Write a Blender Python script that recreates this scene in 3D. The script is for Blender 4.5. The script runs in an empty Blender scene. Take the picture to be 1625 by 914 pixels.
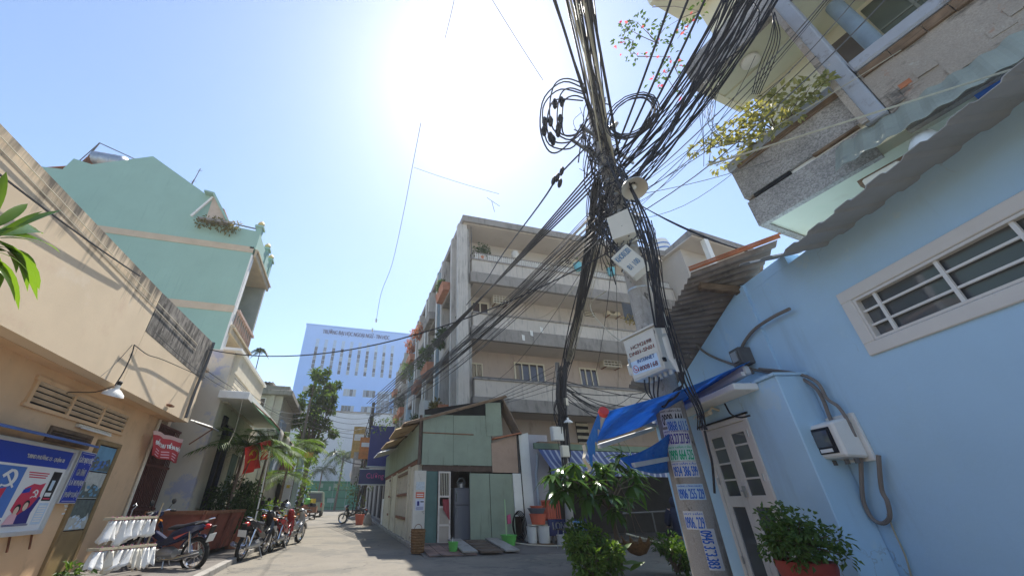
import bpy, bmesh, math, random
from mathutils import Vector, Matrix, Euler
from math import sin, cos, pi, radians as R
random.seed(7)
S = bpy.context.scene
COL = S.collection
# ------------------------------------------------------------------ camera
CAM = Vector((0, 0, 1.15))
cd = bpy.data.cameras.new("camera"); cam = bpy.data.objects.new("camera", cd); COL.objects.link(cam)
RX = ((0.965887093064024, -0.25896355622428746, 0.0), (-0.1285985710012883, -0.47964934420750105, 0.867985549498228), (-0.2247766246493534, -0.8383760392264229, -0.4965894540385038))
RM = Matrix(RX).transposed()            # camera axes -> world
cam.matrix_world = Matrix.Translation(CAM) @ RM.to_4x4()
FPX = 595.574
cd.sensor_width = 36; cd.lens = FPX / 1625 * 36; cd.shift_x = (812.5 - 727) / 1625
cd.clip_start = 0.05; cd.clip_end = 2000
S.camera = cam
# ------------------------------------------------------------------ light
SUN_AZ, SUN_EL = R(19), R(60)            # azimuth from the street axis (+Y) towards +X
W = bpy.data.worlds.new("World"); S.world = W; W.use_nodes = True
nt = W.node_tree; bg = nt.nodes["Background"]
sky = nt.nodes.new("ShaderNodeTexSky"); sky.sky_type = 'NISHITA'; sky.sun_disc = False
sky.sun_elevation = SUN_EL; sky.sun_rotation = SUN_AZ
sky.air_density = 1.0; sky.dust_density = 0.35; sky.ozone_density = 2.5
nt.links.new(sky.outputs[0], bg.inputs[0]); bg.inputs[1].default_value = 0.125
sl = bpy.data.lights.new("sun", 'SUN'); sl.energy = 4.2; sl.angle = R(0.5); sl.color = (1, .95, .86)
so = bpy.data.objects.new("sun", sl); COL.objects.link(so)
sdir = Vector((sin(SUN_AZ) * cos(SUN_EL), cos(SUN_AZ) * cos(SUN_EL), sin(SUN_EL)))
so.rotation_euler = (-sdir).to_track_quat('-Z', 'Y').to_euler(); so.location = (0, 0, 60)
S.view_settings.view_transform = 'Standard'; S.view_settings.look = 'None'
S.view_settings.exposure = 1.0; S.view_settings.gamma = 1
S.cycles.max_bounces = 8; S.cycles.diffuse_bounces = 4
S.cycles.use_denoising = True
# ------------------------------------------------------------------ geometry helpers
def ray(px, py):
    return RM @ Vector((px - 727, 457 - py, -FPX))
def gx(px, py, X): d = ray(px, py); return CAM + d * (X / d.x)
def gy(px, py, Y): d = ray(px, py); return CAM + d * (Y / d.y)
def gz(px, py, Z): d = ray(px, py); return CAM + d * ((Z - CAM.z) / d.z)
def frame(a):
    a = R(a); return Matrix.Rotation(-a, 4, 'Z')      # local x = away from street (d), local y = along (s)
BH, UB = frame(16.1), frame(-7)
def gd(px, py, d, F=BH):                               # point on the plane x=d of frame F, in frame coords
    q = F.inverted().to_3x3() @ ray(px, py); t = d / q.x
    return Vector((0, 0, CAM.z)) + q * t
def zg(y):                                             # the street climbs a little towards its far end
    return 0 if y < 20 else .34 * min(1, (y - 20) / 40)
WM = {}
class MB:
    def __init__(s, m=None): s.v = []; s.f = []; s.mi = []; s.k = 0; s.m = m or Matrix()
    def p(s, x): s.v.append(s.m @ Vector(x)); return len(s.v) - 1
    def face(s, idx): s.f.append(tuple(idx)); s.mi.append(s.k)
    def poly(s, pts): s.face([s.p(q) for q in pts]); return s
    def box(s, a, b):
        (x0, y0, z0), (x1, y1, z1) = [min(i, j) for i, j in zip(a, b)], [max(i, j) for i, j in zip(a, b)]
        i = [s.p(q) for q in ((x0,y0,z0),(x1,y0,z0),(x1,y1,z0),(x0,y1,z0),(x0,y0,z1),(x1,y0,z1),(x1,y1,z1),(x0,y1,z1))]
        for f in ((0,3,2,1),(4,5,6,7),(0,1,5,4),(1,2,6,5),(2,3,7,6),(3,0,4,7)): s.face([i[j] for j in f])
        return s
    def obox(s, c, size, rot=None):
        rot = rot if isinstance(rot, Matrix) else Euler(rot or (0,0,0)).to_matrix(); c = Vector(c)
        h = [q / 2 for q in size]; i = []
        for z in (-1, 1):
            for x, y in ((-1,-1),(1,-1),(1,1),(-1,1)): i.append(s.p(c + rot @ Vector((x*h[0], y*h[1], z*h[2]))))
        for f in ((0,3,2,1),(4,5,6,7),(0,1,5,4),(1,2,6,5),(2,3,7,6),(3,0,4,7)): s.face([i[j] for j in f])
        return s
    def prism(s, pts, off):                            # extrude a planar outline by a vector
        off = Vector(off); a = [s.p(q) for q in pts]; b = [s.p(Vector(q) + off) for q in pts]; n = len(a)
        s.face(a[::-1]); s.face(b)
        for i in range(n): s.face((a[i], a[(i+1) % n], b[(i+1) % n], b[i]))
        return s
    def slab(s, pts, th):
        pts = [Vector(q) for q in pts]; n = (pts[1]-pts[0]).cross(pts[2]-pts[0]).normalized()
        return s.prism([q - n*th/2 for q in pts], n*th)
    def bar(s, a, b, w, h=None):                       # rectangular bar between two points
        a, b = Vector(a), Vector(b); d = b - a; L = d.length
        return s.obox((a+b)/2, (w, h or w, L), d.to_track_quat('Z', 'Y').to_matrix())
    def tube(s, pts, r, n=6, caps=True, closed=False):
        pts = [Vector(q) for q in pts]; m = len(pts); rs = r if isinstance(r, (list, tuple)) else [r]*m
        rings = []; up = None
        for i, q in enumerate(pts):
            if closed: t = pts[(i+1) % m] - pts[i-1]
            else: t = pts[min(i+1, m-1)] - pts[max(i-1, 0)]
            t.normalize()
            if up is None: up = Vector((0,0,1)) if abs(t.z) < .9 else Vector((1,0,0))
            x = up.cross(t)
            if x.length < 1e-4: x = Vector((1,0,0)).cross(t)
            x.normalize(); up = t.cross(x)
            rings.append([s.p(q + (x*cos(2*pi*k/n) + up*sin(2*pi*k/n))*rs[i]) for k in range(n)])
        for i in range(m if closed else m-1):
            A, B = rings[i], rings[(i+1) % m]
            for k in range(n): s.face((A[k], A[(k+1) % n], B[(k+1) % n], B[k]))
        if caps and not closed: s.face(rings[0][::-1]); s.face(rings[-1])
        return s
    def lathe(s, prof, m=None, n=16, caps=True):       # profile (r,z) about local z of matrix m
        m = m or Matrix(); rings = []
        for r, z in prof: rings.append([s.p(m @ Vector((r*cos(2*pi*k/n), r*sin(2*pi*k/n), z))) for k in range(n)])
        for A, B in zip(rings, rings[1:]):
            for k in range(n): s.face((A[k], A[(k+1) % n], B[(k+1) % n], B[k]))
        if caps: s.face(rings[0][::-1]); s.face(rings[-1])
        return s
    def loft(s, secs, caps=True, closed=True):
        rr = [[s.p(q) for q in sec] for sec in secs]; n = len(rr[0])
        for A, B in zip(rr, rr[1:]):
            for k in range(n if closed else n-1): s.face((A[k], A[(k+1) % n], B[(k+1) % n], B[k]))
        if caps and closed: s.face(rr[0][::-1]); s.face(rr[-1])
        return s
    def grid(s, fn, nu, nv):
        g = [[s.p(fn(i/nu, j/nv)) for j in range(nv+1)] for i in range(nu+1)]
        for i in range(nu):
            for j in range(nv): s.face((g[i][j], g[i+1][j], g[i+1][j+1], g[i][j+1]))
        return s
    def corr(s, o, u, v, nw, amp=.012, nv=1, n=None, sag=None, per=6): # corrugated sheet: waves across u
        o, u, v = Vector(o), Vector(u), Vector(v); n = n or u.cross(v).normalized()
        return s.grid(lambda a, b: o + u*a + v*b + n*(amp*cos(2*pi*nw*a)) + (sag(a, b) if sag else Vector()), nw*per, nv)
    def leaf(s, p, d, n, L, w, droop=.2, fold=.25, seg=1):
        d = Vector(d).normalized(); n = Vector(n); sd = d.cross(n)
        if sd.length < 1e-3: sd = d.cross(Vector((.3,.8,.2)))
        sd.normalize(); n = sd.cross(d); p = Vector(p)
        if seg == 1:
            a = s.p(p); t = s.p(p + d*L - n*(droop*L)); c = p + d*(L*.45)
            l = s.p(c + sd*w/2 + n*(fold*w)); r = s.p(c - sd*w/2 + n*(fold*w))
            s.face((a, r, t, l)) if fold == 0 else (s.face((a, t, l)), s.face((a, r, t)))
        else:
            ms = []
            for i in range(seg+1):
                t = i/seg; q = p + d*(L*t) - n*(droop*L*t*t); ww = w*(sin(pi*min(1, .08+t*.92))**.75)/2 if i < seg else 0
                ms.append((s.p(q + sd*ww + n*fold*ww), s.p(q), s.p(q - sd*ww + n*fold*ww)))
            for A, B in zip(ms, ms[1:]):
                s.face((A[1], B[1], B[0], A[0])); s.face((A[2], B[2], B[1], A[1]))
        return s
    def mesh(s, name, mats, base=None, smooth=False):
        me = bpy.data.meshes.new(name)
        inv = base.inverted() if base is not None else None
        me.from_pydata([tuple(inv @ q) if inv else tuple(q) for q in s.v], [], s.f)
        if not isinstance(mats, (list, tuple)): mats = [mats]
        for m in mats: me.materials.append(m)
        if len(mats) > 1:
            for p, k in zip(me.polygons, s.mi): p.material_index = k
        if smooth:
            for p in me.polygons: p.use_smooth = True
        me.validate(); me.update()
        return me
    def build(s, name, mats, parent=None, bev=0, smooth=False, solid=0, kind=None, label=None, norm=True):
        base = WM[parent] if parent else Matrix()
        me = s.mesh(name, mats, base, smooth)
        if norm:
            bm = bmesh.new(); bm.from_mesh(me); bmesh.ops.recalc_face_normals(bm, faces=bm.faces); bm.to_mesh(me); bm.free()
        o = bpy.data.objects.new(name, me); COL.objects.link(o); WM[o] = base
        if parent: o.parent = parent
        if smooth and smooth != 'all':
            try: me.set_sharp_from_angle(angle=R(40))
            except Exception: pass
        if bev:
            b = o.modifiers.new('b', 'BEVEL'); b.width = bev; b.segments = 1; b.limit_method = 'ANGLE'
        if solid:
            b = o.modifiers.new('s', 'SOLIDIFY'); b.thickness = solid; b.offset = 0
        if kind: o['kind'] = kind
        if label: o['label'] = label
        return o
    def top(s, name, mats, label, cat, loc, group=None, **k):    # a thing that is one mesh, origin at loc
        e = object(); WM[e] = Matrix.Translation(Vector(loc))
        me = s.mesh(name, mats, WM[e], k.get('smooth', False))
        bm = bmesh.new(); bm.from_mesh(me); bmesh.ops.recalc_face_normals(bm, faces=bm.faces); bm.to_mesh(me); bm.free()
        o = bpy.data.objects.new(name, me); COL.objects.link(o); o.location = loc; WM[o] = WM[e]
        if k.get('smooth'):
            try: me.set_sharp_from_angle(angle=R(40))
            except Exception: pass
        if k.get('bev'):
            b = o.modifiers.new('b', 'BEVEL'); b.width = k['bev']; b.limit_method = 'ANGLE'
        if k.get('solid'):
            b = o.modifiers.new('s', 'SOLIDIFY'); b.thickness = k['solid']; b.offset = 0
        tag(o, label, cat, group); return o
def tag(o, label, cat, group=None):
    o['label'] = label; o['category'] = cat
    if group: o['group'] = group
def thing(name, label, cat, loc=(0,0,0), rz=0, group=None, F=None):
    o = bpy.data.objects.new(name, None); COL.objects.link(o); o.empty_display_size = .1
    M = Matrix.Translation(Vector(loc)) @ Matrix.Rotation(rz, 4, 'Z')
    if F: M = F @ M
    o.location = M.translation; o.rotation_euler = M.to_euler(); WM[o] = M
    tag(o, label, cat, group); return o
def copy_tree(o, loc=None, rz=None, label=None, parent=None):
    c = o.copy(); COL.objects.link(c)
    if parent: c.parent = parent
    for ch in list(o.children): copy_tree(ch, parent=c)
    if loc is not None: c.location = loc
    if rz is not None: c.rotation_euler = (0, 0, rz)
    if label: c['label'] = label
    return c
def struct(mb, name, m, **k): return mb.build(name, m, kind='structure', **k)
def inst(name, me, parent, M):                         # a part that shares mesh data, placed by a world matrix
    o = bpy.data.objects.new(name, me); COL.objects.link(o); o.parent = parent
    L = WM[parent].inverted() @ M; o.matrix_local = L; WM[o] = M; return o
# ------------------------------------------------------------------ materials
MATS = {}
def rgb(c): return (c[0], c[1], c[2], 1)
def mat(name, col, rough=.8, var=.12, scale=2.5, bump=.15, bscale=60, metal=0, dirt=None, streak=None, fine=0, spec=.3, coat=0, top=None, trans=0, crack=None):
    if name in MATS: return MATS[name]
    m = bpy.data.materials.new(name); MATS[name] = m; m.use_nodes = True; t = m.node_tree; L = t.links.new
    b = t.nodes['Principled BSDF']; tc = t.nodes.new('ShaderNodeTexCoord')
    def noise(sc, det=4, map_=None, ro=.6):
        n = t.nodes.new('ShaderNodeTexNoise'); n.inputs['Scale'].default_value = sc; n.inputs['Detail'].default_value = det; n.inputs['Roughness'].default_value = ro
        if map_:
            mp = t.nodes.new('ShaderNodeMapping'); mp.inputs['Scale'].default_value = map_; L(tc.outputs['Object'], mp.inputs[0]); L(mp.outputs[0], n.inputs['Vector'])
        else: L(tc.outputs['Object'], n.inputs['Vector'])
        return n
    def mix(fac, a, c):
        x = t.nodes.new('ShaderNodeMix'); x.data_type = 'RGBA'
        L(fac, x.inputs[0]); (L(a, x.inputs[6]) if not isinstance(a, tuple) else setattr(x.inputs[6], 'default_value', a)); (L(c, x.inputs[7]) if not isinstance(c, tuple) else setattr(x.inputs[7], 'default_value', c))
        return x.outputs[2]
    def ramp(src, a, c):
        r = t.nodes.new('ShaderNodeMapRange'); L(src, r.inputs[0]); r.inputs[1].default_value = a; r.inputs[2].default_value = c; return r.outputs[0]
    n = noise(scale, 6)
    c = mix(ramp(n.outputs[0], .3, .7), rgb([max(0, x*(1-var)) for x in col]), rgb([min(1, x*(1+var)) for x in col]))
    if fine:
        n3 = noise(bscale*2.2, 3); c = mix(ramp(n3.outputs[0], .35, .7), c, rgb([x*(1-fine) for x in col]))
    for dd in ([dirt] if dirt and not isinstance(dirt, list) else (dirt or [])):         # (colour, scale, lo, hi, mapping)
        nd = noise(dd[1], 5, dd[4] if len(dd) > 4 else None, .68); c = mix(ramp(nd.outputs[0], dd[2], dd[3]), c, rgb(dd[0]))
    if top:                                              # rain-borne grime that starts at an edge: (colour, z where it starts, z where it has died out, streak scale, strength)
        sp = t.nodes.new('ShaderNodeSeparateXYZ'); L(tc.outputs['Object'], sp.inputs[0]); nd = noise(top[3], 8, (1, 3, .22), .72); nl = noise(1.1, 3); mm = t.nodes.new('ShaderNodeMath'); mm.operation = 'MULTIPLY_ADD'; L(nl.outputs[0], mm.inputs[0]); mm.inputs[1].default_value = .5; mm.inputs[2].default_value = -.25
        mr = t.nodes.new('ShaderNodeMapRange'); L(sp.outputs[2], mr.inputs[0]); mr.inputs[1].default_value = top[2]; mr.inputs[2].default_value = top[1]; mr.inputs[3].default_value = -.3; mr.inputs[4].default_value = .3
        ad = t.nodes.new('ShaderNodeMath'); ad.operation = 'ADD'; L(nd.outputs[0], ad.inputs[0]); L(mr.outputs[0], ad.inputs[1]); a2 = t.nodes.new('ShaderNodeMath'); a2.operation = 'ADD'; L(ad.outputs[0], a2.inputs[0]); L(mm.outputs[0], a2.inputs[1]); ad = a2; c = mix(ramp(ad.outputs[0], .48, .48+top[4]), c, rgb(top[0]))
    if crack:                                            # hairline plaster cracks: (scale, width, colour)
        vo = t.nodes.new('ShaderNodeTexVoronoi'); vo.feature = 'DISTANCE_TO_EDGE'; vo.inputs['Scale'].default_value = crack[0]; nn = noise(3, 5); va = t.nodes.new('ShaderNodeVectorMath'); va.operation = 'MULTIPLY_ADD'
        L(nn.outputs['Color'], va.inputs[0]); va.inputs[1].default_value = (.5,.5,.5); L(tc.outputs['Object'], va.inputs[2]); L(va.outputs[0], vo.inputs['Vector'])
        nm = noise(.8, 3); lo = ramp(nm.outputs[0], .52, .6); cr = ramp(vo.outputs['Distance'], crack[1], crack[1]*.3); mu = t.nodes.new('ShaderNodeMath'); mu.operation = 'MULTIPLY'; L(lo, mu.inputs[0]); L(cr, mu.inputs[1]); c = mix(mu.outputs[0], c, rgb(crack[2]))
    L(c, b.inputs['Base Color'])
    if trans:
        tr = t.nodes.new('ShaderNodeBsdfTranslucent'); L(c, tr.inputs[0]); ms = t.nodes.new('ShaderNodeMixShader'); ms.inputs[0].default_value = trans; L(b.outputs[0], ms.inputs[1]); L(tr.outputs[0], ms.inputs[2]); L(ms.outputs[0], t.nodes['Material Output'].inputs[0])
    b.inputs['Roughness'].default_value = rough; b.inputs['Metallic'].default_value = metal; b.inputs['Specular IOR Level'].default_value = spec
    if coat: b.inputs['Coat Weight'].default_value = coat
    if bump:
        nb = noise(bscale, 4); bp = t.nodes.new('ShaderNodeBump'); bp.inputs['Strength'].default_value = bump; bp.inputs['Distance'].default_value = .01
        L(nb.outputs[0], bp.inputs['Height']); L(bp.outputs[0], b.inputs['Normal'])
    return m
def leafmat(name, col, col2, trans=.35, rough=.45):
    if name in MATS: return MATS[name]
    m = bpy.data.materials.new(name); MATS[name] = m; m.use_nodes = True; t = m.node_tree; L = t.links.new
    b = t.nodes['Principled BSDF']; out = t.nodes['Material Output']
    g = t.nodes.new('ShaderNodeNewGeometry'); x = t.nodes.new('ShaderNodeMix'); x.data_type = 'RGBA'
    L(g.outputs['Random Per Island'], x.inputs[0]); x.inputs[6].default_value = rgb(col); x.inputs[7].default_value = rgb(col2)
    L(x.outputs[2], b.inputs['Base Color']); b.inputs['Roughness'].default_value = rough; b.inputs['Specular IOR Level'].default_value = .3
    tr = t.nodes.new('ShaderNodeBsdfTranslucent'); h = t.nodes.new('ShaderNodeMix'); h.data_type = 'RGBA'; h.blend_type = 'MULTIPLY'; h.inputs[0].default_value = 1
    L(x.outputs[2], h.inputs[6]); h.inputs[7].default_value = (1.9, 1.7, .7, 1); L(h.outputs[2], tr.inputs[0])
    ms = t.nodes.new('ShaderNodeMixShader'); ms.inputs[0].default_value = trans; L(b.outputs[0], ms.inputs[1]); L(tr.outputs[0], ms.inputs[2]); L(ms.outputs[0], out.inputs[0])
    return m
def speckle(name, base, c1, c2, scale=90):
    if name in MATS: return MATS[name]
    m = bpy.data.materials.new(name); MATS[name] = m; m.use_nodes = True; t = m.node_tree; L = t.links.new
    b = t.nodes['Principled BSDF']; tc = t.nodes.new('ShaderNodeTexCoord'); v = t.nodes.new('ShaderNodeTexVoronoi'); v.inputs['Scale'].default_value = scale
    L(tc.outputs['Object'], v.inputs['Vector']); r = t.nodes.new('ShaderNodeValToRGB'); L(v.outputs['Color'], r.inputs[0])
    r.color_ramp.elements[0].color = rgb(c1); r.color_ramp.elements[1].color = rgb(c2); e = r.color_ramp.elements.new(.5); e.color = rgb(base)
    n = t.nodes.new('ShaderNodeTexNoise'); n.inputs['Scale'].default_value = 1.6; n.inputs['Detail'].default_value = 6; L(tc.outputs['Object'], n.inputs['Vector'])
    mr = t.nodes.new('ShaderNodeMapRange'); L(n.outputs[0], mr.inputs[0]); mr.inputs[1].default_value = .35; mr.inputs[2].default_value = .7; mr.inputs[3].default_value = .75; mr.inputs[4].default_value = 1.15
    x = t.nodes.new('ShaderNodeMix'); x.data_type = 'RGBA'; x.blend_type = 'MULTIPLY'; x.inputs[0].default_value = 1; L(r.outputs[0], x.inputs[6]); L(mr.outputs[0], x.inputs[7]); L(x.outputs[2], b.inputs['Base Color'])
    b.inputs['Roughness'].default_value = .85
    bp = t.nodes.new('ShaderNodeBump'); bp.inputs['Strength'].default_value = .5; bp.inputs['Distance'].default_value = .006; L(v.outputs['Distance'], bp.inputs['Height']); L(bp.outputs[0], b.inputs['Normal'])
    return m
def glass(name, col=(.02,.025,.03), rough=.06):
    m = mat(name, col, rough, .1, 1.5, 0, spec=.9); return m
DIRT = (.10,.085,.07); MOLD = (.055,.05,.045)
m_beige = mat('beige_paint', (.74,.56,.39), .9, .07, 1.4, .12, 30, dirt=[((.40,.29,.19), 2.2, .56, .74), ((.66,.55,.42), 5, .66, .72)])
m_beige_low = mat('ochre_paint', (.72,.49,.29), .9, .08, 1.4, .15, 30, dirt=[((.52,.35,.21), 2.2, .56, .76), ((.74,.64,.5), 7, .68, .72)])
m_stain = mat('weathered_cement', (.27,.245,.215), .95, .3, 3, .4, 30, dirt=[(MOLD, 3.5, .42, .62, (1,3,.6)), ((.42,.38,.33), 6, .6, .7)])
m_black = mat('black_rubber', (.012,.012,.013), .6, .2, 8, .1)
m_cable = mat('cable_sheath', (.02,.02,.026), .5, .2, 4, 0)
m_cable2 = mat('pale_cable_sheath', (.42,.38,.28), .6, .15, 4, 0)
m_cableg = mat('grey_cable_sheath', (.12,.12,.12), .6, .2, 4, 0)
m_white = mat('white_paint', (.78,.77,.73), .6, .05, 3, .08, 60, dirt=((.5,.46,.38), 4, .62, .8))
m_cream = mat('cream_paint', (.66,.6,.48), .9, .08, 2, .15, 40, dirt=[((.42,.36,.28), 2.5, .58, .75)])
m_steel = mat('galvanised_steel', (.42,.43,.44), .42, .15, 6, .05, metal=.8)
m_chrome = mat('chrome', (.7,.7,.72), .16, .05, 3, 0, metal=1)
m_rust = mat('rusty_iron', (.2,.085,.045), .9, .35, 6, .4, 40)
m_wood = mat('old_wood', (.2,.13,.08), .85, .3, 5, .3, 40, dirt=((.09,.06,.04), 3, .5, .7, (1,1,12)))
m_dark = mat('dark_interior', (.02,.019,.018), .95, .3, 2, 0)
m_glass = glass('dark_window_glass')
m_conc = mat('concrete', (.34,.32,.29), .95, .15, 2, .3, 50, dirt=[((.16,.145,.13), 3, .52, .72, (1,1,.35))], fine=.2)
m_terra = mat('terracotta', (.42,.16,.08), .85, .2, 6, .2, 40)
m_green = leafmat('leaf_green', (.035,.085,.018), (.085,.16,.03))
m_green_d = leafmat('leaf_dark', (.02,.05,.015), (.05,.10,.025), .22)
m_green_y = leafmat('leaf_light', (.06,.14,.025), (.14,.22,.045), .35)
m_bark = mat('bark', (.16,.12,.09), .95, .3, 8, .5, 30)
m_stem = mat('green_stem', (.1,.13,.05), .8, .2, 8, .1)
# ------------------------------------------------------------------ lettering
def text2d(s, ext=0):
    cu = bpy.data.curves.new('t', 'FONT'); cu.body = s; cu.align_x = 'CENTER'; cu.align_y = 'CENTER'; cu.resolution_u = 3
    o = bpy.data.objects.new('t', cu); COL.objects.link(o); dg = bpy.context.evaluated_depsgraph_get(); dg.update()
    me = bpy.data.meshes.new_from_object(o.evaluated_get(dg)); v = [tuple(q.co) for q in me.vertices]; f = [tuple(p.vertices) for p in me.polygons]
    bpy.data.objects.remove(o); bpy.data.meshes.remove(me); bpy.data.curves.remove(cu)
    xs = [q[0] for q in v]; ys = [q[1] for q in v]; x0, x1, y0, y1 = min(xs), max(xs), min(ys), max(ys)
    return [((q[0]-(x0+x1)/2)/(x1-x0), (q[1]-(y0+y1)/2)/(y1-y0)) for q in v], f
def letters(s, fn, m, parent, name='lettering', bold=0):    # fn maps (u,v) in [-.5,.5]^2 to a world point
    v, f = text2d(s); mb = MB()
    i0 = [mb.p(fn(u, w)) for u, w in v]
    for q in f: mb.face(q)
    if bold:
        n = len(mb.v)
        for du in (-bold, bold):
            k = len(mb.v)
            for u, w in v: mb.p(fn(u+du, w))
            for q in f: mb.face([k+j for j in q])
    return mb.build(name, m, parent, norm=False)
def plane_fn(o, x, y, off=0):
    o, x, y = Vector(o), Vector(x), Vector(y); n = x.cross(y).normalized()*off
    return lambda u, w: o + x*u + y*w + n
def smooth_pts(pts, sub=5):
    P = [Vector(q) for q in pts]; P = [P[0]*2-P[1]]+P+[P[-1]*2-P[-2]]; out = []
    for i in range(1, len(P)-2):
        for k in range(sub):
            t = k/sub; a, b_, c, d = P[i-1:i+3]; out.append(.5*((2*b_)+(-a+c)*t+(2*a-5*b_+4*c-d)*t*t+(-a+3*b_-3*c+d)*t**3))
    return out+[P[-2]]
# ------------------------------------------------------------------ foliage helpers
def rv(): return Vector((random.gauss(0,1), random.gauss(0,1), random.gauss(0,1))).normalized()
def clump(mb, c, r, n, L, w, flat=1, up=.3):
    c = Vector(c)
    for _ in range(n):
        d = rv(); q = Vector((d.x*r, d.y*r, d.z*r*flat)) * (random.random()**.4)
        mb.leaf(c+q, d + rv()*.7 + Vector((0,0,-.1)), Vector((0,0,1)) + rv()*.7, L*random.uniform(.7,1.25), w*random.uniform(.75,1.2), .15, .2)
def blob_crown(mb, c, rad, nclump, nleaf, L, w, rc, seed=None):
    if seed: random.seed(seed)
    c = Vector(c); pts = []
    for _ in range(nclump):
        d = rv(); k = random.uniform(.45, 1)**.6; q = c + Vector((d.x*rad[0], d.y*rad[1], d.z*rad[2]))*k
        pts.append(q); clump(mb, q, rc*random.uniform(.6,1.25), nleaf, L, w)
    return pts
def limbs(mb, base, top, pts, r0):
    base, top = Vector(base), Vector(top); mid = (base+top)/2 + Vector((random.uniform(-.1,.1), random.uniform(-.1,.1), 0))
    mb.tube([base, mid, top], [r0, r0*.75, r0*.45], 8)
    for q in pts:
        a = base.lerp(top, random.uniform(.5,1)); mb.tube([a, a.lerp(q, .5)+rv()*.08, q], [r0*.3, r0*.18, r0*.06], 5)
# ================================================================== GROUND
m_asph = mat('asphalt', (.23,.207,.17), .9, .14, .9, .4, 160, dirt=[((.13,.122,.11), 1.3, .54, .74), ((.27,.255,.225), 4, .64, .75), ((.075,.07,.065), 2.6, .68, .72), ((.15,.14,.12), .5, .52, .56)], fine=.35, crack=(.8,.012,(.06,.055,.05)))
m_pave = mat('pavement_cement', (.17,.155,.14), .95, .2, 2, .3, 60, dirt=((.09,.08,.075), 2.5, .5, .7), fine=.2)
m_soil = mat('bare_ground', (.2,.18,.15), .95, .2, 1, .3, 30)
YS = [-30, 0, 10, 20, 30, 40, 50, 60]
def strip(mb, x0, x1, y0, y1, dz):
    ys = sorted(set([y0, y1] + [y for y in YS if y0 < y < y1]))
    for a, b in zip(ys, ys[1:]): mb.poly([(x0,a,zg(a)+dz), (x1,a,zg(a)+dz), (x1,b,zg(b)+dz), (x0,b,zg(b)+dz)])
g = MB(); strip(g, -120, 120, -30, 60, -.012); g.poly([(-120,60,.328),(120,60,.328),(120,240,.328),(-120,240,.328)]); g.poly([(-120,-100,-.012),(120,-100,-.012),(120,-30,-.012),(-120,-30,-.012)])
struct(g, 'ground', m_soil)
g = MB(); strip(g, -2.12, 2.1, -12, 60, 0); g.poly([(2.1,-12,0),(12,-12,0),(12,10.9,0),(2.1,10.9,0)])
struct(g, 'road', m_asph)
# left pavement + kerb (dark wet concrete with a lighter lip)
g = MB(); strip(g, -4.8, -2.26, -4, 60, .09); struct(g, 'pavement', m_pave)
def kerb(x0, x1, y0, y1, parent=None):
    y = y0
    while y < y1:
        L = 1.2; a, b = y, min(y+L-.012, y1); z = zg((a+b)/2)
        k = MB(); k.box((x0, a, z-.05), (x1, b, z+.1)); o = k.build('kerb_stone', m_conc, parent, bev=.012); y += L
        if not parent: o['kind'] = 'structure'
kb = MB(); strip(kb, -2.26, -2.12, -4, 60, .002); kbl = struct(kb, 'kerb', m_conc); kerb(-2.26, -2.12, 2, 40, kbl)
# right pavement with tiles
g = MB(); strip(g, 2.22, 3.6, 12.6, 60, .08); pvr = struct(g, 'pavement', m_pave)
kb = MB(); strip(kb, 2.08, 2.22, 12.6, 60, .002); kbr = struct(kb, 'kerb', m_conc); kerb(2.08, 2.22, 12.6, 40, kbr)
m_tile = mat('red_paving_tile', (.24,.155,.125), .9, .25, 4, .25, 50, dirt=((.1,.085,.075), 2.5, .48, .66))
g = MB(); g.prism([(2.1,10.95,.0),(7.4,10.95,.0),(7.4,13.4,.16),(2.4,13.4,.12),(2.12,12.6,.09)], (0,0,-.12)); apron = struct(g, 'pavement', m_pave)
def apz(x, y): return .0 + (y-10.95)/2.45*.15
random.seed(3)
for i in range(4):
    for j in range(6):
        x0, y0 = 2.22+i*.31, 11.0+j*.31
        if x0+.3 > 3.5: continue
        t = MB(); z = random.uniform(.004,.016); t.prism([(x0,y0,apz(0,y0)+z),(x0+.295,y0,apz(0,y0)+z+random.uniform(-.004,.004)),(x0+.295,y0+.295,apz(0,y0+.295)+z),(x0,y0+.295,apz(0,y0+.295)+z)], (0,0,.02)); t.build('paving_tile', m_tile, apron)
for i in range(4):                                       # long tiles on the far pavement
    for j in range(14):
        x0, y0 = 2.25+i*.3, 13.6+j*.31
        t = MB(); z = zg(y0)+.075+random.uniform(.004,.014); t.box((x0,y0,z),(x0+.285,y0+.295,z+.016)); t.build('paving_tile', m_tile, pvr)
m_wetwood = mat('wet_plank', (.12,.09,.07), .7, .3, 4, .3, 40)
rp = thing('door_ramp', 'low dark ramp of planks over steps in front of the open shed doorway', 'ramp', (3.7, 11.6, 0))
for k in range(4):
    b = MB(); b.prism([(3.55,11.0+k*.42,.05+apz(0,11.0+k*.42)),(4.15,11.0+k*.42,.05+apz(0,11.0+k*.42)),(4.15,11.36+k*.42,.05+apz(0,11.36+k*.42)),(3.55,11.36+k*.42,.05+apz(0,11.36+k*.42))], (0,0,.04+.01*k)); b.build('plank', m_wetwood, rp)
for x in (3.1, 4.25):
    b = MB(); b.prism([(x,11.1,.05),(x+.4,11.1,.05),(x+.4,12.75,.2),(x,12.75,.2)], (0,0,.05)); b.build('ramp_board', m_conc, rp, bev=.01)

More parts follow.
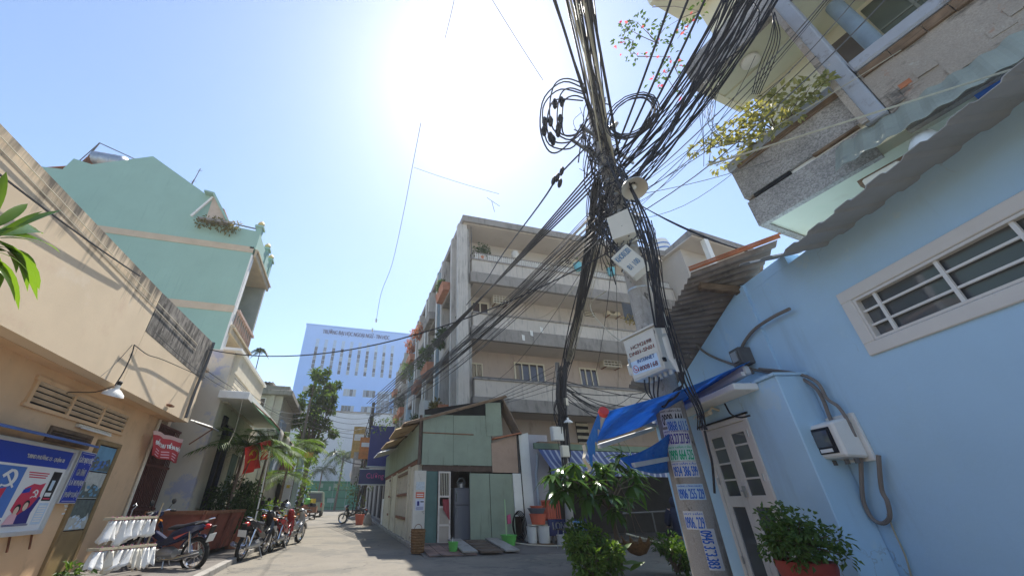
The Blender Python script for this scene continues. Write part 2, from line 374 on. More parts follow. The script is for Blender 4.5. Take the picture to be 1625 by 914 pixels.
# ================================================================== BEIGE BUILDING (left, near)
bb = thing('office_building', 'weathered beige building on the left with an overhanging upper wall and louvred vent', 'building', (-4.5, 4, 0))
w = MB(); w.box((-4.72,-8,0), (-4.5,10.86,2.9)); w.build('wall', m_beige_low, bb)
w = MB(); w.box((-9,-8,0), (-8.8,12.4,4.5)); w.box((-8.8,12.1,0),(-4.75,12.3,4.7)); w.box((-8.8,-8,4.4),(-4.2,12.1,4.5)); w.box((-8.8,-8,0),(-4.72,-7.8,4.4)); w.build('rear_wall', m_beige, bb)
up = MB()
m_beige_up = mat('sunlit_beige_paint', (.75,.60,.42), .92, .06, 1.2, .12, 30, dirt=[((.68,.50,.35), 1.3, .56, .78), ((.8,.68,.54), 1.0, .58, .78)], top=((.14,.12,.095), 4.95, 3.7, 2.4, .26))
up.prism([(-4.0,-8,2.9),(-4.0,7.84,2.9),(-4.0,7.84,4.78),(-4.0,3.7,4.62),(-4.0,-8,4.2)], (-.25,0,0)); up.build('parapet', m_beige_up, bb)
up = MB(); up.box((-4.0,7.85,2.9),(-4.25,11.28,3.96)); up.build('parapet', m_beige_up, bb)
# dark mould band along the top of the parapet and weathered end panel
st = MB(); st.prism([(-3.996,7.86,3.965),(-3.996,11.28,3.965),(-3.996,11.28,4.98),(-3.996,7.86,4.78)], (-.25,0,0)); st.build('weathered_parapet', m_stain, bb)
m_mold_unused = None
#m_mold = mat('mould_streaks', (.5,.39,.27), .95, .15, 2, .2, 40, dirt=[((.07,.06,.05), 4.2, .40, .56, (1,3.4,.35)), ((.16,.13,.1), 8, .55, .7)])
for (a, b, za, zb) in () and ((-8, 3.7, 4.2, 4.62), (3.7, 9.36, 4.62, 4.86)):
    s_ = MB(); s_.prism([(-3.997,a,za-.26),(-3.997,b,zb-.30),(-3.997,b,zb+.012),(-3.997,a,za+.012)], (-.26,0,0)); s_.build('parapet_coping', m_mold, bb)
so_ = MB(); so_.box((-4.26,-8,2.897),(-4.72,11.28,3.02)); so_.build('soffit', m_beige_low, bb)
e_ = MB(); e_.box((-4.26,11.1,2.9),(-4.9,11.27,4.7)); e_.build('end_wall', m_beige, bb)
e_ = MB(); e_.box((-4.52,10.86,0),(-4.95,10.98,2.9)); e_.build('gate_jamb', m_beige, bb)
# pipe on the end of the parapet
p_ = MB(); p_.tube([(-3.95,10.9,2.95),(-3.95,10.9,3.6),(-3.95,11.05,4.6),(-3.95,11.05,4.95)], .035, 8); p_.build('downpipe', m_cableg, bb, smooth=True)
p_ = MB(); p_.tube([(-4.46,10.9,0.1),(-4.46,10.9,2.88)], .035, 8); p_.build('downpipe', m_cream, bb, smooth=True)
# expansion cracks / small rust bracket
p_ = MB(); p_.box((-3.99,9.75,3.0),(-3.9,9.95,3.03)); p_.build('rusty_bracket', m_rust, bb)
# louvre vent: three bays of slats
y0, y1, z0, z1 = 6.78, 9.52, 2.38, 2.69
fr = MB(); n = 3; bw = (y1-y0)/n
fr.box((-4.52,y0-.06,z1),(-4.46,y1+.06,z1+.06)); fr.box((-4.52,y0-.06,z0-.05),(-4.46,y1+.06,z0))
for i in range(n+1): fr.box((-4.515,y0+i*bw-.03,z0),(-4.462,y0+i*bw+.03,z1))
vent = fr.build('louvre_vent', m_beige_low, bb)
bk = MB(); bk.box((-4.498,y0,z0),(-4.494,y1,z1)); bk.build('vent_void', m_dark, vent)
m_slat = mat('vent_slat', (.62,.48,.33), .9, .2, 4, .2)
for i in range(n):
    for k in range(4):
        sl_ = MB(); zc = z0+.04+k*.077; sl_.obox((-4.478, y0+bw*(i+.5), zc+.02), (.055, bw-.07, .02), (0, R(-38), 0)); sl_.build('slat', m_slat, vent)
# second, lower louvre over the board
y0, y1, z0, z1 = 7.55, 8.6, 2.02, 2.14
fr = MB(); fr.box((-4.52,y0-.05,z0-.05),(-4.47,y1+.05,z0)); fr.box((-4.52,y0-.05,z1),(-4.47,y1+.05,z1+.05)); fr.box((-4.52,y0-.05,z0),(-4.47,y0,z1)); fr.box((-4.52,y1,z0),(-4.47,y1+.05,z1))
v2 = fr.build('louvre_vent', m_wood, bb)
for k in range(3): s_ = MB(); s_.obox((-4.48,(y0+y1)/2,z0+.03+k*.04),(.04,y1-y0,.012),(0,R(-35),0)); s_.build('slat', m_wood, v2)
# tall glazed door with torn landscape posters
dy0, dy1, dz1 = 8.9, 9.62, 2.1
df = MB(); m_dframe = mat('door_frame_brown', (.28,.19,.09), .7, .2, 5, .1)
df.box((-4.51,dy0-.05,0.09),(-4.45,dy0+.03,dz1)); df.box((-4.51,dy1-.03,0.09),(-4.45,dy1+.05,dz1)); df.box((-4.51,dy0-.05,dz1),(-4.45,dy1+.05,dz1+.07)); door = df.build('door', m_dframe, bb, bev=.006)
dp = MB(); dp.box((-4.497,dy0+.03,.09),(-4.478,dy1-.03,.72)); dp.build('door_panel', mat('door_panel_brown', (.30,.21,.10), .6, .15, 3, .1), door)
gp = MB(); gp.box((-4.497,dy0+.03,.73),(-4.482,dy1-.03,dz1-.002)); gp.build('pane', m_glass, door)
# rusty barred gate in the gap beside the pipe
gm = mat('oxide_red_gate', (.13,.045,.035), .8, .3, 4, .2)
gt = thing('iron_gate', 'dark red barred iron gate recessed between the beige and cream houses', 'gate', (-4.5, 11.5, .09))
b = MB(); b.box((-4.66,10.99,.09),(-4.63,12.47,2.88)); b.build('recess_dark', mat('gate_recess_shade', (.05,.025,.02), .9), gt)  # near-black sheet standing in for the shaded recess behind the bars
for i in range(15):
    b = MB(); y = 11.03+i*.096; b.tube([(-4.5,y,.12),(-4.5,y,2.8)], .013, 6); b.build('bar', gm, gt)
for z in (.2, 1.0, 1.9, 2.78): b = MB(); b.box((-4.53,10.99,z),(-4.485,12.46,z+.05)); b.build('rail', gm, gt)
# ------------------------------------------------------------------ notice board
m_alu = mat('aluminium_frame', (.66,.66,.64), .45, .06, 4, 0, metal=.3)
m_pblue = mat('print_blue', (.02,.06,.42), .5, .05, 2, 0); m_psky = mat('print_sky', (.08,.2,.55), .5, .1, 2, 0)
m_pred = mat('print_red', (.62,.05,.1), .5, .08, 2, 0); m_pwhite = mat('print_white', (.8,.8,.78), .5, .03, 2, 0); m_pblack = mat('print_black', (.015,.015,.02), .5, .2, 3, 0)
m_ppink = mat('print_pink', (.75,.45,.5), .5, .08, 3, 0); m_pyel = mat('print_yellow', (.8,.6,.05), .5, .05, 2, 0); m_ppale = mat('print_pale_blue', (.55,.68,.8), .5, .08, 4, 0)
m_skin_p = mat('print_skin', (.72,.55,.42), .5, .05, 2, 0); m_pnavy = mat('print_navy', (.03,.03,.2), .5, .1, 2, 0)
NX = -4.44
nb = thing('notice_board', 'glazed white framed notice board with party posters under a blue metal hood', 'notice board', (-4.5, 7.4, .9))
by0, by1, bz0, bz1 = 6.1, 8.30, .80, 1.88
b = MB(); b.box((-4.497,by0,bz0),(NX-.03,by1,bz1)); b.build('case', m_pwhite, nb)
b = MB()
for a, c in (((by0-.05,bz0-.06),(by1+.05,bz0)), ((by0-.05,bz1),(by1+.05,bz1+.05)), ((by0-.05,bz0),(by0,bz1)), ((by1,bz0),(by1+.05,bz1))): b.box((-4.497,a[0],a[1]),(NX+.015,c[0],c[1]))
b.build('frame', m_alu, nb, bev=.006)
b = MB(); b.prism([(-4.497,by0-.2,2.04),(-4.497,by1+.22,2.04),(-4.2,by1+.1,1.97),(-4.2,by0-.2,1.97)], (0,0,.03)); b.build('hood', mat('hood_blue', (.07,.13,.33), .5, .15, 3, .05), nb, bev=.004)
for y in (by1-.05, by1-.5): b = MB(); b.bar((-4.49,y,.74),(-4.44,y,.55),.02); b.build('bracket', m_rust, nb)
def bp_(y, z): return Vector((NX-.027, y, z))          # board plane, print layers 1.5 mm apart
def flat(name, parent, m, pts, lay): q = MB(); q.poly([(NX-.03+.0015*lay, y, z) for y, z in pts]); return q.build(name, m, parent, norm=False)
hd = flat('header_panel', nb, m_pblue, [(by0,1.63),(by1,1.63),(by1,bz1),(by0,bz1)], 1)
letters('"UBND PHƯỜNG 13 - QUẬN 10', plane_fn((NX-.03+.005,7.72,1.745),(0,.86,0),(0,0,.085)), m_pwhite, hd, bold=.005)
def hamsick(fn, m, parent, name='hammer_and_sickle'):   # fn(u,v), unit square
    q = MB(); out = []; inn = []; f0 = fn; n_ = (f0(1,0)-f0(0,0)).cross(f0(0,1)-f0(0,0)).normalized() if isinstance(f0(0,0), Vector) else Vector((1,0,0)); n_ = n_ if isinstance(f0(0,0), tuple) or n_.dot(CAM-f0(0,0)) > 0 else -n_; lay = [0]
    fn = lambda u, v: Vector(f0(u,v))+n_*(.0012*lay[0])
    for k in range(21):
        a = R(-125 + k*(250/20)); t = k/20; out.append((.03+.34*cos(a), .04+.36*sin(a))); ri = .34-.13*sin(pi*t)**.7 if 0 < k < 20 else .335; inn.append((.03+(ri-.01)*cos(a)-.035*sin(pi*t), .04+(ri)*sin(a)))
    for k in range(20): q.poly([fn(*out[k]), fn(*out[k+1]), fn(*inn[k+1]), fn(*inn[k])])
    lay[0] = 1; q.poly([fn(-.19,-.20), fn(-.13,-.27), fn(-.32,-.44), fn(-.39,-.37)])
    def bar2(a, b, wd):
        a, b = Vector(a), Vector(b); d = (b-a).normalized(); m_ = Vector((-d.y, d.x))*wd/2; q.poly([fn(*(a+m_)), fn(*(b+m_)), fn(*(b-m_)), fn(*(a-m_))])
    lay[0] = 2; bar2((-.2,.22),(.36,-.34),.085); lay[0] = 3; bar2((-.32,.08),(-.04,.36),.15)
    return q.build(name, m, parent, norm=False)
def star(fn, m, parent, r=.42):
    q = MB(); c = fn(0,0); P = [fn(r*(1 if k % 2 == 0 else .4)*sin(k*pi/5), r*(1 if k % 2 == 0 else .4)*cos(k*pi/5)) for k in range(10)]
    for k in range(10): q.poly([c, P[k], P[(k+1) % 10]])
    return q.build('star', m, parent, norm=False)
# poster 1 (blue, big red flag shape)
P1 = flat('poster', nb, m_psky, [(6.75,.86),(7.42,.86),(7.42,1.60),(6.75,1.60)], 1); P1['label'] = 'blue poster with a red banner shape and emblem'
flat('print_shape', P1, m_pred, [(6.75,1.18),(7.0,1.30),(7.22,1.34),(7.2,1.2),(7.24,1.05),(7.16,.93),(6.75,.93)], 2)
hamsick(lambda u, w: (NX-.03+.006, 7.17+u*.4, 1.44+w*.3), m_pwhite, P1)
for k in range(3): flat('print_shape', P1, m_ppink, [(6.8,1.19-k*.03),(7.15,1.21-k*.03),(7.15,1.2-k*.03),(6.8,1.18-k*.03)], 4)
for k in range(4): flat('print_shape', P1, [m_pwhite, m_pnavy, m_pwhite, m_pnavy][k], [(6.75,.965-k*.025),(7.42,.975-k*.025),(7.42,.95-k*.025),(6.75,.94-k*.025)], 3)
# poster 2 (white with red flag, man and woman)
P2 = flat('poster', nb, m_pwhite, [(7.44,.86),(8.02,.86),(8.02,1.60),(7.44,1.60)], 1); P2['label'] = 'white poster with a red flag and two painted figures'
flat('print_shape', P2, m_pred, [(7.5,1.06),(7.52,1.2),(7.58,1.34),(7.72,1.4),(7.86,1.39),(7.97,1.42),(7.95,1.3),(7.99,1.16),(7.86,1.02),(7.66,.97)], 2)
hamsick(lambda u, w: (NX-.03+.006, 7.83+u*.18, 1.27+w*.14), m_pwhite, P2)
flat('print_shape', P2, m_pblue, [(7.56,1.32),(7.70,1.36),(7.70,1.29),(7.55,1.27)], 3)
flat('print_shape', P2, m_pnavy, [(7.66,.89),(7.95,.89),(7.93,1.02),(8.0,1.22),(7.95,1.24),(7.86,1.1),(7.78,1.06),(7.68,1.0)], 4)
flat('print_shape', P2, m_ppink, [(7.46,.89),(7.68,.89),(7.67,1.0),(7.6,1.04),(7.52,1.0)], 5)
def oval(m, parent, y, z, ry, rz, lay): flat('print_shape', parent, m, [(y+ry*cos(2*pi*k/12), z+rz*sin(2*pi*k/12)) for k in range(12)], lay)
oval(m_pblack, P2, 7.615, 1.075, .062, .062, 6); oval(m_skin_p, P2, 7.605, 1.055, .045, .052, 7); oval(m_pblack, P2, 7.76, 1.13, .062, .058, 6); oval(m_skin_p, P2, 7.755, 1.105, .048, .056, 7)
for k in range(3): flat('print_shape', P2, m_pred, [(7.5+.02*k,1.55-k*.03),(7.95-.02*k,1.55-k*.03),(7.95-.02*k,1.535-k*.03),(7.5+.02*k,1.535-k*.03)], 2)
for k in range(2): flat('print_shape', P2, m_pnavy, [(7.47,.885-k*.012),(7.98,.885-k*.012),(7.98,.878-k*.012),(7.47,.878-k*.012)], 8)
P3 = flat('poster', nb, m_pblack, [(8.04,1.18),(8.25,1.18),(8.25,1.58),(8.04,1.58)], 1); P3['label'] = 'small black poster'
flat('print_shape', P3, m_ppale, [(8.09,1.32),(8.17,1.32),(8.17,1.46),(8.09,1.46)], 2); flat('print_shape', P3, m_pwhite, [(8.06,1.24),(8.2,1.24),(8.2,1.29),(8.06,1.29)], 2); flat('print_shape', P3, m_pred, [(8.06,1.2),(8.22,1.2),(8.22,1.22),(8.06,1.22)], 2)
P4 = flat('poster', nb, m_ppale, [(8.04,.87),(8.26,.87),(8.26,1.15),(8.04,1.15)], 1); P4['label'] = 'pale blue printed notice'
for k in range(7): flat('print_shape', P4, m_pwhite, [(8.06,1.12-k*.033),(8.23,1.12-k*.033),(8.23,1.1-k*.033),(8.06,1.1-k*.033)], 2)
# blue plate sign
sg = thing('slogan_sign', 'blue enamel plate sign with white Vietnamese slogan beside the notice board', 'sign', (-4.5, 8.62, 1.1))
sy0, sy1, sz0, sz1 = 8.40, 8.86, 1.14, 1.93
b = MB(); b.box((-4.497,sy0,sz0),(-4.42,sy1,sz1)); b.build('frame', m_alu, sg, bev=.005)
b = MB(); b.box((-4.42,sy0+.015,sz0+.015),(-4.416,sy1-.015,sz1-.015)); b.build('panel', mat('enamel_blue', (.02,.05,.36), .35, .05, 2, 0), sg)
for (a1, a2, b1, b2) in ((sy0+.05,sz0+.035,sy1-.05,sz0+.04),(sy0+.05,sz1-.04,sy1-.05,sz1-.035),(sy0+.032,sz0+.06,sy0+.036,sz1-.06),(sy1-.036,sz0+.06,sy1-.032,sz1-.06)):
    b = MB(); b.box((-4.416,a1,a2),(-4.4145,b1,b2)); b.build('border_line', m_pwhite, sg)
for i, (t, wd) in enumerate((('GÂY BẠO LỰC', .38), ('GIA ĐÌNH', .24), ('LÀ VI PHẠM', .35), ('PHÁP LUẬT', .35))):
    letters(t, plane_fn((-4.413, (sy0+sy1)/2, sz1-.14-i*.172), (0,wd*1.04,0), (0,0,.125)), m_pwhite, sg, bold=.012)
# landscape posters stuck inside the door glass
def landscape(m1, m2, m3, z0, z1, label, seed):
    random.seed(seed); b = MB(); b.poly([(-4.479,dy0+.04,z0),(-4.479,dy1-.04,z0),(-4.479,dy1-.04,z1),(-4.479,dy0+.04,z1)])
    o = b.top('landscape_poster', m1, label, 'poster', (-4.479, (dy0+dy1)/2, z0))
    h = z1-z0; pts = [(dy0+.04,z0+.01)]
    for k in range(9): pts.append((dy0+.04+(dy1-dy0-.08)*k/8, z0+h*(.35+random.uniform(-.1,.28))))
    pts.append((dy1-.04,z0+.01)); q = MB()
    for (a, za), (c, zc) in zip(pts[1:-2], pts[2:-1]): q.poly([(-4.4775,a,z0+.01),(-4.4775,c,z0+.01),(-4.4775,c,zc),(-4.4775,a,za)])
    q.build('print_shape', m2, o, norm=False)
    for k in range(14):
        q = MB(); y = random.uniform(dy0+.06,dy1-.16); z = z0+random.uniform(.02,.4)*h; q.poly([(-4.476-.0001*k,y,z),(-4.476-.0001*k,y+random.uniform(.03,.1),z+.01),(-4.476-.0001*k,y+random.uniform(.02,.09),z+random.uniform(.02,.08)),(-4.476-.0001*k,y-.01,z+.03)]); q.build('print_shape', m3, o, norm=False)
m_l1 = mat('print_sea_sky', (.16,.34,.5), .5, .25, 3, 0); m_l2 = mat('print_rocks', (.12,.15,.14), .6, .4, 12, 0); m_l3 = mat('print_foam', (.5,.52,.48), .6, .2, 12, 0)
landscape(m_l1, m_l2, m_psky, 1.66, 2.08, 'seascape poster with dark island rocks in the top of the brown door', 1)
landscape(m_l3, m_l2, m_l1, 1.22, 1.64, 'torn blue coast poster in the middle of the brown door', 2)
landscape(m_l2, m_l3, m_ppale, .74, 1.20, 'grey waterfall poster at the bottom of the door glass', 3)
b = MB()
for k in range(7): y = 8.78+random.uniform(-.05,.1); z = .98+k*.02; b.prism([(-4.499,y,z),(-4.499,y+.08,z+.01),(-4.499,y+.09,z+.03),(-4.499,y-.01,z+.025)], (.001,0,0))
b.build('paper_scrap', m_pwhite, bb)
# fluorescent tube fitting under the vent
lt = thing('tube_light', 'slim fluorescent tube fitting on the wall under the vent', 'light', (-4.44, 8.7, 2.27))
b = MB(); b.box((-4.497,8.05,2.26),(-4.44,9.1,2.31)); b.build('fitting', m_cream, lt, bev=.006); b = MB(); b.tube([(-4.42,8.1,2.255),(-4.42,9.05,2.255)], .014, 8); b.build('tube', m_white, lt)
# hanging enamel lamp + its wires
def shade(name, c, r, label, tilt=(0,0,0), mname=m_white, group=None):
    t = thing(name, label, 'lamp', c, group=group); M = Matrix.Translation(Vector(c)) @ Euler(tilt).to_matrix().to_4x4()
    b = MB(); b.lathe([(r,0),(r*.93,.25*r),(r*.5,.62*r),(r*.26,.75*r),(r*.22,1.15*r),(r*.2,1.15*r),(r*.24,.74*r),(r*.48,.6*r),(r*.9,.23*r),(r*.97,.0)], M, 20, caps=False); b.build('lamp_shade', mname, t, smooth=True)
    b = MB(); b.lathe([(.02,.1*r),(.035,.2*r),(.045,.4*r),(.03,.62*r),(.02,.8*r)], M, 10); b.build('bulb', mat('bulb_glass', (.8,.78,.7), .2, .02, 2, 0), t, smooth=True)
    b = MB(); b.lathe([(r*.2,1.1*r),(r*.22,1.5*r),(.01,1.6*r)], M, 10); b.build('socket', m_black, t, smooth=True)
    return t
shade('wall_lamp', gx(178,628,-3.95), .16, 'small white lamp shade hanging from wires over the louvre vent', (R(8),R(12),0))
# ================================================================== CREAM HOUSE
ch = thing('cream_house', 'small cream house with a flat canopy and dark tall doorway beside the motorbikes', 'house', (-3.8, 13.5, 0))
m_ch = mat('cream_house_paint', (.62,.56,.46), .92, .06, 1.5, .15, 30, dirt=[((.42,.42,.5), 1.3, .52, .60), ((.45,.38,.3), 3, .62, .75)])
w = MB(); w.box((-8,12.5,0),(-3.8,12.7,5.25)); w.build('side_wall', m_ch, ch)
w = MB(); w.box((-3.98,12.7,0),(-3.8,13.5,3.72)); w.box((-3.98,14.75,0),(-3.8,18.2,3.72)); w.box((-3.98,13.5,3.3),(-3.8,14.75,3.72)); w.build('front_wall', m_cream, ch)
w = MB(); w.box((-3.98,12.7,3.72),(-3.65,16.6,5.2)); w.box((-3.65,12.45,4.55),(-3.62,16.65,4.62)); w.build('parapet', m_cream, ch)
w = MB(); w.box((-4.1,12.3,5.2),(-3.58,16.7,5.28)); w.build('coping', m_white, ch)
w = MB(); w.box((-8,16.5,0),(-3.98,18.2,3.7)); w.box((-8,12.7,4.6),(-3.98,16.5,4.7)); w.build('rear_block', m_cream, ch)
w = MB(); w.box((-3.8,12.15,3.74),(-3.0,17.2,3.95)); w.build('canopy', m_white, ch, bev=.01)
w = MB(); w.box((-3.97,13.52,.1),(-3.93,14.73,3.3)); w.build('doorway', m_dark, ch)
for y in (13.5, 14.1, 14.72): w = MB(); w.box((-3.93,y-.035,.1),(-3.84,y+.035,3.3)); w.build('door_post', mat('door_dark_blue', (.03,.035,.06), .6), ch)
w = MB(); w.box((-3.83,15.3,.1),(-3.77,16.0,2.6)); w.build('shutter', mat('shutter_green', (.16,.22,.2), .8), ch); 
w = MB(); w.box((-3.83,16.3,.1),(-3.77,17.4,2.6)); w.build('shutter', mat('shutter_brown', (.22,.19,.16), .8), ch)
w = MB(); w.box((-3.795,13.2,3.1),(-3.74,13.6,3.45)); w.build('window_grille', m_dark, ch)
aw = MB(); m_tin = mat('bare_tin', (.5,.5,.48), .5, .15, 4, .1, metal=.4)
aw.corr((-3.98,11.32,2.98),(0,.8,0),(.5,0,-.14),7,.012); t = aw.top('tin_canopy', m_tin, 'small bright tin canopy over the red gate', 'canopy', (-3.8,11.7,2.9), solid=.004)
w = MB(); w.bar((-3.98,11.75,2.45),(-3.55,11.75,2.84),.025); w.build('strut', m_rust, t)
# green cloth awning below the canopy
awn = thing('green_awning', 'faded green cloth awning sagging from the cream canopy above the flags', 'awning', (-2.7, 15.5, 3.4))
m_gcloth = mat('green_cloth', (.26,.42,.3), .9, .15, 2, .1, 30, trans=.4); m_gray = mat('grey_cloth', (.42,.4,.37), .9, .15, 3, .1, trans=.35)
w = MB(); w.grid(lambda a, b: Vector((-3.0+.8*b, 12.7+5.6*a-1.0*b, 3.80-.62*b-.08*sin(pi*b)-.05*sin(a*9)*b)), 14, 5); w.build('cloth', m_gcloth, awn, solid=.006, smooth='all')
w = MB(); w.grid(lambda a, b: Vector((-2.2+.03*sin(a*14), 13.6+3.8*a, 3.2-.03*sin(a*9)-.40*b)), 14, 3); w.build('valance', m_gray, awn, solid=.005, smooth='all')
for y in (12.8, 15.3, 18.2): w = MB(); w.tube([(-3.0,y,3.78),(-2.21,y-1,3.16)], .018, 6); w.build('arm', m_rust, awn)
w = MB(); w.tube([(-2.21,11.75,3.17),(-2.21,17.4,3.17)], .018, 6); w.build('rail', m_rust, awn)
# red banner
m_ban = mat('banner_red', (.5,.06,.07), .8, .12, 3, .1)
bn = thing('red_banner', 'red cloth banner with white lettering hung above the iron gate', 'banner', (-4.2, 11.3, 1.9))
a, b2, c, d = gx(243,683,-4.3), gx(290,697,-4.0), gx(282,735,-4.0), gx(238,722,-4.3)
def bnf(u, v): return a.lerp(b2,u).lerp(d.lerp(c,u),v) + Vector((.035*sin(u*9+v*2),0,.012*sin(u*13)))
w = MB(); w.grid(bnf, 12, 5); w.build('cloth', m_ban, bn, solid=.004, smooth='all')
nrm = (b2-a).cross(d-a).normalized(); nrm = nrm if nrm.dot(CAM-a) > 0 else -nrm
letters('ĐIỂM THU TIỀN ĐIỆN', lambda u, v: bnf(.5+u*.9, .44-v*.30)+nrm*.02, m_pwhite, bn, bold=.008)
w = MB(); w.grid(lambda u, v: bnf(u, v*.16)+nrm*.005, 12, 2); w.build('header_strip', mat('banner_pink', (.62,.42,.38), .8), bn)
for k in range(3):
    for q in range(3): w = MB(); w.grid(lambda u, v: bnf(.12+q*.27+u*.2, .68+k*.11+v*.04)+nrm*.006, 5, 1); w.build('small_print', m_ppink, bn)
# ================================================================== TEAL HOUSE
TY = 14.5
th = thing('teal_house', 'tall teal house with a blank gabled side wall and two beige bands', 'house', (-8, TY, 0))
m_teal = mat('teal_paint', (.32,.49,.42), .9, .05, 1, .08, 20, dirt=[((.27,.42,.37), 2.2, .56, .8, (4,1,.3)), ((.34,.54,.48), 3, .62, .8, (3,1,.4))])
m_band = mat('band_beige', (.56,.46,.34), .9, .1, 2, .1)
EX = -4.9
out = [(-14.2,0),(EX,0),(EX,11.2),(-6.28,11.3),(-7.03,12.65),(-7.35,12.7),(-9.97,14.34),(-11.81,13.3),(-12.5,13.45),(-12.6,12.8),(-14.2,12.7)]
w = MB(); w.prism([(x,TY,z) for x, z in out], (0,.22,0)); w.build('side_wall', m_teal, th)
for z in (10.24, 7.52, 4.6): w = MB(); w.box((-14,TY-.02,z-.14),(EX,TY+.01,z+.14)); w.build('string_band', m_band, th)
# front of the teal house, seen edge-on: balconies with ornate finials
FX = EX; m_orn = mat('ornate_ochre', (.5,.42,.3), .8, .15, 3, .2); m_pk = mat('ornate_pink', (.5,.36,.3), .8); m_fg = mat('front_grey', (.36,.39,.36), .9)
w = MB(); w.box((-14,TY+.22,0),(FX-1.3,TY+6,11.1)); w.build('core', m_teal, th)
for i, z in enumerate((10.15, 6.75, 3.6)):
    w = MB(); w.box((FX-1.3,TY+.221,z-.14),(FX+.06,TY+3,z+.1)); w.build('balcony_slab', m_band, th)
    w = MB(); w.box((FX+.06,TY+.0,z-.22),(FX+.16,TY+3.05,z+.16)); w.box((FX+.161,TY-.02,z+.0),(FX+.22,TY+3.1,z+.1)); w.build('balcony_edge', m_orn, th, bev=.02)
    if i:
        for k in range(9): w = MB(); w.lathe([(.03,0),(.055,.2),(.025,.45),(.05,.6)], Matrix.Translation((FX+.08,TY+.3+k*.3,z+.17)), 8); w.build('baluster', m_pk, th, smooth=True)
        w = MB(); w.box((FX+.02,TY+.24,z+.77),(FX+.14,TY+3,z+.87)); w.build('balcony_rail', m_pk, th)
    w = MB(); w.box((FX-1.28,TY+.9,z-2.9),(FX-1.25,TY+2.2,z-.7)); fw = w.build('window', m_white, th); w = MB(); w.box((FX-1.25,TY+1,z-2.8),(FX-1.235,TY+2.1,z-.8)); w.build('pane', m_glass, fw)
w = MB(); w.box((FX-.02,TY-.012,0),(FX+.05,TY+.215,10.0)); w.build('corner_trim', m_white, th)
w = MB(); w.box((FX-1.3,TY+2.9,0),(FX+.02,TY+3.1,10.0)); w.build('fin_wall', m_fg, th)
w = MB(); w.box((FX-1.3,TY+.221,11.1),(FX,TY+3,11.2)); w.build('terrace_slab', m_teal, th)
w = MB(); w.box((FX-.1,TY+.221,10.3),(FX+.02,TY+3,11.15)); w.build('terrace_parapet', m_teal, th)
for k, y in enumerate((.1, 1.75, 2.7)):
    w = MB(); w.box((FX-.16,TY+y-.12,10.3),(FX+.06,TY+y+.16,11.4)); w.box((FX-.22,TY+y-.18,11.4),(FX+.12,TY+y+.22,11.5)); w.build('terrace_pier', m_teal, th)
    w = MB(); w.lathe([(.03,0),(.12,.06),(.14,.16),(.08,.26),(.02,.32)], Matrix.Translation((FX-.05,TY+y,11.5)), 12); w.build('finial', mat('finial_gold', (.6,.47,.2), .6), th, smooth=True)
w = MB(); w.tube([(-6.2,TY+.1,11.5),(FX-.1,TY+.1,11.38)], .03, 6); w.build('handrail', m_cableg, th)
# dormer gable with its white slanted soffit
w = MB(); w.prism([(-7.03,TY+.02,12.65),(-6.2,TY+.02,11.35),(-6.95,TY+.02,11.35)], (0,-.18,0)); w.build('dormer_side', mat('dormer_peach', (.55,.45,.36), .9), th)
w = MB(); w.bar((-7.4,TY-.12,12.72),(-7.03,TY-.12,12.67),.3,.08); w.bar((-7.03,TY-.12,12.67),(-6.15,TY-.12,11.38),.3,.09); w.build('dormer_eave', m_teal, th)
w = MB(); w.bar((-7.5,TY-.16,11.36),(-7.03,TY-.16,12.5),.08); w.build('dormer_trim', m_white, th)
w = MB(); w.prism([(-9.97,TY+.22,14.3),(-14,TY+.22,12.6),(-14,TY+6,12.6),(-9.97,TY+6,14.3)], (0,0,.06)); w.prism([(-9.97,TY+.22,14.3),(-6.6,TY+.22,12.2),(-6.6,TY+6,12.2),(-9.97,TY+6,14.3)], (0,0,.05)); w.build('roof', m_terra, th)
# water tank on the roof
wt = thing('roof_water_tank', 'stainless steel water tank lying on the teal house roof', 'water tank', (-11.6, TY+.6, 13.4))
M = Matrix.Translation((-12.45,TY+.7,14.05)) @ Matrix.Rotation(R(90),4,'Y')
w = MB(); w.lathe([(.05,0),(.38,.04),(.46,.12),(.46,.45),(.475,.47),(.46,.49),(.46,.85),(.475,.87),(.46,.89),(.46,1.2),(.38,1.28),(.05,1.32)], M, 20); w.build('tank', m_steel, wt, smooth=True)
w = MB(); w.lathe([(.46,.02),(.47,.4)], Matrix.Translation((-12.3,TY+.7,13.6)), 4); w.box((-12.35,TY+.3,12.7),(-11.2,TY+1.1,13.6)); w.build('cradle', m_rust, wt)
w = MB(); w.tube([(-12.6,TY+.5,12.8),(-12.45,TY+.5,15.0)], .03, 6); w.tube([(-12.45,TY+.5,15.0),(-10.9,TY+.6,14.5)], .02, 5); w.tube([(-12.9,TY+.5,12.8),(-12.45,TY+.5,15.0)], .02, 5); w.build('pipe_frame', m_cableg, wt)
for i, (px, py) in enumerate(((308,285),(318,268))):
    q = gy(px,py,TY+1); w = MB(); w.tube([(q.x-.1,q.y,12.2),tuple(q)], .018, 5); w.tube([q-Vector((.1,0,.15)),q+Vector((.12,0,-.1))], .012, 4); w.top('antenna', m_cableg, ['short thin antenna on the teal gable', 'taller thin antenna on the teal gable'][i], 'antenna', (q.x-.1,q.y,12.2))
# trailing plant at the dormer
random.seed(5); tp = thing('trailing_plant', 'dry trailing plant spilling over the teal dormer ledge', 'plant', (-6.7, TY-.2, 11.2))
w = MB()
for k in range(11): clump(w, (-7.1+k*.14, TY-.22, 11.25-random.uniform(0,.35)), .17, 26, .13, .07)
w.build('foliage', leafmat('dry_leaf', (.10,.10,.04),(.2,.17,.08)), tp); w = MB(); w.box((-7.2,TY-.3,11.2),(-5.9,TY-.06,11.3)); w.build('planter', m_conc, tp)
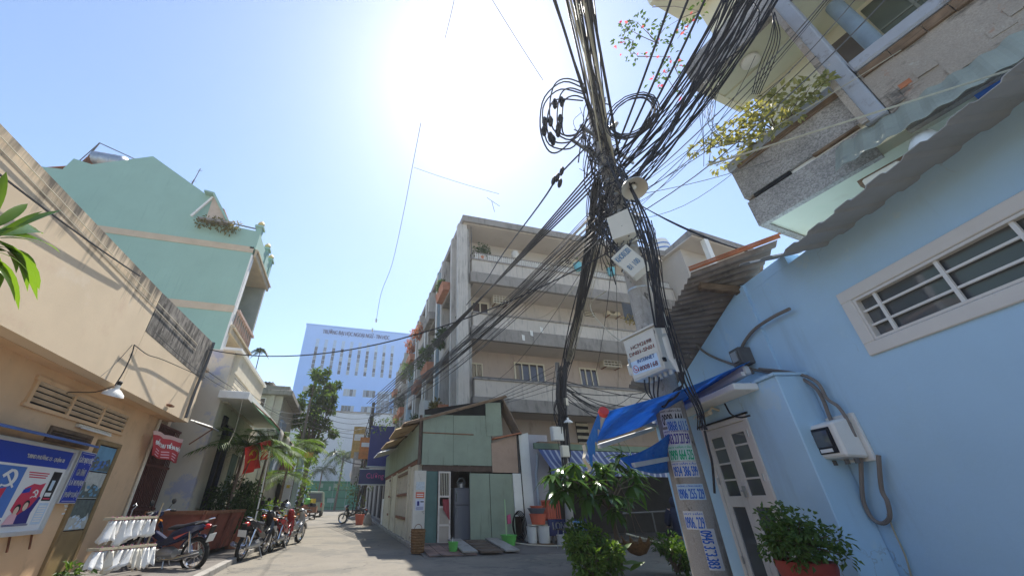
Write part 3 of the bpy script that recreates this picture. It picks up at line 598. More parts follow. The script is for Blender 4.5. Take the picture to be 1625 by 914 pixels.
# ================================================================== HOUSE 3 and gatehouse
h3 = thing('grey_house', 'pale two storey house with a flat concrete roof edge behind the cream house', 'house', (-4.5, 22, 0))
m_h3 = mat('pale_render', (.55,.52,.44), .9, .08, 2, .15, 30, dirt=((.36,.33,.28), 2, .58, .75, (3,1,.4)))
w = MB(); w.box((-9,22,0),(-3.75,27,6.1)); w.build('wall', m_h3, h3)
w = MB(); w.box((-9,21.7,6.1),(-3.3,27.2,6.35)); w.box((-9,21.85,6.35),(-3.5,27,6.6)); w.build('roof_slab', m_conc, h3, bev=.02)
w = MB(); w.corr((-9,21.8,6.75),(4.6,0,0),(0,5,.3),26,.025); w.build('roof_sheet', m_tin, h3, solid=.005)
w = MB(); w.box((-4.35,21.9,.1),(-4.15,22,6.1)); w.build('pilaster', m_h3, h3)
w = MB(); w.box((-5.15,21.94,5.0),(-4.55,21.99,5.95)); wf = w.build('window', m_white, h3); w = MB(); w.box((-5.1,21.92,5.05),(-4.6,21.94,5.9)); w.build('pane', glass('pane_brown', (.06,.04,.035)), wf)
w = MB(); w.box((-3.74,22.5,2.5),(-3.6,24,5.0)); w.build('blue_panel', mat('panel_blue_grey', (.32,.38,.46), .8), h3)
gh = thing('gatehouse', 'low white gatehouse with a red tiled hood over a dark doorway', 'gatehouse', (-3.8, 26, 0))
w = MB(); w.box((-4.9,26,0),(-4.35,26.3,2.7)); w.box((-3.35,26,0),(-2.95,26.3,2.7)); w.box((-4.35,26,2.42),(-3.35,26.3,2.7)); w.build('wall', m_white, gh)
w = MB(); w.box((-4.35,26.25,.1),(-3.35,26.29,2.42)); w.build('doorway', m_dark, gh)
for i in range(12):
    w = MB(); w.obox((-4.85+i*.165,25.85,2.95),(.15,.75,.05),(R(38),0,0)); w.build('roof_tile', mat('red_roof_tile', (.26,.07,.05), .85, .25, 5, .2), gh)
w = MB(); w.box((-4.15,25.97,2.46),(-3.75,25.99,2.66)); w.build('plate', m_pyel, gh); w = MB(); w.box((-3.2,25.97,1.9),(-3.02,25.99,2.05)); w.build('plate', m_pyel, gh)
# ================================================================== END OF THE STREET
gg = thing('green_gate', 'wide green sheet metal gate closing the far end of the street', 'gate', (-1.5, 60, .34))
m_gg = mat('gate_green', (.06,.30,.19), .6, .12, 2, .05)
for i in range(4):
    x = -4.9+i*1.75; w = MB(); w.box((x,60,.38),(x+1.72,60.06,3.75)); gpn = w.build('gate_panel', m_gg, gg)
    for z in (.6, 1.7, 2.6, 3.5): w = MB(); w.box((x,59.95,z),(x+1.72,60,z+.08)); w.build('rail', mat('gate_green_dark', (.02,.16,.1), .6), gpn)
for x, z, sx in ((-3.3,2.95,.5),(-1.35,2.95,.4),(-2.0,2.6,.25),(-2.0,1.2,.9),(-3.6,1.2,.9)): w = MB(); w.box((x,59.92,z),(x+sx,59.95,z+.5)); w.build('notice', mat('notice_pale', (.35,.5,.42), .8), gg)
ww = thing('white_hall', 'plain white windowless hall behind the green gate', 'building', (-1, 64, 0))
w = MB(); w.box((-10,64,0),(14,80,13.6)); w.build('wall', mat('white_hall_paint', (.62,.63,.64), .9, .05, .6, .1, 10, dirt=((.48,.48,.48), .8, .56, .8, (3,1,.3))), ww)
w = MB(); w.box((-10.1,63.9,13.6),(14,80,13.8)); w.build('coping', m_conc, ww)
for x in (-5.5,-3,-.5,2): w = MB(); w.box((x,63.9,4.6),(x+.15,64,8)); w.build('pipe', m_white, ww)
# ================================================================== UNIVERSITY
UY = 95
un = thing('university_block', 'tall pale blue university building with lettering along its top and slot windows', 'building', (0, UY, 0))
m_un = mat('university_blue', (.31,.53,.92), .85, .03, .3, .03, 5)
w = MB(); w.box((-14.6,UY,0),(22,UY+22,40.8)); w.build('wall', m_un, un)
w = MB(); w.box((-14.75,UY-.15,40.8),(22.15,UY+22.1,41.05)); w.build('coping', m_un, un)
letters('TRƯỜNG ĐẠI HỌC NGOẠI NGỮ - TIN HỌC', lambda u, v: Vector((-1.95+u*16.9, UY-.12, 39.3+v*1.75)), mat('letter_blue', (.06,.14,.40), .5), un, bold=.003)
m_slot = mat('window_recess_pale', (.36,.5,.68), .7)
for i in range(10):
    x = -11.6+i*2.09; z0, z1 = 28.5, 37.2
    w = MB(); w.box((x,UY-.02,z0),(x+.75,UY+.0,z1)); sw = w.build('window', m_slot, un)
    random.seed(40+i)
    for k in range(6):
        za = z0+.08+k*1.1; w = MB(); w.box((x+.05,UY-.05,za),(x+.7,UY-.02,za+.98)); w.build('pane', random.choice([m_glass, m_glass, glass('pane_grey', (.16,.19,.23), .15), glass('pane_pale', (.3,.34,.36), .3)]), sw)
for z in (23.4, 19.5):
    for i in range(6):
        x = -12.4+i*4.6; w = MB(); w.box((x,UY-.02,z),(x+3.0,UY,z+1.75)); sw = w.build('window', m_slot, un); random.seed(int(x*7+z))
        for k in range(4): w = MB(); w.box((x+.08+k*.73,UY-.06,z+.08),(x+.75+k*.73,UY-.02,z+1.67)); w.build('pane', random.choice([m_glass, glass('pane_pale', (.3,.34,.36), .3), glass('pane_grey', (.16,.19,.23), .15)]), sw)
w = MB(); w.box((4.9,UY-.1,14),(8,UY-.02,25)); sw = w.build('stair_window', m_slot, un)
for k in range(7):
    for j in range(3): w = MB(); w.box((5+j*.98,UY-.14,14.2+k*1.5),(5.88+j*.98,UY-.1,15.5+k*1.5)); w.build('pane', glass('pane_grey', (.16,.19,.23), .15), sw)
# ================================================================== APARTMENT BUILDING (centre)
FY, SX = 15.5, 4.16
ap = thing('apartment_building', 'grey four storey apartment building with long balconies facing the camera', 'building', (SX, FY, 0))
m_ap = mat('grey_render', (.49,.435,.39), .95, .1, .8, .2, 20, dirt=[((.30,.27,.245), 1.5, .54, .76, (3,3,.5)), ((.56,.52,.47), 4, .64, .75)])
m_par = mat('parapet_plaster', (.50,.455,.405), .95, .1, 1, .2, 25, dirt=[((.26,.245,.23), 2.2, .52, .72, (3,3,.35)), ((.62,.6,.56), 5, .66, .75)])
m_fas = mat('fascia_grey', (.27,.25,.23), .95, .15, 1.5, .2, 25, dirt=((.12,.115,.11), 2, .5, .75, (2,2,.5)))
m_sof = mat('balcony_soffit', (.56,.50,.44), .95, .06, 1, .1, 20, dirt=((.45,.4,.34), 1.6, .58, .76))
m_tan = mat('tan_wall', (.45,.365,.315), .95, .09, 1, .2, 20, dirt=((.3,.24,.2), 1.6, .56, .76, (2,2,.5)))
m_col = mat('stained_column', (.52,.49,.45), .95, .1, 1.2, .2, 25, dirt=[((.2,.185,.17), 2.6, .5, .72, (4,4,.3))])
WY = FY+1.5
w = MB(); w.box((SX+.35,WY,0),(17.4,WY+.2,7.9)); w.build('wall', m_tan, ap)
w = MB(); w.box((SX+.35,WY,7.9),(17.4,WY+.2,11.0)); w.build('wall', m_ap, ap)
w = MB(); w.box((SX+.35,WY,11.0),(17.4,WY+.2,14.5)); w.build('wall', mat('cream_render', (.5,.455,.41), .95, .06, 1, .1), ap)
w = MB(); w.box((SX+.5,WY+.2,0),(24,WY+14,14.3)); w.build('core', m_ap, ap)
def balcony(zt, zp, zf, zs, x0=4.9, x1=17.4, coping=m_fas):
    b = MB(); b.box((x0,FY,zp),(x1,FY+.12,zt)); b.box((x0,FY+.12,zp),(x0+.12,WY,zt)); b.build('parapet', m_par, ap)
    b = MB(); b.box((x0-.04,FY-.05,zt),(x1,FY+.17,zt+.09)); b.box((x0-.04,FY+.17,zt),(x0+.16,WY,zt+.09)); b.build('parapet_coping', coping, ap, bev=.015)
    b = MB(); b.box((x0-.1,FY-.09,zf),(x1,FY+.1,zp)); b.box((x0-.1,FY+.1,zf),(x0+.1,WY,zp)); b.build('slab_edge', m_fas, ap, bev=.01)
    b = MB(); b.box((x0+.1,FY+.1,zf+.02),(x1,WY,zf+.25)); b.build('soffit', m_sof, ap)
balcony(12.15, 11.38, 10.78, 0); balcony(9.05, 8.38, 7.72, 0); balcony(5.85, 5.1, 4.55, 0)
# roof slab
b = MB(); b.prism([(SX+.2,FY-.25,14.45),(17.5,FY-.25,14.45),(17.3,13.0,14.45),(23.4,13.7,14.45),(26,16,14.45),(26,32,14.45),(SX+.2,32,14.45)], (0,0,.4)); b.build('roof_slab', m_fas, ap)
b = MB(); b.box((SX+.3,FY-.1,14.40),(17.4,WY,14.46)); b.build('soffit', m_sof, ap)
b = MB(); b.prism([(17.35,13.1,14.38),(23.2,13.8,14.38),(23.2,17,14.38),(17.35,17,14.38)], (0,0,.08)); b.build('soffit', m_sof, ap)
# projecting wing on the right
b = MB(); b.prism([(17.6,14.3,0),(22.6,14.9,0),(22.6,17,0),(17.6,17,0)], (0,0,14.4)); b.build('wing', mat('cream_render', (.6,.55,.46)), ap)
b = MB(); b.box((17.5,13.1,11.2),(22.8,13.25,12.15)); b.box((17.5,13.25,11.2),(17.65,14.5,12.15)); b.build('parapet', m_par, ap); b = MB(); b.box((17.45,13.05,10.7),(22.8,14.5,11.2)); b.build('slab_edge', m_fas, ap)
b = MB(); b.box((18.2,13.12,12.15),(18.5,13.4,14.38)); b.build('post', m_white, ap)
# rust-stained white balustrade on the top balcony
m_bal = mat('balustrade_white', (.62,.6,.56), .9, .1, 4, .1)
b = MB()
x = 5.1
while x < 17.2:
    if not (9.2 < x < 9.6 or 13.2 < x < 13.6):
        b.box((x,FY+.03,12.24),(x+.06,FY+.08,12.62))
        if int(x*10) % 2: b.box((x,FY+.035,12.36),(x+.12,FY+.075,12.40)); b.box((x,FY+.035,12.5),(x+.12,FY+.075,12.54))
    x += .115
o = b.build('balustrade', m_bal, ap); o['kind'] = 'stuff'
for x0, x1 in ((5.0,9.3),(9.5,13.3),(13.5,17.3)): b = MB(); b.box((x0,FY+.02,12.62),(x1,FY+.1,12.67)); b.build('handrail', m_fas, ap)
b = MB(); b.tube([(4.92,FY+.1,12.25),(4.92,FY+.1,14.4)], .025, 6); b.build('drain_pipe', m_cableg, ap)
b = MB()
for k in range(7): b.tube([(4.95,FY+.15+k*.2,12.2),(4.95,FY+.15+k*.2,12.7)], .012, 4)
b.tube([(4.95,FY+.1,12.7),(4.95,WY,12.7)], .016, 4); b.build('side_railing', m_cableg, ap)
for z, t0, t1 in ((5.85,5.0,17.3),): 
    b = MB(); b.tube([(t0,FY+.06,z+.14),(t1,FY+.06,z+.14)], .025, 6); b.build('handrail', m_cableg, ap)
# windows with cream bars
def barwin(px0, py0, px1, py1, nb, name='window', mg=None, pl=WY):
    a = gy(px0,py0,pl-.03); c = gy(px1,py1,pl-.03); x0, x1, z0, z1 = a.x, c.x, c.z, a.z
    f = MB(); t = .07
    f.box((x0,pl-.06,z0),(x0+t,pl+.0,z1)); f.box((x1-t,pl-.06,z0),(x1,pl,z1)); f.box((x0+t,pl-.06,z0),(x1-t,pl,z0+t)); f.box((x0+t,pl-.06,z1-t),(x1-t,pl,z1))
    for k in range(1, nb): x = x0+(x1-x0)*k/nb; f.box((x-.03,pl-.06,z0+t),(x+.03,pl-.012,z1-t))
    fo = f.build(name, m_cream, ap)
    for k in range(nb):
        a_ = x0+(x1-x0)*k/nb; b_ = x0+(x1-x0)*(k+1)/nb; p = MB(); p.box((a_+.035,pl-.02,z0+.03),(b_-.035,pl-.004,z1-.03)); p.build('pane', mg or glass('pane_brown', (.06,.04,.035)), fo)
barwin(815,574,867,611,4); barwin(918,583,952,616,3); barwin(745,575,767,612,2); barwin(748,478,776,503,2); barwin(1020,585,1050,615,3)
def louvre(px0,py0,px1,py1,n):
    a = gy(px0,py0,WY-.04); c = gy(px1,py1,WY-.04); f = MB(); f.box((a.x,WY-.03,c.z),(c.x,WY-.004,a.z)); fo = f.build('louvre_vent', m_dark, ap)
    for k in range(n): z = c.z+(a.z-c.z)*(k+.5)/n; s_ = MB(); s_.obox(((a.x+c.x)/2,WY-.05,z),(c.x-a.x,.06,(a.z-c.z)/n*.45),(R(30),0,0)); s_.build('slat', m_cream, fo)
louvre(926,489,945,503,5)
louvre(913,668,940,720,5)
# ---- side face along the street: bays of pilasters, planters and dark openings
b = MB(); b.box((SX+.5,FY+.2,0),(SX+.7,44,14.3)); b.build('side_wall', mat('side_render', (.42,.4,.37), .95, .15, 1.2, .2, 20, dirt=[((.16,.15,.14), 1.8, .48, .7, (3,3,.4)),((.5,.48,.45),3,.6,.72)]), ap)
b = MB(); b.box((SX+.2,32,14.3),(26,44.2,14.6)); b.build('roof_slab', m_fas, ap)
m_bluecol = mat('pale_blue_render', (.44,.56,.64), .95, .1, 1.4, .2, 25, dirt=((.25,.27,.29), 2.4, .52, .72, (4,4,.35)))
m_flower = mat('orange_planter', (.45,.19,.11), .9, .2, 3, .2)
pil = [15.5,16.9,19.3,20.7,23.5,24.6,27.5,28.6,32,33.2,36.5,40,43.2]
for i, y in enumerate(pil):
    wdt = .34 if i == 0 else .3; b = MB(); b.box((SX,y,0),(SX+.5,y+wdt,14.4)); b.build('pilaster', [m_col, m_col, m_col, m_bluecol, m_col][i % 5] if i else m_col, ap)
for i, y in enumerate((17.25, 21.1, 25.0, 29.1, 33.6, 37.0, 40.4)):
    L = 2.0 if i < 1 else 2.3
    for j, z in enumerate((1.6, 5.0, 8.3, 11.6)):
        if j == 0 and i < 3: continue
        o = MB(); o.box((SX+.46,y+.1,z+.25),(SX+.5,y+L-.1,z+2.3)); wo = o.build('window', m_dark, ap)
        f = MB(); f.box((SX+.42,y+.1,z+.25),(SX+.46,y+.18,z+2.3)); f.box((SX+.42,y+L*.5,z+.25),(SX+.46,y+L*.5+.06,z+2.3)); f.build('window_frame', m_white, wo)
        b = MB(); b.box((SX-.0,y,z-.55),(SX+.46,y+L,z-.38)); b.build('balcony_slab', m_fas, ap)
        if (i+j) % 3 != 2:
            b = MB(); b.prism([(SX-.42,y+.1,z+.12),(SX-.34,y+.1,z-.36),(SX+.1,y+.1,z-.36),(SX+.1,y+.1,z+.12)], (0,L-.2,0)); b.build('planter_box', [m_flower, m_flower, m_fas][(i*2+j) % 3], ap)
        else:
            b = MB(); b.box((SX-.02,y+.05,z-.38),(SX+.1,y+L-.05,z+.3)); b.build('balcony_panel', m_par, ap)
for y in (20.4, 24.2, 28.2): b = MB(); b.tube([(SX-.06,y,1),(SX-.06,y,14)], .06, 7); b.build('soil_pipe', m_white, ap, smooth=True)
b = MB(); b.box((SX-.5,22.2,3.8),(SX+.1,22.25,6.4)); b.build('cage', m_white, ap)
cg = MB()
for k in range(6): cg.tube([(SX-.5,20.9+k*.3,4.0),(SX-.5,20.9+k*.3,6.2)], .018, 4)
for z in (4.0,5.1,6.2): cg.tube([(SX-.5,20.9,z),(SX-.5,22.4,z)], .02, 4)
cg.build('window_cage', m_white, ap)
# plants on the side planters: each a thing
pd = [('bushy dark plant in an orange planter on the corner column bay, third floor', 17.4, 8.3, m_green_d, .55), ('round dry shrub in the lowest planter beside the corner column', 17.5, 4.7, leafmat('dry_leaf',(.10,.10,.04),(.2,.17,.08)), .6),
      ('leggy light green bush hanging from the second bay planter', 21.6, 8.6, m_green, .85), ('tall yellowish shrub growing out of the far facade of the apartment building', 29.6, 9.8, m_green_y, 1.1),
      ('red flowered creeper on the upper far planters', 25.6, 11.9, leafmat('red_leaf',(.16,.12,.05),(.42,.09,.06)), .8), ('pink creeper at the roof edge of the far bays', 29.4, 12.2, leafmat('red_leaf',(.16,.12,.05),(.42,.09,.06)), .7),
      ('dark bush in a low planter of the third bay', 25.8, 5.2, m_green_d, .8), ('dense creeper covering the farthest bay', 34.3, 8.2, m_green_d, 1.3), ('green bush low on the far facade by the alley pole', 30.0, 5.3, m_green, .9), ('small green bush on a planter under the roof, nearest bay', 17.5, 11.7, m_green, .3)]
for i, (lab, y, z, ml, r) in enumerate(pd):
    random.seed(60+i); t = thing('balcony_plant', lab, 'plant', (SX-.15, y+.6, z-.1)); w = MB(); pts = blob_crown(w, (SX-.25,y+.7,z+.35*r/.55), (r*.5,r*1.0,r*.75), 12, 34, .2, .09, r*.3)
    w.build('foliage', ml, t, norm=False); w = MB()
    for q in pts[:7]: w.tube([(SX-.15,y+.6+random.uniform(-.2,.2),z-.1), q], [.02,.008], 4)
    w.build('stem', m_bark, t)
t = thing('potted_plant', 'dark little shrub on the top balcony corner rail of the apartment building', 'plant', (5.5, FY+.3, 12.2)); random.seed(3)
w = MB(); blob_crown(w, (5.55,FY+.2,12.85), (.5,.25,.38), 14, 30, .14, .07, .16); w.build('foliage', m_green_d, t, norm=False); w = MB(); w.lathe([(.16,12.24),(.2,12.5),(.17,12.5)], Matrix.Translation((5.5,FY+.2,0)), 12); w.build('pot', m_terra, t)
w = MB(); w.lathe([(.12,0),(.2,.12),(.22,.3),(.12,.42),(.2,.46)], Matrix.Translation((7.4,FY+.06,12.68)), 14); w.top('urn', m_bal, 'pale urn standing on the top balcony rail', 'urn', (7.4,FY+.06,12.68), smooth=True)
for (px, py, lab) in ((917,424,'turquoise hanging pot on the top balcony rail left of the cable bundle'),(970,432,'light blue hanging pot on the top balcony rail right of the cable rope')):
    q = gy(px,py,FY-.15); t = thing('hanging_pot', lab, 'plant pot', tuple(q)); w = MB(); w.lathe([(.17,-.2),(.24,.22),(.22,.22),(.15,-.16)], Matrix.Translation(q), 14); w.build('pot', mat('pot_turquoise', (.12,.42,.5), .5), t, smooth=True)
    w = MB(); clump(w, q+Vector((0,0,.35)), .22, 40, .16, .06); w.build('foliage', m_green, t, norm=False); w = MB(); w.tube([q+Vector((0,.12,.2)),q+Vector((0,.2,.55))], .01, 4); w.build('hook', m_cableg, t)
# air conditioners
def aircon(px0,py0,px1,py1,lab,kind,pl=WY):
    a = gy(px0,py0,pl-.4); c = gy(px1,py1,pl-.4); x0, x1, z0, z1 = a.x, c.x, c.z, a.z; t = thing('air_conditioner', lab, 'air conditioner', ((x0+x1)/2,pl,z0), group='air conditioners on the apartment wall')
    b = MB(); b.box((x0,pl-.38,z0),(x1,pl-.0,z1)); b.build('casing', m_cream, t, bev=.02); cx, cz = (x0+x1)/2-.08, (z0+z1)/2
    if kind: 
        M = Matrix.Translation((cx,pl-.385,cz)) @ Matrix.Rotation(R(90),4,'X'); r = (z1-z0)*.4
        b = MB(); b.lathe([(r,0),(r*.98,.01),(.02,.012)], M, 20); b.build('fan_opening', m_dark, t)
        b = MB()
        for k in range(3): b.lathe([(r*(.35+.3*k),.013),(r*(.4+.3*k),.02),(r*(.35+.3*k),.026)], M, 20, caps=False)
        b.build('fan_guard', m_cream, t)
    else:
        b = MB()
        for k in range(6): x = x0+(x1-x0)*k/5; b.tube([(x,pl-.5,z0-.05),(x,pl-.5,z1+.05)], .014, 4)
        for k in range(5): z = z0+(z1-z0)*k/4; b.tube([(x0,pl-.5,z),(x1,pl-.5,z)], .014, 4)
        b.build('cage', m_white, t)
        for k in range(4): b = MB(); z = z0+(z1-z0)*(k+.7)/4.6; b.box((x0+.05,pl-.392,z),(x1-.05,pl-.383,z+.05)); b.build('grille_slot', m_dark, t)
    b = MB(); b.bar((x0+.1,pl,z0-.04),(x0+.1,pl-.45,z0-.04),.04); b.bar((x1-.1,pl,z0-.04),(x1-.1,pl-.45,z0-.04),.04); b.build('bracket', m_rust, t)
aircon(782,466,806,483,'caged air conditioner on the third floor wall behind the diagonal cables',0); aircon(962,486,986,501,'round fan air conditioner on the third floor wall near the main pole',1); aircon(955,563,985,583,'caged air conditioner on the second floor wall near the main pole',0); aircon(892,408,916,424,'box air conditioner high on the cream top floor wall',1)
t = thing('tank_cluster', 'white and blue ringed plastic water tank on the apartment roof', 'water tank', (18.3,16.3,14.85))
k=1
for (px,py,lab,mm) in ((1045,390,'white and blue ringed plastic water tank on the apartment roof',m_white),):
    q = gy(px,py,16.3); b = MB(); b.lathe([(.62,14.85),(.66,15.2),(.62,15.3),(.66,15.5),(.62,15.6),(.66,16.1),(.6,16.35),(.2,16.5)], Matrix.Translation((q.x,16.3,0)), 20); b.build('tank', mm, t, smooth=True)
    for z in (15.15,15.55,15.9): b = MB(); b.lathe([(.665,z),(.675,z+.05),(.665,z+.1)], Matrix.Translation((q.x,16.3,0)), 20, caps=False); b.build('band', mat('tank_blue', (.08,.22,.55), .4), t)
bl = mat('tank_blue', (.08,.22,.55), .4)
q = gy(1098,371,14.2); M = Matrix.Translation((q.x,14.2,15.0)) @ Matrix.Rotation(R(-75),4,'X')
t = thing('roof_tank', 'round white tank end with blue ring above the roof corner', 'water tank', (q.x,14.4,14.85)); b = MB(); b.lathe([(.3,-.5),(.33,.3),(.25,.36),(.02,.38)], M, 18); b.build('tank', m_white, t, smooth=True); b = MB(); b.lathe([(.2,.385),(.24,.385),(.24,.395),(.2,.395)], M, 18, caps=False); b.build('ring', bl, t)
for px, py, lab in ((1064,394,'blue tarpaulin covered tank beside the ringed tank'),(875,369,'crumpled blue tarpaulin on the roof edge left of the cable bundle'),(960,382,'flat blue tarpaulin on the roof edge beside the cable bundle')):
    q = gy(px,py,16.2); b = MB(); random.seed(px); b.lathe([(.75,14.86),(.7,15.1),(.45,15.3),(.1,15.38)], Matrix.Translation((q.x,16.2,0)), 9); b.top('tarpaulin', bl, lab, 'tarpaulin', (q.x,16.2,14.86))
# ================================================================== GREEN SHED
m_shed = mat('shed_green_sheet', (.27,.32,.25), .75, .12, 1.4, .1, 14, dirt=[((.17,.19,.15), 2, .58, .8, (3,3,.4)), ((.3,.24,.16), 3.5, .68, .76)])
m_rtin = mat('rusty_tin', (.23,.17,.125), .85, .3, 2.5, .25, 30, dirt=((.33,.22,.12), 3, .5, .68))
m_tannp = mat('tan_ply', (.42,.30,.23), .9, .12, 2, .15, dirt=((.3,.2,.16), 2, .55, .75))
SY = 12.9
sh = thing('green_shed', 'patched green sheet metal shed house on the corner with a rusty tin roof', 'shed', (3.9, SY, .1))
def fp(name, x0, x1, z0, z1, m, y=SY, th=.03, par=sh, bev=0): b = MB(); b.box((x0,y,z0),(x1,y+th,z1)); return b.build(name, m, par, bev=bev)
b = MB(); b.prism([(2.26,SY,2.2),(3.29,SY,2.2),(3.29,SY,3.76),(2.26,SY,3.72)], (0,.03,0)); b.build('wall_panel', m_shed, sh)
b = MB(); b.prism([(3.30,SY+.004,2.21),(4.63,SY+.004,2.21),(4.63,SY+.004,3.2),(4.45,SY+.004,3.25),(4.45,SY+.004,3.8),(3.30,SY+.004,3.75)], (0,.03,0)); b.build('wall_panel', m_shed, sh)
b = MB(); b.prism([(4.46,SY-.01,3.12),(5.05,SY-.01,3.16),(5.03,SY-.01,4.28),(4.46,SY-.01,4.24)], (0,.03,0)); b.build('wall_panel', m_shed, sh)
b = MB(); b.prism([(4.62,SY-.02,2.02),(5.53,SY-.02,2.02),(5.55,SY-.02,3.2),(4.62,SY-.02,2.9)], (0,.03,0)); b.build('wall_panel', m_tannp, sh, label='tan plywood patch panel')
b = MB(); b.prism([(2.3,SY+.06,3.7),(5.0,SY+.06,3.7),(5.2,SY+.06,4.45),(2.3,SY+.06,3.9)], (0,.02,0)); b.build('gable_void', m_dark, sh)
b = MB(); b.box((2.26,SY-.016,3.14),(4.0,SY-.002,3.17)); b.build('batten', m_rust, sh)
fp('lintel', 2.3, 4.62, 2.03, 2.19, mat('dark_lintel', (.1,.07,.055), .9, .3, 4, .2), SY+.02)
fp('corner_post', 2.06, 2.42, .05, 2.03, mat('flaking_white_post', (.6,.57,.5), .95, .08, 3, .3, 30, dirt=[((.3,.26,.22), 5, .62, .7), ((.12,.1,.09), 9, .68, .74)]), SY-.04, .22)
fp('wall_panel', 2.43, 2.8, .1, 2.02, mat('shed_teal_sheet', (.10,.17,.155), .8, .15, 2, .1), SY+.02)
fp('door_panel', 3.84, 4.50, .16, 1.98, m_shed, SY-.01); fp('door_panel', 4.515, 5.30, .13, 1.98, m_shed, SY-.025)
fp('cabinet_door', 5.31, 5.62, .78, 2.0, m_white, SY-.05, .06, bev=.01)
# inside: dark room, floor
b = MB(); b.box((2.5,SY+2.6,.1),(5.6,SY+2.7,3.9)); b.box((5.56,SY+.1,.1),(5.6,SY+2.6,3.2)); b.build('inner_wall', mat('inner_wall', (.16,.12,.1), .95, .2, 2), sh)
b = MB(); b.box((2.4,SY+.05,.05),(5.6,SY+2.6,.12)); b.build('inner_floor', m_pave, sh)
# white grilled door leaf standing ajar
dl = MB(); 
for x in (2.82,3.16): dl.box((x,SY-.03,.1),(x+.05,SY+.01,2.02))
for z in (.1,.55,1.02,1.3,1.97): dl.box((2.87,SY-.03,z),(3.16,SY+.01,z+.05))
dlo = dl.build('door', mat('door_white_flaking', (.62,.56,.5), .9, .1, 4, .2, dirt=((.3,.17,.12), 5, .62, .72)), sh)
for k in range(5): b = MB(); b.box((2.9+k*.055,SY-.02,1.35),(2.915+k*.055,SY,1.97)); b.build('bar', m_cream, dlo)
b = MB(); b.box((2.87,SY-.012,.15),(3.16,SY,.55)); b.box((2.87,SY-.01,.6),(3.16,SY,1.02)); b.build('door_panel', mat('ply_pale', (.42,.36,.3), .9), dlo)
b = MB(); b.grid(lambda u, v: Vector((2.95+.2*u+.03*v,SY-.05-.02*sin(u*7),1.25-.55*v*(.5+.5*u))), 6, 5); b.top('red_cloth', mat('cloth_maroon', (.3,.06,.07), .9), 'dark red cloth hung on the white grilled shed door', 'cloth', (3.05,SY-.04,1.0), solid=.006)
fr = thing('fridge', 'grey two door fridge standing in the dark shed doorway', 'fridge', (3.62, SY+.55, .12)); m_fr = mat('fridge_grey', (.2,.2,.22), .45, .05, 3)
b = MB(); b.box((3.42,SY+.35,.14),(3.95,SY+.9,1.58)); b.build('cabinet', m_fr, fr, bev=.02)
for z0, z1 in ((.18,1.08),(1.10,1.55)): b = MB(); b.box((3.43,SY+.31,z0),(3.94,SY+.35,z1)); do = b.build('door', m_fr, fr, bev=.01); b = MB(); b.box((3.47,SY+.28,z1-.35),(3.49,SY+.31,z1-.06)); b.build('handle', m_chrome, do)
b = MB(); b.tube([(3.55,SY+.5,1.72),(3.62,SY+.45,1.85),(3.75,SY+.45,1.86),(3.83,SY+.5,1.72)], .02, 6); b.lathe([(.14,1.58),(.15,1.7),(.06,1.76)], Matrix.Translation((3.69,SY+.5,0)), 12); b.top('kettle', m_steel, 'dark kettle on top of the fridge in the shed', 'kettle', (3.69,SY+.5,1.58))
# roof: three tin sheets of different slope
def tin(o, u, v, nw, m, lab=None, amp=.02): b = MB(); b.corr(o,u,v,nw,amp); return b.build('roof_sheet', m, sh, solid=.005, label=lab)
tin((1.62,12.84,3.42),(0,2.9,0),(3.62,0,1.12),22,m_rtin); tin((1.66,15.6,3.46),(0,3.6,.05),(3.6,0,1.0),24,m_rtin); tin((1.7,19.0,3.44),(0,4.4,.2),(3.0,0,.8),28,m_rtin)
tin((1.42,13.4,3.3),(0,2.2,-.02),(.75,0,.22),15,mat('tin_ochre', (.42,.31,.18), .85, .2, 3, .2), 'ochre overlapping edge sheet'); tin((1.36,15.7,3.16),(0,2.6,.05),(.7,0,.26),18,mat('tin_ochre', (.42,.31,.18))); tin((1.3,18.4,3.1),(0,3.6,.1),(.8,0,.22),24,m_tin)
tin((5.10,12.84,4.46),(0,.7,0),(.62,-.05,-1.25),12,m_rtin,'steep rusty sheet hanging at the right'); tin((4.7,12.75,3.05),(0,.4,0),(1.0,0,.22),5,m_terra)
for y in (12.7, 14.6, 16.5): b = MB(); b.bar((1.7,y,3.38),(5.2,y,4.46),.05,.08); b.build('rafter', m_wood, sh)
# side wall on the street: cream base, barred windows, corrugated green above
XS = 2.2
m_sw = mat('side_wall_cream', (.62,.57,.45), .95, .08, 2, .25, 30, dirt=[((.3,.25,.19), 2.6, .57, .7), ((.1,.09,.08), 5, .68, .74)])
b = MB(); b.box((XS,13.12,.05),(XS+.15,24,.62)); b.box((XS,13.12,.62),(XS+.15,14.7,2.25)); b.box((XS,18.0,.62),(XS+.15,20.4,2.25)); b.box((XS,21.4,.62),(XS+.15,24,2.25)); b.box((XS,14.7,2.18),(XS+.15,18.0,2.25)); b.build('side_wall', m_sw, sh)
for y in (14.7, 18.2, 20.3): b = MB(); b.box((XS-.06,y-.02,.05),(XS-.001,y+.22,2.28)); b.build('pilaster', m_sw, sh)
for y0, y1 in ((14.75,17.95),(20.42,21.38)):
    b = MB(); b.box((XS+.06,y0,.64),(XS+.08,y1,2.17)); wo = b.build('window', mat('window_board', (.42,.36,.28), .9, .15, 4, .1), sh)
    n = int((y1-y0)/.16)
    for k in range(n): b = MB(); b.box((XS+.0,y0+.05+k*.16,.7),(XS+.03,y0+.09+k*.16,2.15)); b.build('bar', m_cream, wo)
    for z in (.64,1.38,2.08): b = MB(); b.box((XS-.05,y0,z),(XS+.05,y1,z+.08)); b.build('rail', m_rust if z < 2 else m_wood, wo)
y = 13.0
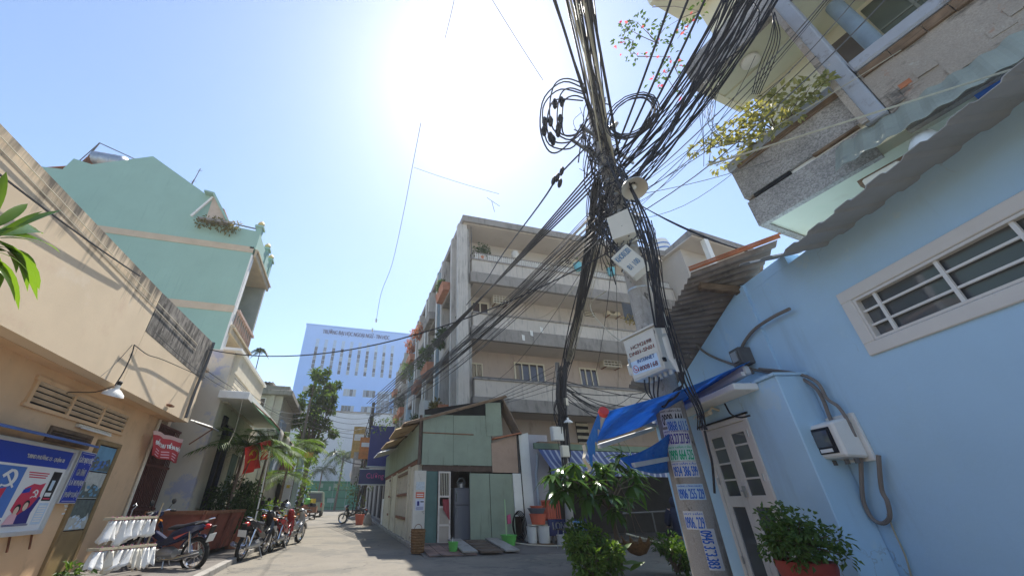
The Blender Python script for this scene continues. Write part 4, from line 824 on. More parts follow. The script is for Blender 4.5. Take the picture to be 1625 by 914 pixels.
while y < 23.5:
    b = MB(); b.corr((XS-.05,y,2.38),(0,.84,0),(.0,0,1.0+.1*random.random()),9,.012); b.build('wall_panel', m_shed, sh, solid=.005); y += .85
b = MB(); b.box((XS-.02,12.95,2.26),(XS+.06,24,2.38)); b.build('sill_beam', m_rust, sh); b = MB(); b.box((XS-.06,12.86,2.2),(XS+.02,12.98,3.7)); b.build('corner_trim', mat('dark_lintel', (.1,.07,.055)), sh)
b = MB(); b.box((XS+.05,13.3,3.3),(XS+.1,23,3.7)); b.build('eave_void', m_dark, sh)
shade('eave_lamp', gx(644,690,2.05), .17, 'white lamp shade under the shed eave beside the street')
# papers on the corner post
for i, (z0, z1, m, lab) in enumerate(((1.5,1.72,mat('paper_grey',(.5,.55,.58),.9,.2,20),'faded grey notice topmost on the white shed post'),(1.28,1.44,mat('paper_red',(.62,.16,.1),.8),'orange red strip notice on the white shed post'),(.96,1.25,mat('paper_pale',(.6,.62,.72),.9),'pale notice with a portrait lowest on the white shed post'))):
    b = MB(); b.box((2.12,SY-.046,z0),(2.38,SY-.0415,z1)); o = b.top('paper_notice', m, lab, 'notice', (2.25,SY-.046,z0))
    if i == 1: 
        for k in range(2): q = MB(); q.box((2.15,SY-.048,z0+.04+k*.05),(2.35,SY-.046,z0+.06+k*.05)); q.build('small_print', m_pwhite, o)
    if i == 2:
        q = MB(); q.box((2.17,SY-.048,1.08),(2.24,SY-.046,1.2)); q.build('portrait', m_pnavy, o); q = MB(); q.box((2.27,SY-.048,1.17),(2.37,SY-.046,1.2)); q.build('small_print', m_pblack, o)
        for k in range(4): q = MB(); q.box((2.15,SY-.048,.98+k*.022),(2.36,SY-.046,.988+k*.022)); q.build('small_print', m_pnavy, o)
# ================================================================== white wall + stall frontage
wl = thing('white_side_wall', 'pale lilac plastered wall between the green shed and the striped awning', 'wall', (6.1, SY, .15))
m_lil = mat('lilac_plaster', (.5,.48,.5), .92, .08, 1.4, .15, 25, dirt=((.34,.32,.33), 2, .56, .75, (2,2,.5)))
b = MB(); b.prism([(5.63,SY,.1),(6.0,SY,.1),(6.0,SY,3.3),(5.63,SY,3.2)], (0,.3,0)); b.build('wall', m_white, wl); b = MB(); b.box((6.0,SY+.05,.1),(6.75,SY+.3,3.25)); b.build('wall', m_lil, wl)
b = MB(); b.tube([(6.15,SY-.04,.2),(6.15,SY-.04,2.0),(6.22,SY-.06,2.3),(6.25,SY-.06,2.62)], .05, 8); b.build('drain_pipe', mat('pvc_grey', (.34,.38,.42), .5), wl, smooth=True)
b = MB(); b.tube([(5.6,SY-.04,3.2),(5.62,SY-.04,.8),(5.55,SY-.04,.76)], .02, 6); b.build('conduit', m_black, wl)
st_ = thing('stall', 'dark covered shop stall with a green beam below the apartment balcony', 'shop', (9, 12.8, .1))
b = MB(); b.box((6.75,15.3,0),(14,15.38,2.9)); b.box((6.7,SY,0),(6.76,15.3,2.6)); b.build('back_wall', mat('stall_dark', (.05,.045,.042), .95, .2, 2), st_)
b = MB(); b.box((6.02,12.5,2.74),(14,12.62,2.92)); b.build('beam', mat('beam_green', (.16,.22,.16), .8, .15, 3), st_)
b = MB(); b.box((6.3,12.7,2.93),(14,15.4,3.0)); b.build('roof', m_rtin, st_)
b = MB(); b.box((6.2,12.6,.05),(14,15.4,.13)); b.build('floor', m_pave, st_)
m_strb = mat('stripe_blue', (.10,.13,.26), .85, .1, 4); m_strw = mat('stripe_pale', (.38,.41,.5), .85, .08, 4)
sa = thing('striped_awning', 'blue and white striped awning hanging under the green beam of the stall', 'awning', (8.5, 12.3, 2.2))
for k in range(100):
    x = 6.15+k*.075; wd = .075
    b = MB(); b.grid(lambda u, v: Vector((x+wd*u, 12.52-.75*v, 2.72-.62*v-.1*sin(pi*v)*sin(x*2.1)**2)), 1, 5); b.grid(lambda u, v: Vector((x+wd*u, 11.77, 2.10-.2*v)), 1, 1); b.build('stripe', m_strw if k % 3 == 2 else m_strb, sa, solid=.004)
# things on the apron in front of the shed
m_pl_green = mat('plastic_green', (.13,.45,.1), .45, .08, 3, 0); m_pl_or = mat('plastic_orange', (.62,.14,.08), .45, .08, 3, 0); m_pl_w = mat('plastic_white', (.62,.62,.6), .5, .06, 3, 0, dirt=((.4,.38,.34),4,.6,.75)); m_pl_gr = mat('plastic_grey', (.12,.13,.16), .5, .1, 3, 0); m_pl_blue = mat('plastic_blue', (.12,.3,.5), .45, .1, 3, 0)
def bucket(c, r0, r1, h, m, lab, cat='bucket', handle=True, name='bucket'):
    t = thing(name, lab, cat, c); M = Matrix.Translation(Vector(c)); b = MB(); b.lathe([(r0,0),(r1,h),(r1*1.06,h),(r1*1.06,h+.015),(r1*.96,h+.01),(r0*.94,.02),(.01,.02)], M, 18); b.build('pail', m, t, smooth=True)
    if handle: b = MB(); b.tube([Vector(c)+Vector((r1*cos(k*pi/8),-.02,h-.01-r1*.8*sin(k*pi/8)*.5)) for k in range(9)], .006, 4); b.build('handle', m_steel, t)
    return t
az = apz
bucket((4.85,12.35,az(0,12.35)), .17,.23,.24, m_pl_green, 'wide green plastic basin bucket holding a broom in front of the shed doors'); bucket((2.95,11.5,az(0,11.5)+.02), .1,.13,.2, m_pl_green, 'small green bucket near the shed corner holding sticks')
br = thing('broom', 'broom with a pale green handle standing in the green bucket', 'broom', (4.8,12.35,.2)); b = MB(); b.tube([(4.78,12.35,.14),(4.86,12.55,1.25)], .013, 6); b.build('handle', mat('broom_green', (.4,.6,.3), .5), br); b = MB(); b.prism([(4.9,12.5,.6),(5.02,12.5,.62),(5.0,12.5,.86),(4.9,12.5,.82)], (0,.04,0)); b.build('dustpan', mat('plastic_pink', (.5,.08,.18), .5), br)
for i in range(3): b = MB(); b.tube([(2.9+.04*i,11.5,.05),(2.88+.06*i,11.52,.42-.05*i)], .007, 4); b.top('stick', m_white if i % 2 else m_steel, 'thin pale stick standing in the small green bucket', 'stick', (2.9+.04*i,11.5,.06), group='sticks in the small green bucket')
bk = thing('wicker_bin', 'round brown wicker bin with a wire handle at the shed corner kerb', 'basket', (2.05,11.75,.03)); m_wick = mat('wicker', (.2,.11,.05), .9, .35, 22, .6, 40)
M = Matrix.Translation((2.05,11.75,.02)); b = MB(); b.lathe([(.16,0),(.18,.25),(.19,.52),(.2,.53),(.17,.52),(.15,.02)], M, 20); b.build('body', m_wick, bk, smooth=True)
b = MB()
for k in range(8): b.lathe([(.168+.003*k,.03+k*.06),(.185+.003*k,.05+k*.06),(.168+.003*k,.075+k*.06)], M, 20, caps=False)
b.build('weave', m_wick, bk); b = MB(); b.tube([Vector((2.05+.1*cos(k*pi/8),11.75,.54+.12*sin(k*pi/8))) for k in range(9)], .008, 5); b.build('handle', m_rust, bk)
bucket((5.98,12.35,.12),.17,.2,.42,m_pl_w,'tall white paint bucket under the stacked basins'); bucket((5.62,12.4,.12),.13,.15,.4,m_pl_w,'narrow white bucket left of the tall paint bucket')
b = MB(); b.box((5.5,12.15,.07),(6.2,12.6,.115)); b.top('plank_stand', m_wood, 'low plank under the white buckets', 'plank', (5.85,12.4,.07))
b = MB(); b.box((5.55,12.25,.565),(6.15,12.55,.585)); b.top('board', m_cream, 'thin board lying across the white buckets', 'board', (5.85,12.4,.565))
bucket((5.85,12.38,.59),.2,.25,.26,m_pl_or,'red orange basin stacked on the white buckets','basin',False,'basin'); bucket((5.83,12.38,.87),.2,.27,.13,m_pl_gr,'dark grey basin stacked on the red basin','basin',False,'basin'); bucket((5.83,12.38,1.01),.17,.2,.05,m_pl_or,'shallow red tray on top of the stacked basins','tray',False,'tray')
cr = thing('red_crate', 'red plastic crate with open slats standing behind the blue sign', 'crate', (6.4,12.45,.68))
for k in range(6): b = MB(); b.box((6.18+k*.075,12.3,.68),(6.22+k*.075,12.32,1.22)); b.build('slat', m_pl_or, cr)
for z in (.68,1.18): b = MB(); b.box((6.16,12.3,z),(6.62,12.7,z+.05)); b.build('rim', m_pl_or, cr)
b = MB(); b.box((6.16,12.66,.73),(6.62,12.7,1.18)); b.build('back', m_pl_or, cr)
ls = thing('shop_sign', 'dark blue shop sign board with white lettering standing on the apron', 'sign', (6.5,12.2,.15)); b = MB(); b.box((6.1,12.2,.3),(7.4,12.26,.72)); b.build('panel', mat('sign_navy', (.025,.03,.11), .5, .1, 3), ls); b = MB(); b.box((6.2,12.23,.1),(6.26,12.28,.3)); b.box((7.2,12.23,.1),(7.26,12.28,.3)); b.build('leg', m_cableg, ls)
letters('LONG', plane_fn((6.51,12.196,.55),(.56,0,0),(0,0,.2)), m_pwhite, ls, bold=.01)
bucket((6.4,12.0,.08),.14,.17,.24,m_pl_w,'low white pail in front of the blue sign'); 
stl = thing('metal_stool', 'folding stool with thin metal legs in front of the blue sign', 'stool', (6.2,11.4,.04)); b = MB(); b.obox((6.25,11.45,.5),(.42,.36,.03)); b.build('seat', mat('stool_dark', (.06,.06,.06), .7), stl)
for x, y in ((6.08,11.3),(6.42,11.3),(6.08,11.6),(6.42,11.6)): b = MB(); b.tube([(x,y,.5),(x+(.06 if x > 6.2 else -.06),y+(.03 if y > 11.4 else -.03),.04)], .012, 6); b.build('leg', m_steel, stl)
b = MB(); b.tube([(6.06,11.29,.22),(6.44,11.29,.22)], .01, 5); b.build('stretcher', m_steel, stl)
# hose coils and cable on the wall
b = MB()
for k in range(4): r = .3+.03*k; b.tube([(5.33+r*.55*cos(t*pi/10)+.02*k, SY-.12-.02*k, .55+r*sin(t*pi/10)) for t in range(20)], .014, 6, closed=True)
b.top('hose_coil', m_black, 'black hose coiled against the shed wall beside the cabinet door', 'hose', (5.33,SY-.1,.2))
b = MB(); b.tube([(5.1,12.5,.13),(5.4,12.2,.1),(5.9,12.0,.08),(6.3,11.9,.08)], .015, 6); b.top('hose', m_cream, 'pale hose lying on the apron below the white buckets', 'hose', (5.4,12.2,.09))
# ================================================================== ALLEY, right far: signs, pole, creepers, bike
bs = thing('blue_signboard', 'tall dark blue signboard projecting over the alley past the shed', 'sign', (1.6, 25.2, 2.5))
m_navy = mat('sign_blue', (.035,.045,.2), .6, .08, 2); b = MB(); b.box((1.15,25.2,3.05),(2.6,25.45,5.35)); b.build('panel', m_navy, bs); b = MB(); b.box((1.1,25.15,3.0),(2.65,25.5,3.06)); b.build('frame', m_steel, bs)
b = MB(); b.box((.75,24.9,2.1),(2.4,25.1,2.85)); b.build('panel', mat('sign_navy2', (.03,.04,.14), .5), bs); b = MB(); b.box((.7,24.88,2.05),(2.45,25.12,2.1)); b.box((.7,24.88,2.85),(2.45,25.12,2.9)); b.build('frame', m_steel, bs)
letters('Cường', plane_fn((1.65,24.89,2.5),(1.0,0,0),(0,0,.38)), mat('sign_pink', (.6,.12,.3), .5), bs)
b = MB(); b.box((2.36,25.26,2.9),(2.42,25.4,5.3)); b.build('post', m_steel, bs)
for i, (x, y, z0, z1, m, lab) in enumerate(((.62,27,3.6,4.9,mat('sign_orange',(.6,.22,.06),.7,.2,5),'orange sign panel between the pole and the blue signboard'),(.35,29,2.2,4.2,mat('sign_faded',(.42,.42,.4),.8,.3,5),'faded pale sign panel behind the alley pole'),(.15,31,4.0,6.2,mat('sign_ochre',(.5,.32,.1),.8,.3,5),'ochre shop sign farther down the alley'))):
    t = thing('shop_sign', lab, 'sign', (x,y,z0)); b = MB(); b.box((x,y,z0),(x+.9,y+.08,z1)); b.build('panel', m, t); b = MB(); b.box((x+.1,y-.01,z0+(z1-z0)*.55),(x+.8,y,z0+(z1-z0)*.75)); b.build('print_band', m_pwhite, t); b = MB(); b.bar((x+.9,y+.04,z1-.1),(2.4,y+.04,z1-.1),.05); b.build('bracket', m_rust, t)
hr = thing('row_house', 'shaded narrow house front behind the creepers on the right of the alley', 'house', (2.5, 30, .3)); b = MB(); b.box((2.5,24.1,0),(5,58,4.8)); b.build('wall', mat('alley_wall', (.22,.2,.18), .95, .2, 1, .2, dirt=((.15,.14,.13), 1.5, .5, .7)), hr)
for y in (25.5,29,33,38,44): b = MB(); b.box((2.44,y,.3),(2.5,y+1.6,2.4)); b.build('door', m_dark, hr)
b = MB(); b.box((2.2,24.2,.1),(2.28,24.9,1.35)); b.top('leaning_board', m_white, 'white board leaning on the wall past the shed', 'panel', (2.24,24.5,.1))
# ================================================================== utility poles in the alley
def upole(x, y, h, r, lab, m=m_conc, lean=0, arm=True):
    t = thing('utility_pole', lab, 'utility pole', (x,y,zg(y))); b = MB(); b.tube([(x,y,zg(y)-.2),(x+lean*.5,y,h/2),(x+lean,y,h)], [r,r*.85,r*.65], 10); b.build('pole', m, t, smooth=True)
    if arm:
        for z in (h-.35,h-.9): b = MB(); b.bar((x+lean-.45,y-.12,z),(x+lean+.45,y-.12,z),.06); a = b.build('cross_arm', m_steel, t)
    return t
upole(1.3,29,7.6,.17,'concrete utility pole wrapped in cables and creeper on the right of the alley', mat('dark_pole', (.12,.11,.1), .95, .3, 4))
upole(-2.6,24,6.5,.09,'slim concrete pole in front of the tree on the left of the alley', mat('pole_brown_grey', (.2,.175,.15), .95, .2, 3, .3), .0, False)
b = MB(); b.tube([(-2.45,23,0),(-2.35,23,3.2)], .13, 10); t = b.top('blue_pipe_post', mat('post_blue_grey', (.3,.38,.42), .7), 'blue grey post among the vines on the left', 'post', (-2.45,23,0))
# ================================================================== BLUE HOUSE (right); frame BH: x=d away from street, y=s along it
bh = thing('blue_house', 'pale blue house on the right with a white framed strip window and projecting door bay', 'house', (4.35, 4, 0), F=BH)
m_blue = mat('pale_blue_paint', (.45,.66,.84), .85, .05, .9, .15, 26, dirt=[((.44,.63,.74), .6, .45, .75), ((.52,.71,.85), 3, .62, .8), ((.35,.50,.62), 1.3, .58, .84, (1.5,1.5,.22)), ((.51,.69,.82), .9, .60, .63), ((.5,.62,.68), 9, .69, .73)], crack=(.7,.006,(.34,.44,.5)))
def B(): return MB(BH)
def wall_hole(par, m, d, t, s0, s1, z0, z1, hs0, hs1, hz0, hz1):
    b = B(); b.box((d,s0,z0),(d+t,hs0,z1)); b.box((d,hs1,z0),(d+t,s1,z1)); b.box((d,hs0,z0),(d+t,hs1,hz0)); b.box((d,hs0,hz1),(d+t,hs1,z1)); return b.build('wall', m, par)
ws0, ws1, wz0, wz1 = 1.55, 3.80, 2.64, 3.12
wall_hole(bh, m_blue, 4.35, .2, -4, 5.2, -.02, 3.93, ws0, ws1, wz0, wz1)
b = B(); b.box((4.55,8.4,0),(6.6,8.6,3.9)); b.box((4.55,-4,0),(6.6,-3.8,3.9)); b.box((6.5,-3.8,0),(6.6,8.4,3.9)); b.box((4.55,-3.8,3.8),(6.5,8.4,3.88)); b.prism([(4.35,4.3,3.932),(4.35,5.198,3.932),(4.35,5.198,4.10),(4.35,4.3,4.08)], (.2,0,0)); b.prism([(4.35,5.202,-.02),(4.35,8.6,-.02),(4.35,8.6,2.96),(4.35,5.202,4.12)], (.2,0,0)); b.build('rear_wall', m_blue, bh)
b = B(); b.prism([(4.31,5.12,2.6),(4.31,8.4,2.6),(4.31,8.4,3.0),(4.31,5.12,4.08)], (.039,0,0)); b.build('wall_band', m_blue, bh)
# strip window
m_wfr = mat('window_frame_white', (.72,.69,.64), .6, .04, 3, .06, 40, dirt=((.55,.5,.45), 3, .6, .8))
f = B(); o_ = .13
f.box((4.325,ws0-o_,wz0-o_),(4.36,ws1+o_,wz0)); f.box((4.325,ws0-o_,wz1),(4.36,ws1+o_,wz1+o_)); f.box((4.325,ws0-o_,wz0),(4.36,ws0,wz1)); f.box((4.325,ws1,wz0),(4.36,ws1+o_,wz1))
wf = f.build('window', m_wfr, bh, bev=.008)
f = B(); f.box((4.335,ws0+.004,wz0+.004),(4.40,ws1-.004,wz0+.03)); f.box((4.335,ws0+.004,wz1-.03),(4.40,ws1-.004,wz1-.004)); f.box((4.335,ws0+.004,wz0+.03),(4.40,ws0+.03,wz1-.03)); f.box((4.335,ws1-.03,wz0+.03),(4.40,ws1-.004,wz1-.03)); f.build('sash', m_wfr, wf)
for k in (1,2): z = wz0+(wz1-wz0)*k/3; f = B(); f.box((4.36,ws0+.03,z-.011),(4.38,ws1-.03,z+.011)); f.build('bar', m_white, wf)
vs = [3.58, 2.98, 2.42, 1.98]
for s in vs: f = B(); f.box((4.352,s-.016,wz0+.03),(4.372,s+.016,wz1-.03)); f.build('bar', m_white, wf)
m_mirror = mat('window_glass_reflective', (.10,.11,.12), .03, .05, 1, 0, spec=1.0)
ed = [ws1-.03]+vs+[ws0+.03]
for a, c in zip(ed, ed[1:]): f = B(); f.box((4.395,c,wz0+.03),(4.40,a,wz1-.03)); f.build('pane', m_mirror, wf)
f = B(); f.box((4.7,ws0,wz0),(4.72,ws1,wz1)); f.build('room_dark', m_dark, wf)
# projecting door bay
pd0, ps0, ps1, pz = 3.95, 4.78, 8.3, 2.56
d0, d1, dz0, dz1 = 5.56, 6.72, .02, 2.24
b = B(); b.box((pd0,ps0,-.02),(4.349,d0,pz)); b.box((pd0,d1,-.02),(4.349,ps1,pz)); b.box((pd0,d0,dz1),(4.349,d1,pz)); b.build('door_bay', m_blue, bh, bev=.012)
b = B(); b.box((3.62,5.12,2.47),(pd0+.0,7.2,2.56)); b.build('door_canopy', m_white, bh, bev=.01)
b = B(); b.box((pd0-.03,ps0-.02,pz+.001),(4.349,ps1,pz+.035)); b.build('bay_coping', m_blue, bh)
df = B(); df.box((pd0-.012,d0,dz0),(pd0+.06,d0+.07,dz1)); df.box((pd0-.012,d1-.07,dz0),(pd0+.06,d1,dz1)); df.box((pd0-.012,d0+.07,dz1-.07),(pd0+.06,d1-.07,dz1)); dfo = df.build('door_frame', m_wfr, bh, bev=.005)
b = B(); b.box((pd0-.03,d0-.06,dz1),(pd0-.002,d1+.06,dz1+.02)); b.build('drip_edge', m_black, bh)
mid = (d0+d1)/2
for a, c in ((d0+.07, mid-.004), (mid+.004, d1-.07)):
    dl = B(); st = .1
    dl.box((pd0+.004,a,dz0+.02),(pd0+.045,a+st,dz1-.075)); dl.box((pd0+.004,c-st,dz0+.02),(pd0+.045,c,dz1-.075))
    for z0, z1 in ((dz0+.02,.18),(1.10,1.24),(dz1-.2,dz1-.075)): dl.box((pd0+.004,a+st,z0),(pd0+.045,c-st,z1))
    dlo = dl.build('door', m_wfr, bh, bev=.004)
    zz = [1.24,1.45,1.67,1.88,dz1-.2]
    for z in zz[1:-1]: b = B(); b.box((pd0+.01,a+st,z-.012),(pd0+.035,c-st,z+.012)); b.build('glazing_bar', m_wfr, dlo)
    for z0, z1 in zip(zz, zz[1:]): b = B(); b.box((pd0+.022,a+st-.003,z0),(pd0+.027,c-st+.003,z1)); b.build('pane', m_mirror, dlo)
    b = B(); b.box((pd0+.022,a+st-.003,.18),(pd0+.027,c-st+.003,1.10)); b.build('pane', m_mirror, dlo)
    for z in (.4,1.4,1.95): b = B(); q = a if a < mid-.1 else c; b.tube([(pd0-.012,(d0+.07 if a < mid-.1 else d1-.07),z),(pd0-.012,(d0+.07 if a < mid-.1 else d1-.07),z+.09)], .012, 6); b.build('hinge', m_steel, dlo)
b = B(); b.box((pd0-.03,mid-.05,1.22),(pd0-.0,mid-.015,1.36)); b.tube([(pd0-.03,mid-.03,1.3),(pd0-.06,mid-.03,1.3),(pd0-.06,mid-.1,1.3)], .009, 6); b.build('door_handle', m_steel, dfo)
b = B(); b.box((4.3,d0,.02),(4.34,d1,2.2)); b.build('room_dark', m_dark, bh)
# spiral bulb lamp by the door
cl = thing('spiral_lamp', 'spiral energy saving bulb in a holder above the blue house door', 'lamp', (pd0-.1, 6.35, 2.36), F=BH)
b = B(); b.tube([(pd0,6.1,2.4),(pd0-.1,6.1,2.44),(pd0-.12,6.16,2.38)], .02, 8); b.tube([(pd0-.12,6.14,2.38),(pd0-.12,6.3,2.37)], .035, 10); b.build('holder', m_cream, cl, smooth=True)
b = B(); b.tube([(pd0-.12+.028*cos(t*.9),6.3+t*.011,2.37+.028*sin(t*.9)) for t in range(26)], .009, 5); b.build('bulb', m_white, cl, smooth=True)
# corrugated tin hood along the top of the wall
m_hood = mat('grey_tin_hood', (.40,.395,.385), .6, .12, 1.5, .1, 20, dirt=[((.36,.35,.33), 2, .56, .75), ((.2,.13,.09), 4, .68, .76)])
b = B()
def hoodfn(u, v):
    s = 4.40-6.6*u; ph = (s*2.9) % 1.0; prof = .03*(max(0,min(1,(ph-.2)/.06))-max(0,min(1,(ph-.7)/.06)))
    return Vector((4.36-.58*v, s, 3.83-.12*v+prof*.9+(.40*max(0,s-3.75) if s > 3.75 else 0)))
b.grid(hoodfn, 340, 2); b.build('tin_hood', m_hood, bh, solid=.006)
# fibre cement roof overhang with timber brackets
m_fib = mat('fibre_cement', (.23,.2,.175), .95, .2, 3, .3, 40, dirt=[((.1,.09,.08), 2.5, .5, .7, (1,1,1)), ((.4,.37,.33), 8, .63, .7)])
b = B(); I1, I2, O1, O2 = Vector((4.5,4.42,4.40)), Vector((4.5,8.3,3.04)), Vector((3.6,5.12,4.30)), Vector((3.6,8.4,3.36)); b.grid(lambda u, v: I1.lerp(I2,u).lerp(O1.lerp(O2,u),v)+Vector((0,0,.022*cos(2*pi*26*u))), 156, 3); rf = b.build('roof_sheet', m_fib, bh, solid=.008)
b = B(); b.bar((3.56,5.08,4.34),(4.5,4.36,4.44),.025,.04); b.bar((3.54,5.05,4.37),(4.5,4.33,4.47),.02,.02); b.build('fascia_strip', m_terra, bh)
for s, z in ((5.25,4.05),(6.55,3.86)): b = B(); b.bar((4.36,s,z),(3.78,s+.05,z+.12),.1,.12); b.build('roof_bracket', m_wood, bh, bev=.01)
# conduits and junction box
jb = thing('junction_box', 'grey junction box with conduits on the blue house wall corner', 'junction box', (4.3, 5.56, 3.0), F=BH)
b = B(); b.box((4.12,5.45,2.95),(4.31,5.68,3.2)); b.build('box', m_cableg, jb, bev=.01); b = B(); b.box((4.1,5.5,3.0),(4.12,5.63,3.15)); b.build('cover', m_steel, jb)
def bh_cable(px, d, r, lab, name='conduit', m=None, n=7, cat='conduit'):
    pts = smooth_pts([gd(x, y, d) for x, y in px]); b = B(); b.tube(pts, r, n); return b.top(name, m or m_cableg, lab, cat, tuple(BH @ pts[0]), smooth=True)
m_cond = mat('conduit_grey_brown', (.22,.19,.17), .6, .15, 4, .05)
bh_cable([(1253,490),(1225,504),(1195,525),(1177,552),(1178,575),(1195,592)], 4.27, .022, 'curved bare conduit rising from the junction box on the blue wall', m=m_cond)
bh_cable([(1092,535),(1120,560),(1160,577),(1205,588),(1260,597),(1290,612),(1305,632),(1318,665),(1335,697)], 4.29, .02, 'long conduit running from the eave through the junction box down to the meter', m=m_cond)
bh_cable([(1205,585),(1262,592),(1296,606),(1312,632),(1330,645),(1345,667),(1357,693)], 4.28, .018, 'second conduit looping down to the right side of the meter', m=m_cond)
bh_cable([(1366,722),(1368,778),(1372,800),(1384,822),(1400,830),(1412,820),(1408,795),(1399,775),(1394,722)], 4.29, .02, 'u shaped conduit loop below the meter box', m=m_cond)
bh_cable([(1408,815),(1420,845),(1436,880),(1446,914),(1452,940)], 4.33, .008, 'thin pale cable dropping from the conduit loop', name='cable', m=m_cable2, n=5, cat='cable')
bh_cable([(1150,640),(1160,657),(1175,662),(1190,659)], 3.75, .012, 'short black cable curling under the door canopy', name='cable', m=m_cable, n=5, cat='cable')
# meter box
MZ = Matrix.Translation((0,0,.10)); BH0 = BH; BH = BH @ MZ
mb_ = thing('meter_box', 'white electricity meter box with a dark glazed front on the blue wall', 'meter box', (4.2, 4.7, 1.45), F=BH)
b = B(); b.box((4.32,4.42,1.44),(4.349,4.98,1.93)); b.build('back_plate', m_white, mb_, bev=.004)
b = B(); b.prism([(4.32,4.46,1.47),(4.10,4.48,1.49),(4.10,4.48,1.84),(4.32,4.46,1.90)], (0,.46,0)); b.build('casing', m_white, mb_, bev=.02)
b = B(); b.box((4.088,4.54,1.53),(4.10,4.88,1.80)); gl = b.build('window', m_pblack, mb_, bev=.004); b = B(); b.box((4.083,4.58,1.6),(4.088,4.84,1.77)); b.build('pane', m_mirror, gl); b = B(); b.box((4.083,4.6,1.545),(4.088,4.76,1.58)); b.build('label_strip', m_pwhite, gl)
b = B()
for s in (4.5,4.62,4.78,4.9): b.tube([(4.2,s,1.47),(4.2,s,1.42)], .022, 8)
b.build('gland', m_cableg, mb_)['kind'] = 'stuff'; BH = BH0
# ================================================================== BLUE RETRACTABLE AWNING
m_awb = mat('awning_blue', (.06,.28,.66), .7, .1, 3, .08, 30, dirt=[((.03,.18,.58), 3, .52, .7, (1,6,6)), ((.14,.42,.78), 2.2, .55, .7, (.6,5,2)), ((.12,.2,.34), 5, .64, .76)], trans=.5)
ba = thing('blue_awning', 'bright blue retractable awning with aluminium arms fixed to the blue house', 'awning', (3.9, 6.5, 2.8), F=BH)
b = B(); b.bar((3.95,5.2,2.77),(3.95,8.3,2.58),.1,.13); b.build('cassette', m_alu, ba, bev=.02); b = B(); b.bar((3.87,5.2,2.71),(3.87,8.3,2.52),.05,.06); b.build('cassette_lip', m_white, ba)
A0, A1, B0, B1 = Vector((3.97,5.12,2.86)), Vector((3.97,8.3,2.66)), gd(957,655,1.8), gd(938,702,1.75)
b = B(); b.grid(lambda u, v: A0.lerp(A1,v).lerp(B0.lerp(B1,v),u) + Vector((0,0,-.05*sin(pi*u)+.014*sin(v*40)*sin(pi*u)+.004*sin(v*17+u*9))), 16, 14); b.build('fabric', m_awb, ba, solid=.006, smooth='all')
b = B(); b.tube([B0, B1], .05, 10); b.build('front_bar', m_alu, ba, smooth=True); b = B(); dd = (B1-B0).normalized(); b.tube([B0-dd*.05, B0+dd*.02], .062, 14); b.build('end_cap', mat('cap_red', (.6,.06,.06), .5), ba, smooth=True)
b = B(); b.grid(lambda u, v: B0.lerp(B1,u)+Vector((-.06,0,-.32*v*(.4+.6*u)-.05*v*sin(u*23))), 14, 3); b.build('valance', m_awb, ba, solid=.005)
b = B(); b.grid(lambda u, v: B1+Vector((-.09+.05*v*sin(9*v),.15*u,-.02-.34*v)), 3, 8); b.build('torn_edge', m_cream, ba, solid=.004)
for p in (((972,672),(1040,675),2.4,3.85),((950,708),(1037,680),2.1,3.85)):
    a, c = gd(*p[0],p[2]), gd(*p[1],p[3]); b = B(); b.bar(a,c,.05,.07); b.build('arm', m_alu, ba, bev=.008)
C = [gd(1062,688,3.1), gd(983,727,2.2), gd(1002,741,2.25), gd(1066,748,3.2)]
b = B(); b.grid(lambda u, v: C[0].lerp(C[1],u).lerp(C[3].lerp(C[2],u),v)+Vector((0,0,-.05*sin(pi*u))), 10, 6); b.build('fabric', m_awb, ba, solid=.006, smooth='all')
a, c = gd(1005,738,2.3), gd(1068,726,3.2); b = B(); b.bar(a,c,.05,.06); b.build('arm', m_alu, ba)
# ================================================================== UPPER RIGHT BUILDING (frame UB)
ub = thing('balcony_building', 'old granite faced balcony building rising behind the blue house on the right', 'building', (7.2, 0, 0), F=UB)
def U(): return MB(UB)
m_gran = speckle('washed_granite', (.36,.335,.31), (.2,.19,.18), (.52,.485,.455), 55)
m_grn = mat('pale_green_soffit', (.64,.65,.52), .9, .05, 1.2, .1, 20, dirt=[((.54,.63,.46), 1.1, .56, .75), ((.6,.58,.45), 2, .62, .8)])
m_crm = mat('cream_soffit_wall', (.74,.71,.56), .9, .05, 1.2, .1, 20)
m_bcop = mat('blue_grey_coping', (.38,.40,.44), .9, .1, 2.5, .2, 30, dirt=[((.18,.16,.14), 3, .56, .7), ((.55,.52,.46), 6, .66, .74)])
m_rub = mat('spalled_plaster', (.42,.36,.30), .97, .2, 1.6, .7, 26, dirt=[((.36,.2,.14), 2.6, .6, .68), ((.13,.115,.1), 1.8, .55, .66, (1,1,3)), ((.45,.42,.37), 3.4, .62, .7)], fine=.25)
def ubox(name, a, c, m, **k): b = U(); b.box(a,c); return b.build(name, m, ub, **k)
ubox('wall', (8.3,-6,0), (14,2.4,16), m_crm)
ubox('balcony_soffit', (6.98,-6,5.44), (8.3,2.75,5.6), m_grn)
ubox('parapet_panel', (6.9,1.16,5.40), (7.0,2.85,5.94), m_gran); ubox('parapet_slot', (6.95,1.16,5.942), (7.0,2.6,6.03), m_white); ubox('slot_beam', (6.88,1.16,6.0), (6.95,1.75,6.035), m_wood); ubox('slot_beam', (6.9,2.1,5.96), (6.95,2.7,6.03), m_black)
ubox('parapet_panel', (6.88,1.1,6.036), (7.02,2.85,6.72), m_gran); ubox('parapet_coping', (6.84,1.1,6.722), (7.05,2.88,6.94), m_bcop, bev=.02); ubox('parapet_end', (7.0,2.74,5.4), (8.3,2.85,6.9), m_gran)
ubox('ledge', (6.83,1.1,6.66), (6.9,2.7,6.74), m_wood)
